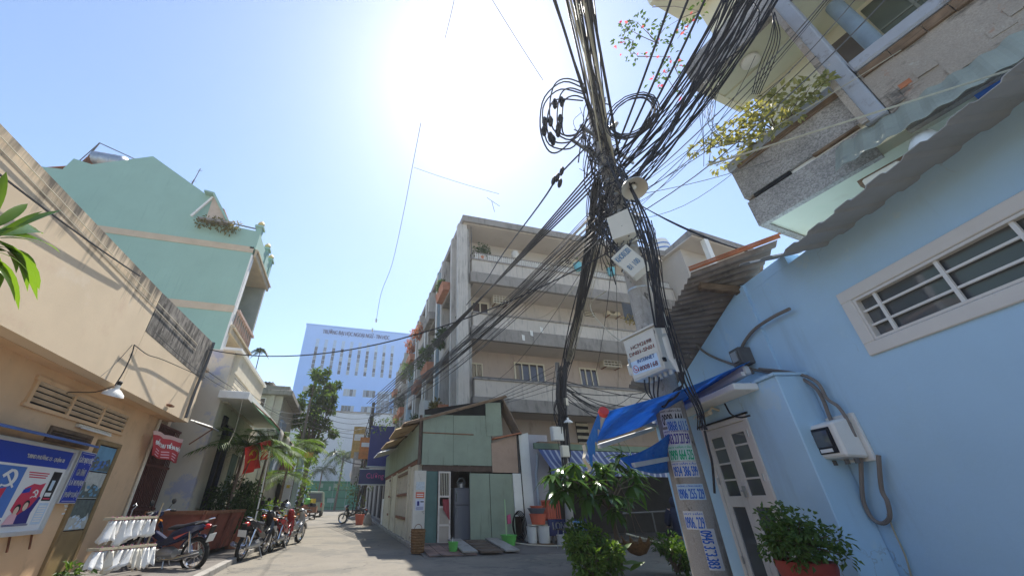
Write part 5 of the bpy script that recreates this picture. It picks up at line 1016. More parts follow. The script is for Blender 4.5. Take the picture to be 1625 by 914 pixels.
ubox('column', (6.80,.84,5.9), (7.05,1.09,9.3), m_bcop, bev=.02); ubox('column_rib', (6.74,1.02,5.9), (6.80,1.1,9.3), m_rub)
ubox('old_parapet', (6.88,-6,5.5), (7.05,.83,6.82), m_rub); ubox('old_coping', (6.80,-6,6.822), (7.1,.83,7.05), m_bcop, bev=.03)
b = U()                                                  # broken timber-like nosing under the coping
random.seed(11)
x = .8
while x > -3: L = random.uniform(.2,.5); b.box((6.82+random.uniform(0,.03),x-L,6.64+random.uniform(-.02,.03)),(6.9,x,6.8)); x -= L+.01
b.build('broken_nosing', m_wood, ub)['kind'] = 'stuff'
b = U()
for k in range(34):
    s = .75-k*.1; z = 6.05+.2*sin(k*.7)+.1*random.random(); b.box((6.872-.02*random.random(),s-.1,z-.1-.12*random.random()),(6.89,s,z))
b.build('spalled_render', m_rub, ub)['kind'] = 'stuff'
b = U(); b.box((6.865,.5,6.12),(6.885,.62,6.2)); b.build('exposed_brick', m_terra, ub)
ubox('blue_panel', (6.95,-.6,5.2), (6.99,.25,5.5), mat('panel_bright_blue', (.08,.2,.55), .6))
# upper floor
ubox('balcony_soffit', (6.98,-6,9.22), (8.3,2.6,9.36), m_grn); ubox('soffit_rib', (6.98,2.6,9.16), (8.3,2.74,9.36), m_crm); ubox('soffit_rib', (7.0,1.0,9.1), (8.3,1.16,9.22), m_crm); ubox('soffit_rib', (7.62,1.16,9.16), (7.7,2.6,9.22), m_grn)
ubox('parapet_panel', (6.88,-6,9.2), (7.0,2.76,10.1), m_gran); ubox('parapet_end', (7.0,2.742,9.36), (8.3,2.76,10.1), m_gran); ubox('ceiling_beam', (7.0,-.4,9.0), (8.3,-.1,9.22), m_crm)
b = U(); b.lathe([(.02,9.2),(.17,9.2),(.17,9.14),(.12,9.1),(.01,9.09)], Matrix.Translation((7.35,1.85,0)), 16); b.build('ceiling_light', m_white, ub, smooth=True)
ubox('balcony_soffit', (6.9,-6,13.2), (8.3,2.75,13.4), m_crm); ubox('parapet_panel', (6.86,-6,13.15), (6.98,2.78,14.2), m_crm)
wv = U(); wv.box((8.27,-.9,7.7),(8.31,.45,9.1)); wvo = wv.build('window', mat('window_green_grey', (.10,.12,.1), .4), ub)
for s in (-.45,0): b = U(); b.box((8.25,s-.02,7.7),(8.27,s+.02,9.1)); b.build('mullion', mat('mullion_grey', (.2,.22,.2)), wvo)
b = U(); b.box((8.25,-.9,8.4),(8.27,.45,8.43)); b.build('mullion', mat('mullion_grey', (.2,.22,.2)), wvo)
b = U(); b.box((8.26,.5,7.2),(8.31,1.0,8.9)); b.build('door', mat('door_brown_grey', (.13,.11,.1), .8, .2), ub)
b = U(); b.tube([(7.75,.55,7.1),(7.7,.58,9.1)], .12, 12); b.build('blue_pipe', mat('pipe_blue', (.24,.32,.4), .6, .15, 3), ub, smooth=True)
# pale green tin awning and the grille below it
b = U(); b.corr((6.92,1.5,5.93),(0,-6,0),(-.62,0,-.74),26,.016,2); b.build('tin_awning', mat('pale_green_tin', (.33,.35,.29), .7, .15, 1.4, .1, dirt=((.2,.22,.2), 2.4, .54, .74)), ub, solid=.006)
b = U(); b.bar((6.9,1.5,5.06),(6.9,-6,5.06),.06); b.build('gutter_pipe', m_grn, ub)
ubox('beam', (6.92,-6,4.86), (7.0,1.3,5.0), m_wood)
ubox('wall', (7.3,-6,3.5), (7.4,1.0,4.9), mat('dark_brown_wall', (.14,.11,.09), .95, .2, 2))  # even dark brown wall behind the grille
gr = U()
for k in range(40): gr.box((7.0,.85-k*.16-.012,4.1),(7.03,.85-k*.16,4.62))
gr.box((6.99,-6,4.6),(7.03,.85,4.64)); gr.box((6.99,-6,4.3),(7.03,.85,4.33)); gro = gr.build('grille', m_wfr, ub); gro['kind'] = 'stuff'
msh = U()
for k in range(120): msh.box((7.04,-.25-k*.045-.006,4.1),(7.046,-.25-k*.045,4.6))
for k in range(11): msh.box((7.04,-5.6,4.12+k*.045),(7.046,-.25,4.126+k*.045))
o = msh.build('wire_mesh', m_wfr, ub); o['kind'] = 'stuff'
ac = thing('air_conditioner', 'old boxed air conditioner with a white duct under the pale green tin awning', 'air conditioner', (6.6,1.0,4.6), F=UB)
b = U(); b.box((6.45,1.0,4.5),(6.95,1.38,4.95)); b.build('casing', m_cream, ac, bev=.02); b = U(); b.box((6.6,.7,4.95),(6.95,1.45,5.05)); b.build('shelf', m_wood, ac)
b = U(); b.tube([(6.9,.72,5.12),(6.6,.74,5.1),(6.45,.76,4.95),(6.42,.78,4.6)], .12, 12); b.build('duct', m_white, ac, smooth=True)
# plants of that building
random.seed(21)
def from_px(px, d, F=UB): return F @ gd(px[0], px[1], d, F)
bp = thing('balcony_shrub', 'sunlit yellow green shrub leaning out of the granite balcony', 'plant', tuple(UB @ Vector((7.0,2.0,6.95))))
w = MB(); m_shr = leafmat('shrub_leaf', (.17,.19,.07), (.36,.35,.16), .35); pts = []
for px, n, r in (((1285,140),26,.16),((1268,155),30,.2),((1245,160),34,.22),((1222,172),46,.22),((1200,180),46,.2),((1225,195),34,.2),((1190,205),40,.2),((1165,207),36,.18),((1150,215),22,.15),((1185,230),26,.16),((1142,228),22,.13),((1120,230),16,.1),((1100,240),12,.07),((1140,262),14,.1),((1160,258),12,.12),((1200,225),22,.14),((1185,185),22,.15),((1255,180),20,.14),((1310,130),16,.1)):
    q = from_px(px, 6.7+random.uniform(-.15,.15)); pts.append(q); clump(w, q, r*1.15, int(n*1.5), .12, .065, 1)
w.build('foliage', m_shr, bp, norm=False)
w = MB(); rt = UB @ Vector((7.02,2.0,6.95)); md = from_px((1255,180),6.75)
for q in pts: w.tube([rt if q.x > md.x-.4 else md, (rt+q)/2+rv()*.05, q], [.016,.01,.005], 4)
w.tube([rt, md], .025, 5); w.build('stem', m_bark, bp)
bg_ = thing('bougainvillea', 'loose bougainvillea spray with pink flowers hanging against the bright sky', 'plant', tuple(UB @ Vector((6.9,2.9,13.2))))
w = MB(); wf_ = MB(); ws_ = MB(); prev = UB @ Vector((6.95,2.78,13.1))
m_pink = leafmat('pink_bract', (.55,.06,.16), (.7,.16,.28), .4)
for px, n, f in (((1110,18),14,0),((1090,45),16,4),((1075,62),14,3),((1055,45),14,1),((1045,70),16,1),((1025,45),20,1),((1010,35),24,1),((995,45),24,3),((985,62),16,3),((1005,65),16,2),((1000,85),10,2),((1012,90),8,4),((1062,90),10,3),((1040,130),8,5),((1070,105),10,3),((1085,150),6,2),((1055,118),8,4)):
    q = from_px(px, 6.6+random.uniform(-.2,.2)); clump(w, q, .2, n, .11, .07, 1); clump(wf_, q+rv()*.1, .16, f, .09, .07, 1); ws_.tube([prev,(prev+q)/2+rv()*.06,q],[.012,.008,.004],4); prev = q if random.random() < .6 else prev
w.build('foliage', m_green, bg_, norm=False); wf_.build('flowers', m_pink, bg_, norm=False)['kind'] = 'stuff'; ws_.build('stem', m_bark, bg_)
# ================================================================== MAIN POLE
PA, PB = BH @ Vector((3.3,6.37,0)), BH @ Vector((3.3,6.09,9.7))
def pax(z): return PA.lerp(PB, z/9.7)
def prad(z): return .245-.1*z/9.7
mp = thing('utility_pole', 'big weathered concrete utility pole covered in stickers and tangled cables in the foreground', 'utility pole', tuple(PA))
m_pole = mat('pole_concrete', (.42,.385,.345), .95, .14, 2, .5, 40, dirt=[((.15,.13,.11), 3, .50, .70, (1,1,.3)), ((.56,.52,.47), 5, .6, .72), ((.09,.08,.07), 7, .62, .70, (1,1,.5)), ((.2,.15,.1), 9, .66, .73)], fine=.25)
b = MB(); b.tube([pax(z*.7-.1) for z in range(15)], [prad(z*.7) for z in range(15)], 22); b.build('pole', m_pole, mp, smooth=True)
for z in (8.3,):
    for sgn in (-1, 1): q = pax(z); b = MB(); b.bar(q+Vector((-.9,.19*sgn-.3,0)), q+Vector((.9,.19*sgn+.3,0)), .05,.07); b.build('cross_arm', m_steel, mp)
for k in range(10): z = 4.6+k*.45; b = MB(); M = Matrix.Translation(pax(z)); b.lathe([(prad(z)+.006,0),(prad(z)+.01,.02),(prad(z)+.006,.04)], M, 18, caps=False); b.build('strap', m_steel, mp)
random.seed(31)
b = MB()
for k in range(5): b.tube([(pax(8.6)+Vector((.1*k-.1,-.2,.1*k))), (pax(8.6)+Vector((.1*k-.1,-.34,.1*k+.02)))], [.05,.045], 10)
b.build('insulator', mat('insulator_grey', (.4,.38,.35), .4), mp, smooth=True)
facing = math.atan2(CAM.y-PA.y, CAM.x-PA.x)
def wrap(px, wpx, hz, th, roll=0, off=0, base=0):                 # mapping of a patch onto the pole: (u,v)->world
    zc = gd(px[0], px[1], 3.3-.2).z
    def fn(u, v, lift=.003):
        lift += base
        if roll: u, v = (u*cos(roll)*wpx - v*sin(roll)*hz)/wpx, (u*sin(roll)*wpx + v*cos(roll)*hz)/hz
        z = zc+v*hz; r = prad(z)+lift; a = facing+off+u*wpx/prad(z); c = pax(z); return Vector((c.x+r*cos(a), c.y+r*sin(a), z))
    return fn
def sticker(px, wd, hz, txt, mp_, mt, lab, off=0, roll=0, head=None, torn=False, frac=.62, base=0):
    fn = wrap(px, wd, hz, 0, roll, off, base); b = MB(); random.seed(len(lab))
    jag = [random.uniform(-.02,.03) for _ in range(20)]
    b.grid(lambda u, v: fn(u-.5, (v-.5)*(1+jag[int(u*16)]*(1 if v > .5 else -1))), 16, 4); o = b.top('sticker', mp_, lab, 'sticker', tuple(fn(0,0)), solid=.001)
    lf = lambda u, v, sy=frac, oy=-.12: fn(u*.9, v*sy+oy, .0065)
    letters(txt, lf, mt, o, bold=.008)
    if head: letters(head, lambda u, v: fn(u*.9, v*.16+.37, .0065), mt, o, bold=.004)
    return o
m_tblue = mat('ink_blue', (.03,.14,.55), .6, .05, 2, 0); m_tnavy = mat('ink_navy', (.06,.03,.3), .6, .05, 2, 0); m_tgreen = mat('ink_green', (.02,.42,.2), .6, .05, 2, 0); m_tblk = m_pblack
m_st_w = mat('sticker_white', (.66,.66,.66), .6, .06, 10, 0); m_st_b = mat('sticker_ice', (.5,.64,.76), .6, .06, 10, 0); m_st_g = mat('sticker_mint', (.6,.74,.68), .6, .06, 10, 0)
sticker((1080,651), .33,.26,'0909 444', m_st_w, m_tblk, 'black and white sticker topmost on the pole, half covered', head='HÚT HẦM CẦU')
sticker((1093,660), .30,.17,'0868 611 5', m_st_b, m_tblue, 'pale blue sticker with light blue number overlapping the topmost sticker', frac=.8, off=.25, base=.007); 
sticker((1084,686), .38,.23,'0903.27.27.59', m_st_w, m_tnavy, 'white sticker with dark purple number, third from the top', head='HÚT HẦM CẦU')
sticker((1087,714), .36,.22,'0909 664 525', m_st_g, m_tgreen, 'mint sticker with green lettering', head='HÚT HẦM CẦU')
sticker((1090,742), .36,.21,'0934 386 599', m_st_w, m_tblue, 'white sticker with blue number just below the mint one', head='HÚT HẦM CẦU')
sticker((1103,779), .37,.20,'0906 255 229', m_st_b, m_tblue, 'ice blue sticker in the middle of the pole', head='THÔNG CỐNG NGHẸT')
sticker((1106,826), .26,.22,'0906. 229', m_st_w, m_tblue, 'torn white and blue sticker low on the pole', head='HÚT HẦM', off=-.22)
sticker((1142,877), .46,.19,'0945 373.383', m_st_w, m_tblue, 'white sticker turned sideways with a vertical blue number near the pole foot', roll=-R(90), off=.32, frac=.72)
# boxes on the pole
def pbox(px, d, F, th, m): 
    q = [F @ gd(x, y, d, F) for x, y in px]; n = (F.to_3x3() @ Vector((1,0,0))); n = n if n.dot(q[0]-CAM) > 0 else -n
    return q, n
F63 = frame(63)
F0, FM = frame(0), frame(-35)
q, n = pbox([(988,541),(1038,517),(1056,585),(1006,606)], 4.42, F0, .2, m_white)
ib = thing('internet_cabinet', 'cream steel cabinet with red lettering and an internet label strapped to the big pole', 'cabinet', tuple(q[3]))
m_cab = mat('cabinet_cream', (.66,.62,.53), .55, .05, 3, .05, 30, dirt=((.45,.4,.33), 5, .66, .76))
b = MB(); b.prism(q, n*.26); b.build('casing', m_cab, ib, bev=.012)
up_ = (q[0]-q[3]).normalized(); rt_ = (q[1]-q[0]).normalized(); wq, hq = (q[1]-q[0]).length, (q[0]-q[3]).length
b = MB(); b.prism([q[0]+up_*.004-n*.03-rt_*.02, q[1]+up_*.004-n*.03+rt_*.02, q[1]+up_*.004+n*.29+rt_*.02, q[0]+up_*.004+n*.29-rt_*.02], up_*.03); b.build('lid', m_cab, ib)
b = MB(); b.prism([p_-n*.012 for p_ in (q[0]+rt_*.03-up_*.03, q[1]-rt_*.03-up_*.03, q[2]-rt_*.03+up_*.03, q[3]+rt_*.03+up_*.03)], n*.011); do = b.build('door', m_cab, ib, bev=.004)
def onbox(u, v, w, h, off=.016): o = q[3].lerp(q[2],u)+(q[0]-q[3])*v-n*off; return lambda a, c: o+rt_*(a*w)+up_*(c*h)
m_tred = mat('ink_red', (.5,.03,.04), .6, .05, 2, 0)
letters('HCM2698', onbox(.56,.70,wq*.62,hq*.085), m_tred, do, bold=.004); letters('DN01-SN01', onbox(.52,.56,wq*.74,hq*.085), m_tred, do, bold=.004)
f = onbox(.5,.25,wq*.78,hq*.3,.0135); b = MB(); b.poly([f(-.5,-.5),f(.5,-.5),f(.5,.5),f(-.5,.5)]); lb = b.top('internet_label', mat('label_ice', (.55,.68,.82), .5, .04, 3, 0), 'pale blue internet label stuck on the cabinet door', 'label', tuple(f(0,0)))
letters('INTERNET', onbox(.58,.36,wq*.5,hq*.08), m_tblue, lb, bold=.006); letters('18008168', onbox(.57,.19,wq*.56,hq*.1), m_tred, lb, bold=.006)
b = MB(); f = onbox(.19,.24,wq*.16,wq*.16,.0155); 
for k in range(18): a, c = 2*pi*k/18, 2*pi*(k+1)/18; b.poly([f(.5*cos(a),.5*sin(a)),f(.5*cos(c),.5*sin(c)),f(.42*cos(c),.42*sin(c)),f(.42*cos(a),.42*sin(a))])
hs = [(-.22,.2),(-.1,.28),(-.04,.12),(-.1,.04),(.05,-.1),(.13,-.03),(.28,-.1),(.2,-.22),(.05,-.26),(-.18,-.04)]
b.poly([f(*p_) for p_ in hs]); b.build('phone_symbol', m_tred, lb, norm=False)
b = MB(); f = onbox(.06,.42,.03,.16,.03); b.prism([f(-.5,-.5),f(.5,-.5),f(.5,.5),f(-.5,.5)], n*.016); b.build('handle', m_steel, do); b = MB(); f = onbox(-.04,.3,.1,.2,.0); b.prism([f(-.5,-.5),f(.5,-.5),f(.5,.5),f(-.5,.5)], n*.05); b.build('side_lug', m_cab, ib, bev=.02)
for v in (.2,.82): b = MB(); f = onbox(1.02,v,.03,.06,.0); b.prism([f(-.5,-.5),f(.5,-.5),f(.5,.5),f(-.5,.5)], n*.05); b.build('hinge', m_black, ib)
for k in range(5): b = MB(); o = q[3].lerp(q[2],.35+.15*k)+n*.12; b.tube([o, o-up_*.07], .03, 9); b.build('cable_gland', m_cab, ib, smooth=True)
q1, n1 = pbox([(963,347),(997,331),(1008,368),(973,381)], 6.35, FM, .2, m_cab)
t = thing('pole_box', 'plain cream box high on the big pole under the lamp', 'cabinet', tuple(q1[3])); b = MB(); b.prism(q1, n1*.3); b.build('casing', m_cab, t, bev=.012); b = MB(); b.prism([p_-n1*.014 for p_ in q1], n1*.012); b.build('door', m_cab, t)
F50 = frame(75)
q2, n2 = pbox([(969,410),(993,387),(1030,418),(1004,440)], 6.35, FM, .1, m_cab)
t = thing('pole_box', 'tilted cream box lid with blue stencilled letters on the big pole', 'cabinet', tuple(q2[3])); b = MB(); b.prism(q2, n2*.2); b.build('casing', m_cab, t, bev=.01)
def on2(u, v, w, h): 
    o = q2[3].lerp(q2[2],u).lerp(q2[0].lerp(q2[1],u),v)-n2*.004; x, y = q2[1]-q2[0], q2[0]-q2[3]; return lambda a, c: o+x*(a*w)+y*(c*h)
x2 = (q2[2]-q2[1]); y2 = (q2[1]-q2[0])
def on3(u, v, w, h): o = q2[0]+x2*u+y2*v-n2*.004; return lambda a, c: o+x2.normalized()*(a*w)+y2.normalized()*(c*h)
m_sten = mat('stencil_blue', (.12,.26,.42), .7, .1, 8, 0)
letters('KHO01201', lambda a, c: q2[0].lerp(q2[1],.5+a*.8)+(q2[3]-q2[0])*(.22-c*.22)-n2*.004, m_sten, t, bold=.01)
letters('B1 100', lambda a, c: q2[0].lerp(q2[1],.5+a*.6)+(q2[3]-q2[0])*(.7-c*.2)-n2*.004, m_sten, t, bold=.01)
qs = [BH @ gd(x,y,3.2) for x,y in ((987,480),(1012,487),(1018,512),(992,508))]
t = thing('splice_tray', 'open battered splice tray stuffed with cable ends behind the pole', 'cable tray', tuple(qs[3])); b = MB(); b.slab(qs,.02); b.build('tray', m_cableg, t); random.seed(9)
b = MB()
for k in range(26): o = qs[3].lerp(qs[2],random.random())+Vector((0,0,.12*random.random())); b.tube([o,o+rv()*.1,o+rv()*.14],.008,4)
b.build('cable_end', mat('cable_yellow', (.35,.26,.08), .6), t)
b = MB(); c = [BH @ gd(x,y,3.05) for x,y in ((1050,495),(1057,530))]; b.tube(c,.05,10); b.top('closure_tube', m_cab, 'cream splice tube on the right side of the big pole above the cabinet', 'splice closure', tuple(c[0]), smooth=True)
b = MB(); c = [BH @ gd(x,y,3.0) for x,y in ((1057,535),(1066,565),(1083,592))]; b.tube(c,.055,10); b.top('closure_tube', m_cab, 'long cream conduit tube behind the internet cabinet', 'splice closure', tuple(c[0]), smooth=True)
shade('street_lamp', tuple(BH @ (gd(1007,300,2.9))), .21, 'cream enamel lamp shade hanging beside the big pole below the cable tangle', (R(-14),R(16),0), m_cab)
# ================================================================== secondary pole with its bundle
p2 = upole(6.6, 11.9, 5.6, .13, 'thin utility pole buried in cables in front of the stall', m_conc, .35, False)
def wbox(nm, px, y, th, m, lab, cat='cabinet'):
    a, c = gy(px[0],px[1],y), gy(px[2],px[3],y); t = thing(nm, lab, cat, (a.x,y,c.z)); b = MB(); b.box((a.x,y,c.z),(c.x,y+th,a.z)); b.build('casing', m, t, bev=.01); b = MB(); b.box((a.x+.02,y-.012,c.z+.02),(c.x-.02,y-.001,a.z-.02)); b.build('lid', m, t); return t
wbox('pole_box', (876,676,896,699), 11.6, .18, m_pl_w, 'pale grey meter box on the left of the thin pole'); wbox('pole_box', (891,706,905,725), 11.55, .15, m_cab, 'small cream box low on the thin pole'); wbox('pole_box', (895,631,903,643), 11.6, .1, m_cab, 'tiny cream box high on the thin pole')
shade('pole_lamp', tuple(gy(902,671,11.5)), .15, 'small white lamp shade on the thin pole in front of the stall')
# ================================================================== CABLES
random.seed(77)
def cable(a, c, sag=.2, r=.012, n=10, m=None, lab='', grp=None, wob=0, name='cable', sides=5, mid=None):
    a, c = Vector(a), Vector(c); pts = []; ph = random.random()*6
    for i in range(n+1):
        t = i/n; q = a.lerp(c,t); q.z -= sag*4*t*(1-t)
        if wob: q += Vector((sin(t*9+ph), cos(t*7+ph), sin(t*11+ph)))*wob*sin(pi*t)
        pts.append(q)
    b = MB(); b.tube(pts, r, sides); return b.top(name, m or m_cable, lab, 'cable', tuple(a), grp, smooth=True)
def poly_cable(pts, r, lab, m=None, grp=None, name='cable', sides=5, sub=4, **kw):
    P = [Vector(q) for q in pts]; P = [P[0]*2-P[1]]+P+[P[-1]*2-P[-2]]; out = []
    for i in range(1, len(P)-2):
        for k in range(sub):
            t = k/sub; a, b_, c, d = P[i-1:i+3]; out.append(.5*((2*b_)+(-a+c)*t+(2*a-5*b_+4*c-d)*t*t+(-a+3*b_-3*c+d)*t**3))
    out.append(P[-2]); b = MB(); b.tube(out, r, sides); return b.top(name, m or m_cable, lab, 'cable', tuple(pts[0]), grp, smooth=True)
def jit(s): return Vector((random.uniform(-s,s), random.uniform(-s,s), random.uniform(-s,s)))
# A: the stack coming down from overhead
for i in range(36):
    px = 886+46*i/35+random.uniform(-4,4); e = gz(px,-60,10.6+random.uniform(-.2,.2)); z = random.uniform(7.4,9.3); a = pax(z)+Vector((random.uniform(-.28,.1), -.2, 0))
    cable(a, e, random.uniform(.0,.12), random.choice([.011,.014,.018,.022]), lab='cable in the dense stack running overhead to the top of the picture', grp='overhead stack of cables above the big pole', m=random.choice([m_cable,m_cable,m_cable,m_cableg,m_cable2]), wob=.02)
cable(pax(8.2)+Vector((-.35,-.3,0)), gz(868,-40,10.2), .05, .028, lab='thick black cable left of the overhead stack', m=m_cable); cable(pax(7.8)+Vector((.1,-.3,0)), gz(930,-40,10.2), .02, .03, lab='thick black cable right of the overhead stack', m=m_cable)
cable(pax(8.2)+Vector((-.2,-.3,0)), gz(860,-50,10.4), .25, .012, lab='thin cable sagging beside the thick left overhead cable', m=m_cable)
# B: bundle to the upper right
for i in range(30):
    t = i/29; e = gz(1172+75*t+random.uniform(-6,6), -75+60*t, 8.8+random.uniform(-.15,.15)); z = 6.7+1.3*random.random(); a = pax(z)+Vector((random.uniform(-.1,.25), random.uniform(-.3,0), 0))
    cable(a, e, random.uniform(.25,.55), random.choice([.008,.011,.014,.018]), lab='black cable in the thick bundle running to the upper right over the balconies', grp='bundle of cables to the upper right', wob=.015)
for i in range(5): cable(pax(7.9-.25*i)+jit(.1), gz(1085+30*i,-60,8.9), .1+.05*i, .022, lab='separate taut black cable just left of the upper right bundle', grp='taut cables left of the right bundle')
# C: bundle running down the street to the alley pole
P3 = Vector((1.3,29,7.0))
for i in range(22):
    a = pax(6.3+.7*random.random())+Vector((random.uniform(-.4,0),random.uniform(-.25,.1),0)); e = P3+Vector((random.uniform(-.25,.25),0,random.uniform(-.5,.2)))
    cable(a, e, random.uniform(.35,.8), random.choice([.007,.009,.012]), 14, lab='black cable in the main bundle running down the street to the alley pole', grp='cable bundle along the street', wob=.02)
for i in range(5): cable(pax(7.3+.12*i)+Vector((-.3,0,0)), P3+Vector((.2*i-.5,0,.5)), .15+.06*i, .022, 14, lab='taut dark cable just above the street bundle', grp='taut cables above the street bundle')
for i in range(9): cable(pax(6.2+.1*i)+jit(.2), P3+Vector((1.2*random.random(),-2-6*random.random(),-1.2*random.random())), random.uniform(.2,.9), .009, 14, lab='thin drop cable fanning out from the big pole towards the alley', grp='thin fanning cables', m=random.choice([m_cable,m_cableg]))
for i in range(7): cable(pax(6.4+.12*i)+jit(.2), (random.uniform(5,13),15.4,random.choice([5.9,9.1,12.3])), random.uniform(.2,.6), .008, 12, lab='thin cable running from the big pole to the apartment balconies', grp='thin cables to the apartment balconies', m=random.choice([m_cableg,m_cable2,m_cable]))
# D: fat rope of cables down to the thin pole and along it
TP = Vector((6.95,11.9,5.4))
ca = BH @ gd(935,330,3.0)
for i in range(30):
    a = pax(7.0)+Vector((random.uniform(-.55,-.15),random.uniform(-.25,.1),random.uniform(-.3,.3))); k1 = Vector((7.35,11.6,5.9))+jit(.16); k2 = Vector((6.98,11.68,4.9))+jit(.13); k3 = Vector((6.74,11.7,random.uniform(2.2,4.2)))+jit(.1)
    poly_cable([a, a.lerp(k1,.33)+Vector((0,0,-.06))+jit(.05), a.lerp(k1,.68)+Vector((0,0,-.06))+jit(.05), k1, k2, k3], random.choice([.011,.015,.019]), 'black cable in the fat rope dropping from the big pole to the thin pole', grp='fat rope of cables between the two poles', wob=.04)
for i in range(6): cable(pax(7.2)+Vector((-.15+.03*i,-.1,0)), TP+Vector((.25+.04*i,-.2,.2)), .05*i, .007, 12, lab='pale thin wire hanging beside the fat rope of cables', grp='pale wires beside the fat rope', m=m_cable2, wob=.02)
for i in range(18):
    x = 6.9-.3*(i % 3)/3; z0 = random.uniform(4.8,5.5); z1 = random.uniform(1.9,3.6)
    poly_cable([Vector((6.9,11.72,z0))+jit(.12), Vector((6.72,11.7,(z0+z1)/2+.3))+jit(.2), Vector((6.68,11.72,(z0+z1)/2-.3))+jit(.2), Vector((6.64,11.74,z1))+jit(.1)], random.choice([.01,.014,.018]), 'black cable running loosely down the thin pole', grp='cables down the thin pole')
for i in range(14):
    e = (random.uniform(8.5,14),random.uniform(12,14),random.uniform(4.2,5.2)); cable((6.8,11.7,4.2+.9*random.random()), e, random.uniform(.1,.9), random.choice([.008,.012,.016]), 12, lab='drooping cable running right from the thin pole past the blue awning', grp='cables right of the thin pole')
for i in range(5): cable((6.7,11.7,4.6+.2*i), (1.5,24+i,5.4+.1*i), .3+.1*i, .008, 12, lab='thin cable from the thin pole over the shed roof to the alley', grp='cables over the shed roof', m=random.choice([m_cable,m_cableg]))
# E: tangle and coils on the big pole
tg = MB(); tgm = [m_cable, m_cableg, m_cable2]
for i in range(130):                                      # past counting: the knot of loose cable round the pole head, one mass
    z = random.uniform(5.4,9.4); a0 = random.uniform(0,6.28); r = prad(z)+random.uniform(.03,.16)+.3*random.random()**2; L = random.uniform(.4,1.8); tg.k = random.choice([0,0,0,1])
    tg.tube(smooth_pts([pax(z+L*(k/5-.5))+Vector((cos(a0+k*random.uniform(.15,.5))*r-.08, sin(a0+k*.4)*r, 0)) for k in range(6)],3), random.choice([.008,.011,.015]), 4)
for i in range(46):
    z = random.uniform(5.9,8.2); c = pax(z)+Vector((random.uniform(-.35,.1),-.25,0)); r = random.uniform(.1,.28); n_ = rv(); x = n_.orthogonal().normalized(); y = n_.cross(x); tg.k = random.choice([0,1,2])
    tg.tube(smooth_pts([c+(x*cos(k*.9)+y*sin(k*.9))*r*(1+.15*sin(k)) for k in range(8)],3), .006, 4)
o = tg.top('cable_tangle', tgm, 'dense knot of loose tangled cable wound round the head of the big pole', 'cable tangle', tuple(pax(7.2))); o['kind'] = 'stuff'
poly_cable([gy(938,226,4.9), gy(893,272,4.8), gy(880,289,4.8), gy(856,325,5.6), gy(800,400,9), gy(735,490,16), Vector((1.3,29,7.3))], .018, 'taut black cable carrying four splice closures down the street')
for i in range(7):                                        # big coil on the right of the pole
    c = BH @ gd(1000,185,3.0); r = .38+.02*i; ax = BH.to_3x3() @ Vector((1,.6,.2)).normalized(); x = ax.orthogonal().normalized(); y = ax.cross(x)
    b = MB(); b.tube([c+ax*(.02*(i % 3))+x*r*cos(k*pi/14)*1.1+y*r*.8*sin(k*pi/14)+jit(.008) for k in range(28)], .010, 5, closed=True); b.top('cable_coil', m_cable, 'big coil of spare black cable on the right of the big pole', 'cable', tuple(c), 'spare cable coil', smooth=True)
lp = [((928,150),(890,142),(864,165),(862,198),(872,230),(905,236),(925,215)),((925,160),(885,158),(872,172),(868,205),(880,225),(905,225),(925,210)),((930,135),(900,125),(880,135),(872,170),(878,205),(905,222),(928,200)),((930,148),(905,140),(890,150),(884,180),(888,210),(908,215),(928,205)),((930,158),(912,152),(896,160),(892,185),(895,214),(918,212),(932,190)),((930,142),(895,130),(864,155),(857,200),(868,236),(885,242),(908,222),(926,195))]
for i, q in enumerate(lp): poly_cable([gy(x,y,4.6-.03*i) for x, y in q], .017, 'black cable loop carrying splice closures on the left of the big pole', grp='cable loops left of the big pole')
for i, (x, y) in enumerate(((880,165),(891,162),(864,194),(873,193),(889,190),(863,208),(873,218),(885,210),(886,203),(877,223))):
    p0, p1 = gy(x,y-7,4.5), gy(x+1,y+7,4.5); b = MB(); b.tube([p0,p0.lerp(p1,.2),p0.lerp(p1,.8),p1],[.03,.05,.05,.03],8); b.tube([p0.lerp(p1,.35),p0.lerp(p1,.5)],[.062,.062],8); b.top('splice_closure', m_black, 'black dome splice closure hanging in the cable loops', 'splice closure', tuple(p0), 'splice closures in the cable loops', smooth=True)
for i, (x, y) in enumerate(((893,272),(886,282),(890,291),(880,287))):
    p0, p1 = gy(x,y-6,4.8), gy(x-3,y+6,4.8); b = MB(); b.tube([p0,p0.lerp(p1,.3),p0.lerp(p1,.7),p1],[.025,.045,.045,.025],8); b.top('splice_closure', m_black, 'black splice closure on the street bundle close to the pole', 'splice closure', tuple(p0), 'splice closures on the street bundle', smooth=True)
# cables hanging below the cabinet and beside the pole
def bhc(px, d, r, lab, m=None, grp=None): return poly_cable([BH @ gd(x,y,dd) for (x,y), dd in zip(px, d if isinstance(d,(list,tuple)) else [d]*len(px))], r, lab, m, grp)
for i in range(4): bhc([(1022+i*8,598),(1026+i*6,622+i*3),(1045+i*3,640+i*2),(1070,632-i*4),(1083,610),(1085-i*3,590)], 2.92, .011, 'black cable loop hanging under the internet cabinet', grp='loops under the internet cabinet')
for i in range(8): bhc([(x+i*dx+random.uniform(-5,5),y) for x,y,dx in ((1008,350,3),(1026,410,3),(1038,470,3),(1060,540,2.2),(1080,605,2),(1102,650,1.6),(1112,682,1.5))], 2.98-.03*(i % 3), random.choice([.006,.008,.011]), 'black cable running down the right side of the big pole', grp='cables down the right side of the big pole')
bhc([(1118,683),(1124,710),(1130,735),(1134,782)], 2.98, .014, 'single black cable dropping in front of the blue house door')
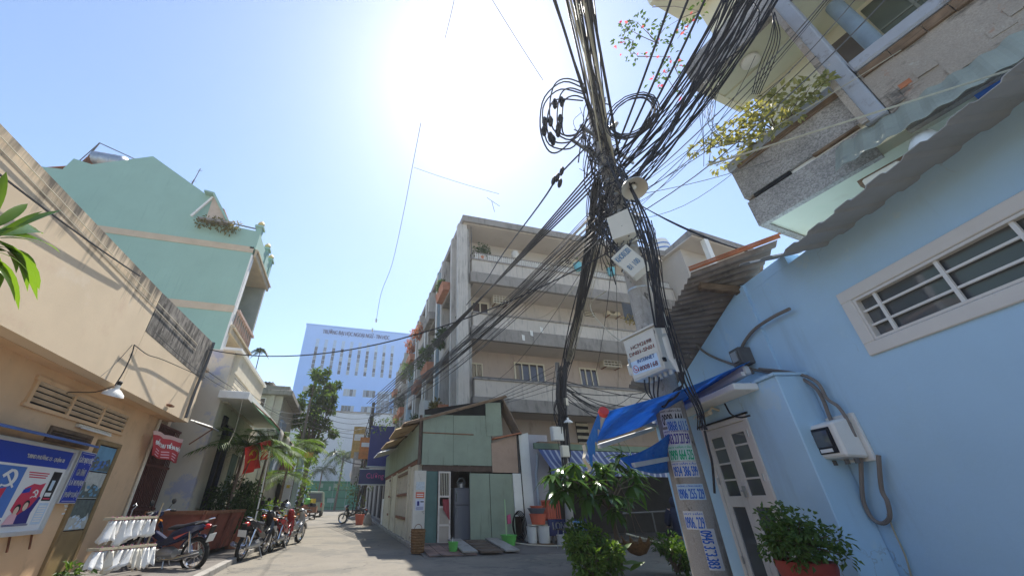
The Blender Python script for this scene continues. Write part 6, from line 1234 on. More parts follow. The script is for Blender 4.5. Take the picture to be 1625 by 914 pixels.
for i in range(6): bhc([(958+4*i+random.uniform(-4,4),250),(982+5*i+random.uniform(-4,4),300),(1004+5*i,350),(1022+4*i,400),(1030+4*i+random.uniform(-4,4),460),(1040+3*i,520)], 2.95-.02*i, .014, 'black cable lying along the front of the big pole', grp='cables along the front of the big pole')
for i in range(3): bhc([(940+4*i,330),(955,355+4*i),(965,378),(985,400+5*i)], 2.95, .018, 'thick black cable arcing left of the cream boxes', grp='thick arcs left of the boxes')
bhc([(962,462),(938,480),(942,500),(970,530),(992,545)], [3.4,3.3,3.2,3.1,3.05], .012, 'white cable curving into the internet cabinet', m_cable2)
# F: double cables to the roofs on the right
for i in range(3): cable(pax(7.05)+Vector((.15,0,.05*i)), BH @ gd(1190+5*i,402,4.4), .12+.06*i, .009, 12, lab='dark twisted cable running down to the blue house roof edge', grp='cables to the blue house roof')
cable(pax(6.9), UB @ Vector((6.9,2.2,6.4)), .1, .006, lab='thin wire to the granite balcony', m=m_cableg)
for i in range(10):
    e = UB @ Vector((6.7,random.uniform(-2,2.7),random.uniform(6.9,9.3))); cable(pax(6.3+.8*random.random())+Vector((.2,0,0)), e, random.uniform(.05,.6), random.choice([.005,.007,.01]), 12, lab='thin wire fanning from the big pole to the granite balconies', grp='thin wires to the granite balconies', m=random.choice([m_cable,m_cableg,m_cable]), wob=.02)
cable(BH @ gd(1125,262,2.9), UB @ gd(1640,100,6.15,UB), .0, .012, lab='long pale cord stretched along the pale green tin awning', m=m_cable2); cable(UB @ gd(1120,262,6.4,UB), UB @ gd(1430,80,6.4,UB), .05, .006, lab='thin pale wire over the balcony column', m=m_cable2)
for i in range(9):
    x = 1105+random.uniform(0,45); y0 = random.uniform(110,160); q = [UB @ gd(x,y0,6.3,UB)]
    for k in range(3): q.append(UB @ gd(x+random.uniform(-14,16),y0+(k+1)*random.uniform(22,42),6.3,UB))
    poly_cable(q, .005, 'thin frayed wire dangling from the upper right bundle', grp='dangling wire ends', m=random.choice([m_cable2,m_cableg,m_cable]))
for i in range(5): poly_cable([UB @ gd(1225+random.uniform(-8,8),20,6.5,UB), UB @ gd(1222+4*i,60,6.5,UB), UB @ gd(1205+5*i,105,6.5,UB), UB @ gd(1193+3*i,150,6.5,UB)], .008, 'loose black cable end hanging in front of the pale green balcony ceiling', grp='loose ends by the balcony')
poly_cable([UB @ gd(1195,3,6.4,UB), UB @ gd(1205,25,6.4,UB), UB @ gd(1185,70,6.4,UB), UB @ gd(1133,107,6.4,UB)], .012, 'black cable arc looping below the upper right bundle')
# G: wires on the left and over the street
LH = Vector((-3.95,10.9,4.7))
cable(LH, pax(5.6)+Vector((-.2,0,0)), .95, .014, 24, lab='long sagging black cable crossing the street from the beige house to the big pole')
cable((-3.9,8.0,4.0), (-3.55,14.5,4.3), .2, .007, lab='thin wire sagging along the beige parapet', m=m_cableg); cable((-3.95,11,4.2), (1.2,29,6.0), .9, .009, 20, lab='thin cable crossing the street to the alley pole', m=m_cableg)
for i in range(6): cable((-2.6+.05*i,24,6.3-.25*i), (1.25,29,6.9-.35*i), .25+.2*random.random(), .014, 14, lab='cable spanning the alley between its two poles', grp='cables spanning the alley', m=random.choice([m_cable,m_cableg]))
for i in range(4): cable((-2.6,24,5.8-.3*i), (-3.6,12.5,4.4-.1*i), .5, .009, 14, lab='cable running back from the left alley pole to the cream house', grp='cables to the cream house', m=m_cableg)
for i in range(6): cable((1.3,29,6.8-.2*i), (2.6,58,7.4-.2*i), .6, .016, 14, lab='cable running on down the alley from its right pole', grp='cables farther down the alley')
for i in range(4): cable((-2.6,24,6.2-.2*i), (-2.2,58,6.6-.2*i), .6, .014, 14, lab='cable running down the left of the alley', grp='cables down the left of the alley')
b = MB(); b.tube([Vector((1.3,26.5,3.2))+Vector((-2.2*cos(t*pi/16),0,1.0*-sin(t*pi/16)*.9+.9)) for t in range(17)], .03, 6); b.top('cable', m_cableg, 'grey loop of cable bowed across the front of the white hall', 'cable', (1.3,26.5,3.2))
for i in range(14): poly_cable([(1.3+random.uniform(-.3,.3),28.7,6.8-random.random()), (1.2+random.uniform(-.3,.3),28.6,5), (1.15+random.uniform(-.35,.35),28.6,3), (1.0+random.uniform(-.4,.3),28.4,.6)], .02, 'cable hanging down the right alley pole', grp='cables down the right alley pole')
# conduits on the beige parapet
for i, (y0,z0,y1,z1) in enumerate(((3.4,4.50,10.2,4.56),(3.4,4.40,10.2,4.42))): b = MB(); b.tube([(-3.98,y0,z0),(-3.98,y1,z1)], .006, 6); b.top('conduit', m_cream, ['upper thin grey conduit along the beige parapet','lower thin grey conduit along the beige parapet'][i], 'conduit', (-3.97,y0,z0))
cable(gx(-20,262,-3.93), gx(222,438,-3.93), .03, .012, 10, lab='black cable running diagonally across the beige parapet', m=m_cable)
poly_cable([gx(213,547,-3.94),gx(209,562,-3.92),gx(196,590,-3.92),gx(182,612,-3.93)], .01, 'black flex carrying the wall lamp'); poly_cable([gx(180,613,-3.95),gx(150,622,-4.3),gx(110,622,-4.44),(-4.49,7.5,2.66)], .008, 'black flex running from the wall lamp to the vent'); poly_cable([gx(210,547,-3.95),gx(185,575,-4.0),gx(160,597,-4.0)], .005, 'thin stay wire of the wall lamp', m_cableg)
poly_cable([gx(213,547,-3.94),gx(235,563,-3.94),gx(262,572,-3.94),gx(325,600,-3.9)], .008, 'thin black cable running right from the lamp hook')
# kite string
q = [gz(x,y,zz) for x,y,zz in ((668,195,13),(655,262,12.6),(640,340,12.1),(622,420,11.3),(605,465,10.6),(597,510,9.9))]; poly_cable(q, .012, 'long kite string drifting down through the open sky', m_cableg)
for i, (x0,y0,x1,y1,lab) in enumerate(((722,-5,706,62,'short dangling thread high in the sky'),(778,-5,862,128,'thin thread slanting towards the cable loops'),(657,266,792,308,'faint thread leading to the small aerial'))): cable(gz(x0,y0,11), gz(x1,y1,10), .05, .007, lab=lab, m=m_cableg)
b = MB(); c = gz(780,318,12); b.tube([c+Vector((-.2,0,.1)),c+Vector((.35,0,-.25))],.012,4); b.tube([c,c+Vector((.1,0,-.6))],.012,4); b.top('kite_frame', m_cableg, 'tiny broken kite frame hanging on a thread in the sky', 'kite', tuple(c))
for i, (x,y) in enumerate(((596,505),(590,520),(857,518),(841,523),(828,530))): c = gz(x,y,10) if i < 2 else gy(x,y,12); b = MB(); b.grid(lambda u,v: c+Vector((.1*u,.02*sin(5*u),-.22*v-.05*u)),3,3); b.top('paper_scrap', m_white, 'white paper scrap caught on a cable', 'paper', tuple(c), 'paper scraps on cables')
# ================================================================== FOREGROUND PLANTS
random.seed(101)
def leafmesh(nm, L, w, droop, m, seg=4, fold=.18): b = MB(); b.leaf((0,0,0),(0,1,0),(0,0,1),L,w,droop,fold,seg); return b.mesh(nm, m, None, True)
def place_leaf(par, me, p, d, n, sc=1):
    d = Vector(d).normalized(); x = d.cross(Vector(n)); x = x.normalized() if x.length > 1e-3 else Vector((1,0,0)); z = x.cross(d)
    M = Matrix((( x.x,d.x,z.x,p[0]),(x.y,d.y,z.y,p[1]),(x.z,d.z,z.z,p[2]),(0,0,0,1))) @ Matrix.Scale(sc,4); return inst('leaf', me, par, M)
# dracaena poking in at top left
m_drac = leafmat('dracaena_leaf', (.06,.13,.02), (.13,.24,.03), .5, .22)
dm = [leafmesh('leaf', 1, .15, dr, m_drac, 6, .2) for dr in (.15,.35,.6)]
dr = thing('dracaena', 'broad leaved dracaena poking into view in front of the beige wall', 'plant', tuple(gx(-60,420,-2.6)))
dq = lambda x,y,X=-2.5: gx(x,y,X)
for (x0,y0,x1,y1,k) in ((-10,372,112,378,1),(-10,378,88,322,0),(-12,345,10,270,0),(-6,385,84,432,1),(-4,382,66,440,2),(20,400,40,446,2),(-8,398,34,402,1),(-10,410,30,470,2),(-14,395,14,470,2),(-10,360,50,318,0),(-5,392,60,405,1),(-12,415,8,455,2),(-30,370,-10,300,0),(0,378,70,385,1),(4,370,60,330,0),(-10,395,48,420,2),(-6,400,24,438,2),(-14,380,30,352,1),(-10,420,-2,470,2),(-4,372,96,350,1)):
    a, c = dq(x0,y0), dq(x1,y1,-2.5+random.uniform(-.15,.15)); place_leaf(dr, dm[k], a, c-a+Vector((0,0,(0,.08,.15)[k])), Vector((.35,-.5,1))+rv()*.4, (c-a).length*1.05)
a = dq(-14,390); b = MB(); b.tube([a, a+Vector((-.1,-.1,-.6)), (a.x-.2,a.y-.2,.1)], [.04,.05,.06], 8); b.build('stem', m_stem, dr)
# weeds at the foot of the beige door
w = MB(); c = gx(118,908,-4.25); 
for k in range(5): clump(w, c+Vector((random.uniform(-.1,.1),random.uniform(-.1,.1),random.uniform(-.1,.1))), .14, 30, .11, .05)
o = w.top('weed', m_green, 'small green weed at the foot of the brown poster door', 'plant', tuple(c))
# mango-like tree by the stall
m_mango = leafmat('mango_leaf', (.035,.09,.022), (.075,.15,.035), .28, .18)
mt = thing('mango_tree', 'young mango tree with long drooping glossy leaves in front of the stall', 'tree', (5.4,7.95,.0))
mm = [leafmesh('leaf', L, w_, d_, m_mango, 4) for L, w_, d_ in ((.40,.105,.35),(.46,.115,.6),(.34,.10,.2))]
hubs = []
for (x,y,yy) in ((878,755,9.2),(893,742,9.4),(912,738,9.1),(930,752,9.3),(945,735,9.4),(905,762,8.9),(925,770,9.0),(948,765,9.0),(962,750,9.3),(972,735,9.5),(985,722,9.5),(1000,745,9.6),(1005,770,9.5),(990,790,9.2),(965,785,9.0),(935,788,8.9),(890,778,9.0),(1008,755,9.8),(975,808,9.0),(955,742,9.8),(880,770,9.5)):
    hubs.append(gy(x,y,yy-1.45))
for h in hubs:
    a0 = random.random()*6.28
    for k in range(14):
        a = a0+k*2.4; d = Vector((cos(a),sin(a),random.uniform(-.75,.3))); place_leaf(mt, random.choice(mm), h+rv()*.03, d, Vector((0,0,1))+rv()*.2, random.uniform(.75,1.1))
for (x,y) in ((985,722),(1000,728)):
    h = gy(x,y,8.05)
    for k in range(4): place_leaf(mt, mm[1], h, (cos(k*1.6)*.5,sin(k*1.6)*.5,.9), (.5,-.5,.3), .9)
b = MB(); tb, tk = Vector((5.45,8.0,-.02)), Vector((5.4,7.95,1.05)); b.tube([tb,(5.48,7.98,.6),tk],[.06,.05,.045],8)
for h in hubs: b.tube([tk,(tk+h)/2+Vector((0,0,.15)),h],[.025,.016,.008],5)
b.build('trunk', m_bark, mt)
# round leafy shrub, fern plant, banana-like leaves
def shrub(lab, c, rad, nc, nl, L, w_, rc, m, name='shrub', pot=None, seed=1, stems=6):
    random.seed(seed); t = thing(name, lab, 'plant', (c[0],c[1],pot[1] if pot else c[2]-rad[2])); b = MB(); pts = blob_crown(b, c, rad, nc, nl, L, w_, rc); b.build('foliage', m, t, norm=False)
    b = MB()
    for q in pts[:stems*2]: b.tube([(c[0]+random.uniform(-.06,.06),c[1]+random.uniform(-.06,.06),c[2]-rad[2]*.95), q], [.018,.006], 5)
    b.build('stem', m_bark, t)
    return t
c = gy(945,888,7.1); shrub('dense bright leafy shrub at the bottom in front of the mango tree', (c.x,c.y,.36), (.46,.40,.36), 34, 70, .085, .045, .13, m_green_y, seed=4)
c = gy(925,866,7.3); shrub('light green leafy bush rising behind the dense front shrub', (c.x+.05,c.y+.1,.56), (.3,.26,.22), 16, 46, .1, .055, .14, m_green, seed=6)
c = gy(1070,885,7.2); shrub('low pinnate green plant between the shrub and the big pole', (c.x,c.y,.33), (.36,.34,.28), 18, 40, .10, .035, .13, m_green, seed=8)
fz = thing('fern_plant', 'sunlit fern like fronds beside the seated person', 'plant', (6.5,7.5,0)); random.seed(12); b = MB(); s_ = MB()
for k in range(14):
    a = k*.9; base = gy(1068,895,7.4); d = Vector((cos(a)*.5,sin(a)*.5,.8)).normalized(); L = random.uniform(.35,.6); pts = [base+d*(L*t)-Vector((0,0,.25*t*t*L)) for t in (0,.25,.5,.75,1)]; s_.tube(pts,.006,4)
    for j in range(1,12):
        t = j/11; q = base+d*(L*t)-Vector((0,0,.25*t*t*L)); sd = d.cross(Vector((0,0,1))).normalized()
        for sg_ in (-1,1): b.leaf(q, sd*sg_+d*.4+Vector((0,0,.1)), Vector((0,0,1)), .13*(1-.4*t), .045, .1, .1)
b.build('foliage', m_green_y, fz, norm=False); s_.build('stem', m_stem, fz)
bl_ = thing('broad_leaf_plant', 'few broad bright leaves low beside the wicker hanging basket', 'plant', tuple(gy(985,900,6.9))); bme = leafmesh('leaf', .3, .09, .3, m_green_y, 4)
for (x,y,dx,dz) in ((982,880,.5,.6),(990,895,.9,.3),(975,900,.8,.1),(1000,905,.6,.5)): place_leaf(bl_, bme, gy(x,y,6.9), (dx,-.3,dz), (0,-.6,1), 1)
b = MB(); b.tube([gy(985,900,6.9), (gy(985,900,6.9).x,6.9,-.0)], .01, 5); b.build('stem', m_stem, bl_)
# wicker hanging basket
hb = thing('hanging_basket', 'shallow woven cane basket hanging from the mango tree', 'basket', tuple(gy(1010,862,7.5))); c = gy(1011,868,7.5); M = Matrix.Translation(c)
b = MB(); b.lathe([(.04,-.13),(.15,-.09),(.22,.0),(.26,.08),(.24,.08),(.2,.0),(.13,-.07)], M, 18); b.build('bowl', m_wick, hb, smooth=True)
b = MB()
for k in range(10): a = k*2*pi/10; b.prism([c+Vector((.26*cos(a-.15),.26*sin(a-.15),.08)), c+Vector((.32*cos(a),.32*sin(a),.17)), c+Vector((.26*cos(a+.15),.26*sin(a+.15),.08))], (0,0,.012))
b.build('rim_point', m_wick, hb)
b = MB()
for k in range(3): a = k*2.1; b.tube([c+Vector((.24*cos(a),.24*sin(a),.08)), c+Vector((0,0,.75))], .005, 4)
b.tube([c+Vector((0,0,.75)), c+Vector((-.1,.3,1.5))], .005, 4); b.build('cord', m_bark, hb)
bucket(tuple(gy(921,848,9.6)-Vector((0,0,.0))), .1,.14,.26, m_pl_blue, 'blue bucket hanging on the thin pole behind the mango leaves')
# bits behind the plant: rail, crates of goods
b = MB(); b.tube([(7.6,10.6,.9),(9.6,10.2,.98)], .025, 6); b.tube([(8.4,10.4,.05),(8.4,10.4,.93)], .02, 6); b.top('rail', m_cableg, 'thin grey rail in the shade behind the plants', 'rail', (8.4,10.4,0))
b = MB(); b.tube([(7.3,10.2,.45),(8.3,9.9,.2)], .025, 6); b.top('cane', m_cable2, 'pale cane leaning in the shade behind the basket', 'cane', (7.3,10.2,.4))
# red potted plant by the blue house
pt = thing('potted_shrub', 'leafy green shrub in a red bowl planter below the meter box', 'plant', tuple(BH @ Vector((3.35,4.65,.3))))
M = Matrix.Translation(BH @ Vector((3.35,4.65,-.10))); b = MB(); b.lathe([(.16,.0),(.17,.3),(.22,.6),(.25,.7),(.25,.755),(.22,.755),(.19,.6),(.02,.58)], M, 22); b.build('pot', mat('pot_red', (.30,.05,.04), .6, .12, 3, .05, dirt=((.2,.06,.05),4,.6,.75)), pt, smooth=True); b = MB(); b.lathe([(.22,.70),(.01,.72)], M, 18); b.build('soil', m_soil, pt)
random.seed(17); b = MB(); s_ = MB(); cc = BH @ Vector((3.35,4.65,.70))
for k in range(58):
    d = rv(); d.z = abs(d.z)*.85-.02; L = random.uniform(.22,.46)*(1.25 if abs(d.x) > .6 else 1); q = cc+Vector((d.x*.36,d.y*.36,d.z*.42))*random.uniform(.5,1.12); s_.tube([cc,(cc+q)/2+Vector((0,0,.05)),q],[.012,.007,.004],4); clump(b,q,.1,32,random.uniform(.04,.065),.036)
b.build('foliage', leafmat('small_leaf', (.05,.11,.03), (.11,.18,.05), .3, .45), pt, norm=False); s_.build('stem', m_bark, pt)
# ================================================================== MOTORBIKES
m_tyre = mat('tyre', (.018,.018,.018), .85, .2, 10, .2, 80); m_eng = mat('engine_alloy', (.42,.42,.42), .4, .12, 8, .05, metal=.6); m_seat = mat('seat_vinyl', (.02,.022,.03), .4, .1, 5, .05)
def rrect(x, w_, z0, z1, k=6):                            # rounded cross-section in the y-z plane at x
    return [Vector((x, w_*cos(a)*(1 if abs(cos(a)) < .99 else .98), (z0+z1)/2+(z1-z0)/2*sin(a))) for a in [2*pi*i/(2*k) for i in range(2*k)]]
def motorbike(lab, mbody, mtrim, rider_side=1):
    t = thing('motorbike', lab, 'motorbike', (0,0,0), group='motorbikes parked in the street'); pr = {}
    def part(nm, b, m, par=t, **k): return b.build(nm, m, par, **k)
    for x, nm in ((.62,'front_wheel'),(-.62,'rear_wheel')):
        M = Matrix.Translation((x,0,.28)) @ Matrix.Rotation(R(90),4,'X'); b = MB()
        b.lathe([(.215,-.03),(.25,-.042),(.272,-.03),(.28,0),(.272,.03),(.25,.042),(.215,.03)], M, 26, caps=False); wo = part(nm, b, m_tyre, smooth=True)
        b = MB(); b.lathe([(.215,-.03),(.195,-.022),(.195,.022),(.215,.03)], M, 26, caps=False); part('rim', b, m_chrome, wo, smooth=True)
        b = MB(); b.lathe([(.05,-.05),(.05,.05)], M, 12)
        for k in range(18): a = k*2*pi/18; b.tube([(x+.05*cos(a),.03*(-1)**k,.28+.05*sin(a)),(x+.2*cos(a+.25),0,.28+.2*sin(a+.25))], .004, 3)
        part('spoke', b, m_chrome, wo)
        b = MB(); b.grid(lambda u, v: Vector((x+.315*cos(R(20)+R(125 if x > 0 else 105)*u), (v-.5)*.13, .28+.315*sin(R(20)+R(125 if x > 0 else 105)*u))), 12, 3); part('fender', b, mbody, solid=.008, smooth='all')
    b = MB()
    for y in (-.075,.075): b.tube([(.62,y,.28),(.56,y,.45),(.47,y,.78)], .024, 8)
    part('fork', b, m_eng, smooth=True)
    b = MB(); b.loft([rrect(.47,.03,.6,.7),rrect(.46,.09,.62,.9),rrect(.44,.11,.72,.98),rrect(.36,.09,.86,1.0),rrect(.3,.04,.9,.98)]); part('headset', b, mbody, smooth=True)
    b = MB(); b.lathe([(.02,.09),(.06,.085),(.085,.06),(.09,.0)], Matrix.Translation((.47,0,.88)) @ Matrix.Rotation(R(80),4,'Y'), 16); part('headlight', b, mat('lamp_glass', (.6,.62,.62), .08, .05, 2, 0, spec=.8), smooth=True)
    b = MB(); b.tube([(.33,-.33,.97),(.37,-.2,.99),(.4,0,.96),(.37,.2,.99),(.33,.33,.97)], .013, 6); hb_ = part('handlebar', b, m_chrome, smooth=True)
    for y in (-1,1):
        b = MB(); b.tube([(.335,.24*y,.975),(.32,.35*y,.965)], .019, 8); part('grip', b, m_black, hb_)
        b = MB(); b.tube([(.37,.2*y,.99),(.36,.26*y,1.1)], .006, 5); b.lathe([(.055,0),(.05,.015),(.01,.02)], Matrix.Translation((.35,.27*y,1.14)) @ Matrix.Rotation(R(-80),4,'Y'), 12); part('mirror', b, m_black)
    # leg shields and the step-through frame
    for y in (-1,1):
        b = MB(); b.prism([(.45,.13*y,.72),(.40,.16*y,.66),(.36,.17*y,.45),(.30,.16*y,.3),(.22,.15*y,.3),(.27,.14*y,.5),(.31,.12*y,.7),(.38,.1*y,.82)], (0,.015*y,0)); part('leg_shield', b, mbody, bev=.005)
        b = MB(); b.prism([(.22,.10*y,.42),(.1,.105*y,.40),(-.1,.11*y,.44),(-.28,.13*y,.50),(-.52,.12*y,.62),(-.78,.07*y,.74),(-.7,.075*y,.78),(-.4,.12*y,.74),(-.15,.12*y,.66),(-.05,.11*y,.55),(.15,.1*y,.5)], (0,.02*y,0)); part('side_panel', b, mbody, bev=.006)
        b = MB(); b.prism([(-.2,.155*y,.56),(-.5,.143*y,.66),(-.42,.143*y,.62),(-.25,.152*y,.53)], (0,.004*y,0)); part('stripe', b, mtrim)
    b = MB(); b.bar((.36,0,.62),(.02,0,.46),.1,.09); b.bar((.02,0,.46),(-.3,0,.56),.1,.12); part('frame', b, mbody, bev=.01)
    b = MB(); b.loft([rrect(.02,.09,.66,.72),rrect(-.08,.125,.66,.755),rrect(-.25,.135,.68,.765),rrect(-.38,.12,.70,.79),rrect(-.5,.115,.72,.82),rrect(-.68,.09,.75,.83),rrect(-.74,.04,.77,.81)]); part('seat', b, m_seat, smooth=True)
    b = MB(); b.loft([rrect(.16,.06,.24,.34),rrect(.08,.11,.2,.38),rrect(-.1,.12,.2,.4),rrect(-.2,.09,.22,.36)]); b.tube([(.16,0,.29),(.3,0,.3)],[.06,.055],10); part('engine', b, m_eng, smooth=True)
    b = MB(); b.loft([rrect(-.18,.03,.24,.34),rrect(-.4,.035,.24,.33),rrect(-.62,.03,.24,.32),rrect(-.68,.02,.26,.3)]); 
    for v in range(len(b.v)): b.v[v] = b.v[v]+Vector((0,-.11,0))
    part('chain_case', b, m_eng, smooth=True)
    b = MB(); b.tube([(.2,.1,.25),(.0,.14,.2),(-.3,.14,.22),(-.4,.15,.24),(-.85,.16,.34)],[.018,.018,.02,.045,.05],10); part('exhaust', b, m_chrome, smooth=True)
    b = MB()
    for y in (-.12,.12): b.tube([(-.6,y,.3),(-.5,y,.66)], .022, 7)
    part('shock', b, m_chrome, smooth=True)
    b = MB(); b.tube([(-.55,-.1,.78),(-.82,-.08,.86),(-.86,0,.87),(-.82,.08,.86),(-.55,.1,.78)], .012, 6); part('grab_rail', b, m_chrome, smooth=True)
    b = MB(); b.loft([rrect(-.72,.06,.68,.78),rrect(-.8,.055,.69,.77),rrect(-.83,.03,.71,.75)]); part('tail_light', b, mat('tail_red', (.45,.02,.02), .25, .05, 3, 0), smooth=True)
    b = MB(); b.obox((-.88,0,.55),(.006,.19,.14),(0,R(-18),0)); part('number_plate', b, mat('plate_pale', (.62,.62,.6), .5, .05, 6, 0))
    b = MB(); b.obox((-.84,0,.6),(.02,.12,.3),(0,R(-20),0)); part('mudguard', b, m_black)
    b = MB(); b.tube([(.02,-.1,.24),(.02,-.24,.02)], .012, 5); b.tube([(0,-.18,.24),(0,.18,.24)], .012, 5); b.tube([(-.1,.12,.24),(-.16,.16,.01)], .014, 5); part('kickstand', b, m_eng)
    b = MB()
    for y in (-1,1): b.tube([(.42,.1*y,.8),(.43,.17*y,.79)], .03, 8)
    part('indicator', b, mat('amber', (.6,.2,.02), .3, .05, 3, 0))
    return t
m_bnavy = mat('bike_navy', (.015,.022,.07), .25, .1, 3, 0, coat=.6); m_bred = mat('bike_red', (.32,.02,.025), .25, .1, 3, 0, coat=.6); m_bblk = mat('bike_black', (.02,.02,.024), .28, .1, 3, 0, coat=.5); m_bgrey = mat('bike_silver', (.45,.46,.48), .3, .08, 3, 0, metal=.5, coat=.4)
def put(o, loc, rz, tilt=0): o.location = loc; o.rotation_euler = (R(tilt), 0, R(rz))
# near bike: rear wheel towards the road, front behind the laundry
put(motorbike('navy motorbike parked broadside behind the hanging white laundry', m_bnavy, mat('stripe_red_white', (.6,.1,.08), .4)), (-3.15,9.95,.03), 158, -4)
put(motorbike('black and red motorbike seen from behind, nearest of the parked row', m_bblk, m_bred), (-1.95,12.0,.0), 76, 5)
put(motorbike('red motorbike seen from behind in the middle of the parked row', m_bred, m_bblk), (-1.62,13.9,.0), 80, 5)
put(motorbike('silver and red scooter at the far end of the parked row', m_bgrey, m_bred), (-1.5,15.4,.0), 68, 6)
put(motorbike('dark motorbike behind the red one, close to the plants', m_bblk, m_bgrey), (-2.1,14.3,.09), 85, 5)
put(motorbike('black scooter parked across the right side of the alley', m_bblk, m_bgrey), (.75,27.5,zg(27.5)), 165, -4)
put(motorbike('dark motorbike in the shade under the blue awning beside the person', m_bblk, m_bgrey), (8.9,9.7,.02), 60, 4)
b = MB(); c = Vector((-1.75,15.2,1.03)); M = Matrix.Translation(c); b.lathe([(.14,-.05),(.145,.0),(.125,.09),(.07,.145),(.01,.16)], M, 16); b.top('helmet', m_bgrey, 'silver helmet resting on the silver scooter', 'helmet', tuple(c), smooth=True)
# ================================================================== SEATED PERSON in the shade
def person():
    t = thing('person', 'person in a dark hooded jacket sitting in the shade behind the big pole', 'person', (8.05,9.05,0)); o = Vector((8.05,9.05,0))
    J = {'pel':(0,0,.5),'sp':(0,-.02,.72),'ch':(0,-.02,.92),'nk':(0,0,1.06),'hd':(0,.02,1.14),'tp':(0,.03,1.22),'sl':(-.19,0,.98),'el':(-.24,.1,.74),'wl':(-.14,.3,.68),'sr':(.19,0,.98),'er':(.24,.1,.74),'wr':(.14,.3,.68),'hl':(-.1,.02,.48),'kl':(-.15,.42,.5),'al':(-.15,.46,.1),'tl':(-.15,.6,.06),'hr':(.1,.02,.48),'kr':(.15,.42,.5),'ar':(.15,.46,.1),'tr':(.15,.6,.06)}
    E = [('pel','sp'),('sp','ch'),('ch','nk'),('nk','hd'),('hd','tp'),('ch','sl'),('sl','el'),('el','wl'),('ch','sr'),('sr','er'),('er','wr'),('pel','hl'),('hl','kl'),('kl','al'),('al','tl'),('pel','hr'),('hr','kr'),('kr','ar'),('ar','tr')]
    rad = {'pel':.15,'sp':.145,'ch':.16,'nk':.06,'hd':.095,'tp':.08,'sl':.075,'el':.055,'wl':.04,'sr':.075,'er':.055,'wr':.04,'hl':.1,'kl':.075,'al':.05,'tl':.04,'hr':.1,'kr':.075,'ar':.05,'tr':.04}
    ks = list(J); Rz = Matrix.Rotation(R(-20),3,'Z')
    for s, (sx, w0) in {'l':(-1,'wl'),'r':(1,'wr')}.items():    # hands: palm plus five fingers resting on the knees
        wv_ = Vector(J[w0]); pm = wv_+Vector((0,.07,-.03)); J['pm'+s] = tuple(pm); rad['pm'+s] = .032; E.append((w0,'pm'+s)); ks.append('pm'+s)
        for i in range(5):
            kx = (i-1.5)*.018*sx if i < 4 else -.035*sx; L = (.04,.046,.044,.035,.03)[i]; a = pm+Vector((kx,.035 if i < 4 else .0,-.008)); c = a+Vector((kx*.2,L,-.022)); 
            J['f%s%d'%(s,i)] = tuple(a); J['g%s%d'%(s,i)] = tuple(c); rad['f%s%d'%(s,i)] = .009; rad['g%s%d'%(s,i)] = .008; E += [('pm'+s,'f%s%d'%(s,i)),('f%s%d'%(s,i),'g%s%d'%(s,i))]; ks += ['f%s%d'%(s,i),'g%s%d'%(s,i)]
    me = bpy.data.meshes.new('body'); me.from_pydata([tuple(Rz @ Vector(J[k])) for k in ks], [(ks.index(a),ks.index(c)) for a, c in E], []); ob = bpy.data.objects.new('body', me); COL.objects.link(ob); ob.parent = t; WM[ob] = WM[t]
    md = ob.modifiers.new('skin','SKIN'); sv = me.skin_vertices[0].data
    for i, k in enumerate(ks): sv[i].radius = (rad[k],)*2; sv[i].use_root = (k == 'pel')
    s2 = ob.modifiers.new('sub','SUBSURF'); s2.levels = 1; s2.render_levels = 2; me.materials.append(mat('skin_tone', (.42,.26,.18), .6, .05, 4, 0))
    return t, o, Rz
pt_, po, Rz = person(); m_jk = mat('jacket_navy', (.022,.025,.05), .9, .15, 4, .2, 30); m_tr = mat('trousers_dark', (.03,.032,.04), .9, .1, 4, .1)
def PQ(x,y,z): return po + Rz @ Vector((x,y,z))
def ring(c, rx, ry, n=16): return [PQ(c[0]+rx*cos(2*pi*k/n), c[1]+ry*sin(2*pi*k/n), c[2]+(0)) for k in range(n)]
b = MB(); b.loft([ring((0,0,.46),.2,.17),ring((0,-.02,.6),.195,.165),ring((0,-.03,.78),.2,.17),ring((0,-.02,.93),.225,.165),ring((0,-.01,1.02),.17,.13),ring((0,0,1.07),.09,.09)]); b.build('jacket', m_jk, pt_, smooth=True)
for s in (-1,1):
    b = MB(); b.tube([PQ(.17*s,-.01,.99),PQ(.235*s,.03,.88),PQ(.25*s,.1,.74),PQ(.2*s,.2,.7),PQ(.15*s,.28,.69)],[.085,.078,.07,.058,.05],12); b.build('sleeve', m_jk, pt_, smooth=True)
    b = MB(); b.tube([PQ(.1*s,.0,.5),PQ(.13*s,.22,.52),PQ(.15*s,.42,.5),PQ(.15*s,.45,.3),PQ(.15*s,.47,.12)],[.115,.1,.09,.075,.065],12); b.build('trouser_leg', m_tr, pt_, smooth=True)
    b = MB(); b.loft([[PQ(.15*s+.045*cos(a),.40+yy+.0*sin(a),.05+hh*sin(a)) for a in [2*pi*i/10 for i in range(10)]] for yy, hh in ((0,.03),(.04,.05),(.12,.045),(.22,.035),(.27,.02))]); b.build('shoe', m_black, pt_, smooth=True)
b = MB(); hc = (0,.015,1.16); b.loft([[PQ(hc[0]+r_*cos(2*pi*k/14), hc[1]+oy+r_*1.1*sin(2*pi*k/14), hc[2]+dz) for k in range(14)] for r_, dz, oy in ((.09,-.12,0),(.125,-.05,-.02),(.13,.03,-.02),(.11,.09,-.01),(.06,.125,0),(.01,.13,0))]); b.build('hood', m_jk, pt_, smooth=True)
b = MB(); b.lathe([(.02,.0),(.026,.02),(.01,.03)], Matrix.Translation(PQ(0,.13,1.13)), 8)
for s in (-1,1): b.lathe([(.012,-.008),(.014,0),(.006,.01)], Matrix.Translation(PQ(.035*s,.118,1.17)), 8)
b.obox(PQ(0,.125,1.085),(.05,.012,.012)); b.build('face_features', mat('face_dark', (.2,.1,.08), .6), pt_)
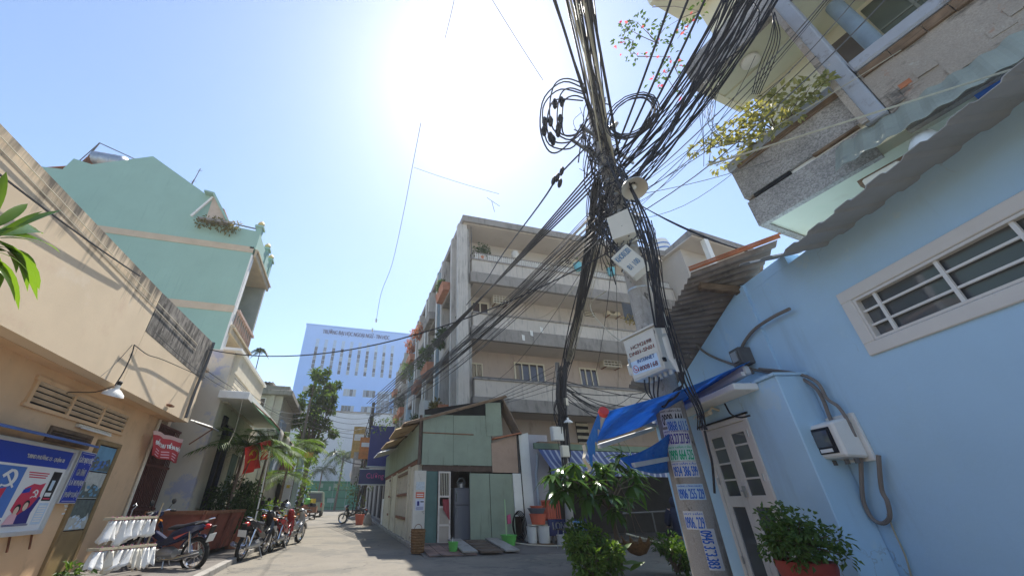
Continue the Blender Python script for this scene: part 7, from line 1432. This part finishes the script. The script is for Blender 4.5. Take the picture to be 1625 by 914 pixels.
stool = thing('plastic_stool', 'low dark plastic stool under the seated person', 'stool', tuple(po)); b = MB(); b.lathe([(.17,.36),(.18,.40),(.02,.405)], Matrix.Translation(po), 16); b.build('seat', m_pl_gr, stool)
for k in range(4): a = k*pi/2+.78; b = MB(); b.tube([po+Vector((.13*cos(a),.13*sin(a),.37)), po+Vector((.18*cos(a),.18*sin(a),0))], [.03,.025], 6); b.build('leg', m_pl_gr, stool)
# ================================================================== LAUNDRY
m_cloth = mat('white_cotton', (.78,.78,.76), .95, .05, 8, .1, 80)
pole_a, pole_b = gx(216,812,-3.35), gx(172,925,-3.35)
b = MB(); tp_ = Vector((-3.35,9.85,2.0)); b.tube([(-3.42,9.62,.06),(-3.4,9.72,1.15)], .018, 8); b.top('laundry_post', mat('bamboo', (.5,.4,.25), .7, .15, 5, .1), 'pale bamboo post holding the two rows of white laundry', 'post', (-3.42,9.62,.06))
def hanger(lab, pxa, pxb, X, n, ln, tint, hook):
    a, c = gx(*pxa,X), gx(*pxb,X); t = thing('clip_hanger', lab, 'hanger', tuple(a)); b = MB(); b.bar(a,c,.03,.035); b.build('bar', m_cable2, t); ft = c-a
    side = Vector((ft.y,-ft.x,0)).normalized(); b = MB(); b.bar(a+side*.12,c+side*.12,.02,.03); b.bar(a,a+side*.12,.02,.03); b.bar(c,c+side*.12,.02,.03); b.build('bar', m_cable2, t)
    if hook: m_ = (a+c)/2; b = MB(); b.tube([m_,m_+Vector((0,0,.12)),m_+Vector((.03,.02,.17)),m_+Vector((0,.05,.2)),m_+Vector((-.03,.03,.17))], .008, 5); b.build('hook', m_steel, t)
    random.seed(int(pxa[0]*3))
    for k in range(n):
        f = (k+.5)/n; o = a+ft*f+side*(.0 if k % 2 else .12); b = MB(); b.box(o+Vector((-.008,-.008,-.03)),o+Vector((.008,.008,.03))); b.build('peg', mat('peg_pink', (.6,.25,.35), .5), t)
        L = ln*random.uniform(.8,1.15); wd = ft.length/n*2.1; u0 = ft.normalized(); ph = random.random()*6; lean = random.uniform(-.08,.08)
        b = MB(); b.grid(lambda u, v: o+u0*((u-.5)*wd*(.55+.5*v)+lean*v)+Vector((0,0,-.03-L*v*(1-.18*sin(u*5+ph)**2)))+side*(.035*sin(u*8+ph+v*2)*(.3+v)), 7, 6); cl_ = b.top('laundry_cloth', tint[k % len(tint)], lab.replace('clip hanger', 'white cloth') if False else 'small white cloth pegged on the '+('upper' if hook else 'lower')+' hanger', 'cloth', tuple(o), 'white laundry on the '+('upper' if hook else 'lower')+' hanger', solid=.004, smooth=True)
    return t
hanger('upper row clip hanger with a hook full of small white cloths', (166,823), (238,820), -3.3, 11, .30, [m_cloth], True)
hanger('lower row clip hanger of small white and pastel cloths', (140,872), (236,864), -3.25, 13, .27, [m_cloth,m_cloth,mat('cotton_cream',(.74,.70,.6),.95,.05,8)], False)
# ================================================================== rusty skip and bushes behind the bikes
m_skip = mat('skip_red_rust', (.24,.075,.05), .85, .25, 2.5, .3, 30, dirt=((.1,.05,.04), 3, .5, .7))
sk = thing('rusty_skip', 'long low rusty red metal bin behind the navy motorbike', 'bin', (-3.2,11.6,.09))
b = MB(); b.loft([[(-3.95,10.6,.95),(-3.95,10.6,.18),(-3.05,10.7,.18),(-2.9,10.7,.95)],[(-3.75,13.0,.95),(-3.75,13.0,.18),(-2.75,13.1,.18),(-2.6,13.1,.95)]]); b.build('body', m_skip, sk, bev=.01)
for f in (0,.33,.66,1): b = MB(); p0 = Vector((-2.96,10.7,.2)).lerp(Vector((-2.66,13.1,.2)),f); p1 = Vector((-2.87,10.7,.95)).lerp(Vector((-2.57,13.1,.95)),f); b.bar(p0,p1,.06,.05); b.build('rib', m_skip, sk)
b = MB(); b.bar((-2.88,10.65,.97),(-2.58,13.15,.97),.09,.07); b.bar((-3.97,10.58,.97),(-2.88,10.65,.97),.08,.07); b.build('rim', m_rust, sk)
for i, (x,y,z,r,nc,ml,lab,sd) in enumerate(((-3.1,13.6,.95,(.75,.7,.75),44,m_green_d,'big dark bush growing behind the rusty bin',31),(-2.6,14.9,.7,(.5,.6,.55),30,m_green,'mid green leafy bush between the dark bush and the bikes',32),(-2.45,16.5,.65,(.45,.6,.5),26,m_green_y,'bright light green bush behind the parked row',33),(-3.2,16.8,1.0,(.5,.7,.8),26,m_green_d,'dark upright bush by the cream house shutters',34))):
    shrub(lab, (x,y,z), r, nc, 44, .12, .06, .2, ml, 'bush', seed=sd)
for (x,y,lab) in ((-2.75,13.4,'terracotta pot under the dark bush'),(-2.5,14.6,'terracotta pot under the mid green bush')):
    b = MB(); b.lathe([(.14,.0),(.2,.3),(.22,.3),(.22,.34),(.18,.33),(.02,.3)], Matrix.Translation((x,y,.09)), 16); b.top('flower_pot', m_terra, lab, 'pot', (x,y,.09), smooth=True)
b = MB(); b.lathe([(.17,0),(.19,.75),(.2,.78),(.02,.78)], Matrix.Translation((-2.35,18.6,.09)), 16); b.top('white_planter', m_white, 'tall white cylinder planter behind the silver scooter', 'planter', (-2.35,18.6,.09), smooth=True)
# ================================================================== PALMS AND FLAGS by the cream house
def palm(lab, base, h, nf, L, m, lean=(0,0), r=.06, droop=.55, seed=1, wl=.03, nl=26, cat='palm', up=.8, ll=.45):
    random.seed(seed); t = thing('palm_tree', lab, cat, base); bs = Vector(base); top_ = bs+Vector((lean[0],lean[1],h)); b = MB(); b.tube([bs,(bs+top_)/2+Vector((lean[0]*.1,0,0)),top_],[r,r*.8,r*.65],9); b.build('trunk', m_bark, t)
    for k in range(nf):
        a = k*2.4+random.uniform(-.2,.2); el = random.uniform(-.1,1.0)*up+.15; d = Vector((cos(a)*cos(el),sin(a)*cos(el),sin(el))); b = MB(); P = [top_+d*(L*t_)-Vector((0,0,droop*L*t_*t_)) for t_ in [i/8 for i in range(9)]]; b.tube(P,[.014*(1-i/9.5)+.003 for i in range(9)],4)
        sd = d.cross(Vector((0,0,1))).normalized()
        for j in range(2,nl):
            t_ = j/nl; q = top_+d*(L*t_)-Vector((0,0,droop*L*t_*t_)); tg = (d-Vector((0,0,2*droop*t_))).normalized()
            for sg_ in (-1,1): b.leaf(q, sd*sg_+tg*.7+Vector((0,0,.15)), Vector((0,0,1))+rv()*.15, L*ll*sin(pi*(.12+.8*t_))**.7*random.uniform(.85,1.1), wl, .35, .1, 2)
        b.build('frond', m, t, norm=False)
    return t
m_palm = leafmat('palm_leaf', (.04,.09,.02), (.10,.17,.03), .4, .6)
palm('areca palm with spreading fronds against the cream house wall', (-3.0,13.0,.09), 2.5, 14, 1.45, m_palm, (.05,.1), .05, .5, 3)
palm('bright areca palm behind the red flags under the green awning', (-2.8,15.2,.09), 2.7, 14, 1.3, m_palm, (.1,.1), .05, .4, 4)
palm('bushy bright palm past the end of the green awning', (-2.6,19.5,.09), 3.2, 16, 1.7, m_palm, (.1,.0), .06, .5, 5)
palm('second bright palm low beside the alley pole', (-2.9,21.5,.09), 2.2, 10, 1.4, m_palm, (.1,.0), .06, .5, 6)
palm('dark coconut palm standing before the white hall wall', (-.9,58,.34), 6.3, 14, 3.2, m_green_d, (.3,0), .16, .75, 7, .12, 20)
palm('smaller dark palm left of the tall one before the white hall', (-3.2,58.4,.34), 4.6, 11, 2.4, m_green_d, (.1,0), .13, .7, 8, .1, 18)
palm('lone slim palm rising above the roof of the grey house', (-7.2,30.5,0), 11.3, 22, .75, m_green_d, (-.4,0), .05, .9, 9, .05, 14, up=1.3, ll=.3)
def flag(lab, px_top, px_bot, X, em, seed):
    a, c = gx(*px_bot,X), gx(*px_top,X); t = thing('flag', lab, 'flag', tuple(a)); b = MB(); b.tube([a,c],.016,7); b.build('flagpole', m_wood, t)
    return t, a, c
m_fred = mat('flag_red', (.62,.03,.02), .85, .1, 3, .05); m_fyel = mat('flag_yellow', (.75,.5,.03), .85, .05, 3, 0)
def flagcloth(t, pq, m, X, em):
    q = [gx(x,y,X) for x, y in pq]; n_ = (q[1]-q[0]).cross(q[3]-q[0]).normalized(); n_ = n_ if n_.dot(CAM-q[0]) > 0 else -n_
    fn = lambda u, v: q[0].lerp(q[1],u).lerp(q[3].lerp(q[2],u),v)+n_*(.06*sin(u*10+v*3)*(.3+.7*v))
    b = MB(); b.grid(fn, 14, 10); b.build('cloth', m, t, solid=.004, smooth='all')
    g_ = lambda u, v: fn(.52+u*.62, .40-v*.55)+n_*.012
    if em == 's': star(g_, m_fyel, t)
    else: hamsick(g_, m_fyel, t)
t, a, c = flag('red flag with a yellow hammer and sickle hung from a leaning pole', (414,688), (378,775), -2.7, 'h', 1); flagcloth(t, [(389,710),(414,701),(412,742),(383,755)], m_fred, -2.68, 'h')
t, a, c = flag('red flag with a yellow star on the farther leaning pole', (433,690), (414,800), -2.4, 's', 2); flagcloth(t, [(413,702),(434,694),(432,725),(413,731)], m_fred, -2.45, 's')
b = MB(); a, c = gx(416,775,-2.3), gx(428,715,-2.3); b.tube([(a.x,a.y,.05),a,c],.02,7); b.top('white_post', m_white, 'white post leaning beside the gatehouse doorway', 'post', (a.x,a.y,.05))
# string of little lights
pts = [gx(x,y,-2.95) for x,y in ((385,634),(379,660),(372,685),(362,705))]; o = poly_cable(pts, .006, 'string of tiny white lamps hanging from the cream canopy', m_cable2, name='light_string')
# ================================================================== TREES down the alley
random.seed(55)
tr = thing('leafy_tree', 'tall bushy green tree rising in front of the blue university block', 'tree', (-2.6,28,zg(28)))
b = MB(); pts = []
for (x,y,n,r) in ((508,600,34,.42),(495,615,34,.45),(520,615,34,.42),(478,640,38,.5),(505,640,44,.55),(525,645,30,.4),(470,665,34,.45),(492,668,44,.55),(515,672,34,.45),(478,695,40,.5),(503,700,38,.5),(470,715,30,.42),(490,722,36,.45),(512,628,30,.4),(528,628,18,.28),(500,592,18,.28),(535,612,14,.22),(462,650,20,.3),(527,690,18,.3),(520,590,10,.2)):
    q = gy(x,y,28+random.uniform(-1.1,1.1)); pts.append(q)
    for k in range(4): clump(b, q+rv()*r*.6, r*.7, int(n*1.7), .28, .16)
b.build('crown', leafmat('tree_leaf', (.03,.075,.015), (.10,.17,.03), .35, .4), tr, norm=False); b = MB(); tb = Vector((-2.6,28,zg(28))); tm = Vector((-2.5,28,4.2)); b.tube([tb,(tb+tm)/2+Vector((.08,0,0)),tm],[.2,.16,.12],10)
for q in pts: b.tube([tm.lerp(tb,.25*random.random()),(tm+q)/2+rv()*.15,q],[.07,.04,.015],5)
b.build('trunk', m_bark, tr)
vi = thing('climbing_vine', 'bright green vine column climbing the post below the tree', 'plant', (-2.3,24.5,.1)); b = MB()
for (x,y,n) in ((505,655,16),(492,735,40),(488,755,50),(484,775,50),(478,790,44),(497,720,30),(500,705,22),(482,740,30),(473,770,30),(470,800,30),(493,770,20)): clump(b, gy(x,y,24+random.uniform(-.4,.4)), .32, n, .16, .1)
b.build('foliage', m_green_y, vi, norm=False); b = MB(); b.tube([(-2.35,24.4,0),(-2.2,24.2,2.2),(-1.9,24.2,3.9)],[.05,.04,.02],6); b.build('stem', m_bark, vi)
cv = thing('creeper', 'dark creeper hanging over the right alley pole and fronts', 'plant', (1.0,28,.3)); b = MB()
for (x,y,n) in ((590,690,26),(597,665,20),(582,715,26),(578,740,26),(572,760,34),(565,775,40),(560,790,34),(572,795,30),(585,770,26),(600,676,16),(612,670,20),(625,668,18),(590,720,18),(556,775,20)): clump(b, gy(x,y,27.5+random.uniform(-.5,1.5)), .34, n, .17, .09)
b.build('foliage', leafmat('creeper_leaf', (.03,.06,.015), (.1,.14,.03), .3), cv, norm=False); b = MB(); b.tube([(.9,28.2,.3),(1.0,28,2.5),(1.2,28,5)],[.05,.04,.02],6); b.build('stem', m_bark, cv)
b = MB()
for (x,y,n) in ((610,672,22),(622,665,22),(630,672,14),(600,680,16)): clump(b, gy(x,y,24.6), .3, n, .18, .09)
b.top('rooftop_plant', m_green_y, 'bright leafy plant on top of the blue signboard', 'plant', (1.8,24.6,5), )
b = MB()
for k in range(9): clump(b, gy(540+random.uniform(-3,3),700+k*9,40), .25, 20, .18, .07)
b.top('hanging_vine', m_green_y, 'thin hanging vine in front of the white hall', 'plant', tuple(gy(540,770,40)))
b = MB(); c = gy(563,752,30); M = Matrix.Translation(c); b.lathe([(.02,-.4),(.25,-.3),(.37,-.05),(.33,.2),(.15,.36),(.02,.4)], M, 16); b.top('round_lantern', mat('lantern_pale', (.62,.58,.55), .7), 'pale round lantern hanging over the right of the alley', 'lantern', tuple(c), smooth=True)
wbox('orange_box', (484,717,496,726), 24, .12, m_pl_or, 'small orange box fixed on the vine covered left pole', 'box')
c = Vector((1.1,26.3,zg(26.3))); bucket(tuple(c), .2,.27,.5, m_pl_or, 'orange bucket beside the black scooter in the alley')
b = MB(); random.seed(2); b.lathe([(.22,0),(.26,.12),(.2,.35),(.1,.55),(.03,.62)], Matrix.Translation((1.55,25.9,zg(26))), 9); b.top('sack', m_gray, 'pale sack slumped right of the orange bucket', 'sack', (1.55,25.9,zg(26)))
# ================================================================== VEHICLES far down the alley
def box_taper(b, x0, x1, y0, y1, z0, z1, tx=.12, ty=.15): b.loft([[(x0,y0,z0),(x1,y0,z0),(x1,y1,z0),(x0,y1,z0)],[(x0+tx,y0+ty,z1),(x1-tx,y0+ty,z1),(x1-tx,y1-ty*2,z1),(x0+tx,y1-ty*2,z1)]])
vy, vz = 37.5, zg(37.5); vn = thing('parked_van', 'small dusty green van parked at the end of the alley, seen from behind', 'van', (-2.3,vy,vz)); vx0, vx1 = -3.05,-1.55
m_van = mat('van_green', (.26,.3,.22), .4, .1, 2, 0, coat=.3)
b = MB(); b.box((vx0,vy,vz+.3),(vx1,vy+3.8,vz+1.05)); b.build('body', m_van, vn, bev=.05); b = MB(); box_taper(b,vx0,vx1,vy+.02,vy+3.2,vz+1.05,vz+1.85); b.build('cabin', m_van, vn, bev=.04)
b = MB(); b.poly([(vx0+.12,vy-.0,vz+1.1),(vx1-.12,vy-.0,vz+1.1),(vx1-.2,vy+.12,vz+1.7),(vx0+.2,vy+.12,vz+1.7)]); b.build('rear_window', m_mirror, vn, solid=.02)
for x in (vx0+.05,vx1-.17): b = MB(); b.box((x,vy-.03,vz+.7),(x+.12,vy+.01,vz+1.02)); b.build('tail_light', mat('tail_red', (.45,.02,.02)), vn)
b = MB(); b.box((vx0-.02,vy-.1,vz+.3),(vx1+.02,vy+.0,vz+.48)); b.build('bumper', m_black, vn, bev=.03); b = MB(); b.box((-2.5,vy-.02,vz+.62),(-2.1,vy-.004,vz+.76)); b.build('number_plate', mat('plate_pale', (.62,.62,.6)), vn)
for x in (vx0+.1,vx1-.1):
    for y in (vy+.7,vy+3.0): b = MB(); b.lathe([(.05,-.09),(.2,-.1),(.3,-.08),(.31,0),(.3,.08),(.2,.1),(.05,.09)], Matrix.Translation((x,y,vz+.31)) @ Matrix.Rotation(R(90),4,'Y'), 16); b.build('wheel', m_tyre, vn, smooth=True)
ty, tz = 33, zg(33); tc = thing('cargo_tricycle', 'loaded cargo tricycle parked behind the green van', 'tricycle', (-2.35,ty,tz)); 
b = MB(); b.box((-2.85,ty,tz+.45),(-1.75,ty+1.5,tz+.52)); b.box((-2.85,ty,tz+.52),(-2.81,ty+1.5,tz+.85)); b.box((-1.79,ty,tz+.52),(-1.75,ty+1.5,tz+.85)); b.box((-2.81,ty,tz+.52),(-1.79,ty+.04,tz+.8)); b.build('cargo_bed', m_rust, tc)
for x in (-2.8,-1.8): b = MB(); b.lathe([(.2,-.03),(.27,-.04),(.29,0),(.27,.04),(.2,.03)], Matrix.Translation((x,ty+.5,tz+.29)) @ Matrix.Rotation(R(90),4,'Y'), 18, caps=False); b.build('wheel', m_tyre, tc, smooth=True)
b = MB(); b.lathe([(.2,-.03),(.27,-.04),(.29,0),(.27,.04),(.2,.03)], Matrix.Translation((-2.3,ty+2.3,tz+.29)) @ Matrix.Rotation(R(90),4,'Y'), 18, caps=False); b.build('wheel', m_tyre, tc, smooth=True); b = MB(); b.tube([(-2.3,ty+2.3,tz+.29),(-2.3,ty+2.1,tz+1.0)],.03,6); b.tube([(-2.6,ty+2.05,tz+1.0),(-2.0,ty+2.05,tz+1.0)],.02,6); b.build('fork', m_black, tc)
for i, (x,z,s,m,lab) in enumerate(((-2.6,.53,.42,m_terra,'brown parcel on the left of the cargo tricycle'),(-2.15,.53,.5,mat('cargo_dark',(.06,.06,.07),.8),'dark crate on the cargo tricycle'),(-2.1,1.03,.32,m_pyel,'yellow box on top of the cargo tricycle load'),(-2.5,.95,.4,m_pl_green,'green sack heaped on the cargo tricycle'))):
    b = MB(); b.lathe([(s*.45,0),(s*.55,s*.15),(s*.52,s*.8),(s*.3,s)] if i in (0,3) else [(s*.6,0),(s*.62,s*.05),(s*.6,s*.9)], Matrix.Translation((x,ty+.6,tz+z)), 10 if i in (0,3) else 4); b.top('cargo', m, lab, 'parcel', (x,ty+.6,tz+z))
# ================================================================== HAZE: thin volume added for the glare veil over the backlit buildings
b = MB(); b.box((-124,-104,-1.05),(124,244,43)); hz = b.build('veil_haze', m_white); hm = bpy.data.materials.new('veil_haze'); hm.use_nodes = True; t = hm.node_tree; t.nodes.remove(t.nodes['Principled BSDF'])
pv = t.nodes.new('ShaderNodeVolumePrincipled'); pv.inputs['Color'].default_value = (.9,.92,.95,1); pv.inputs['Density'].default_value = .0012; pv.inputs['Anisotropy'].default_value = .5
t.links.new(pv.outputs[0], t.nodes['Material Output'].inputs['Volume']); hz.data.materials.clear(); hz.data.materials.append(hm); hz['kind'] = 'stuff'
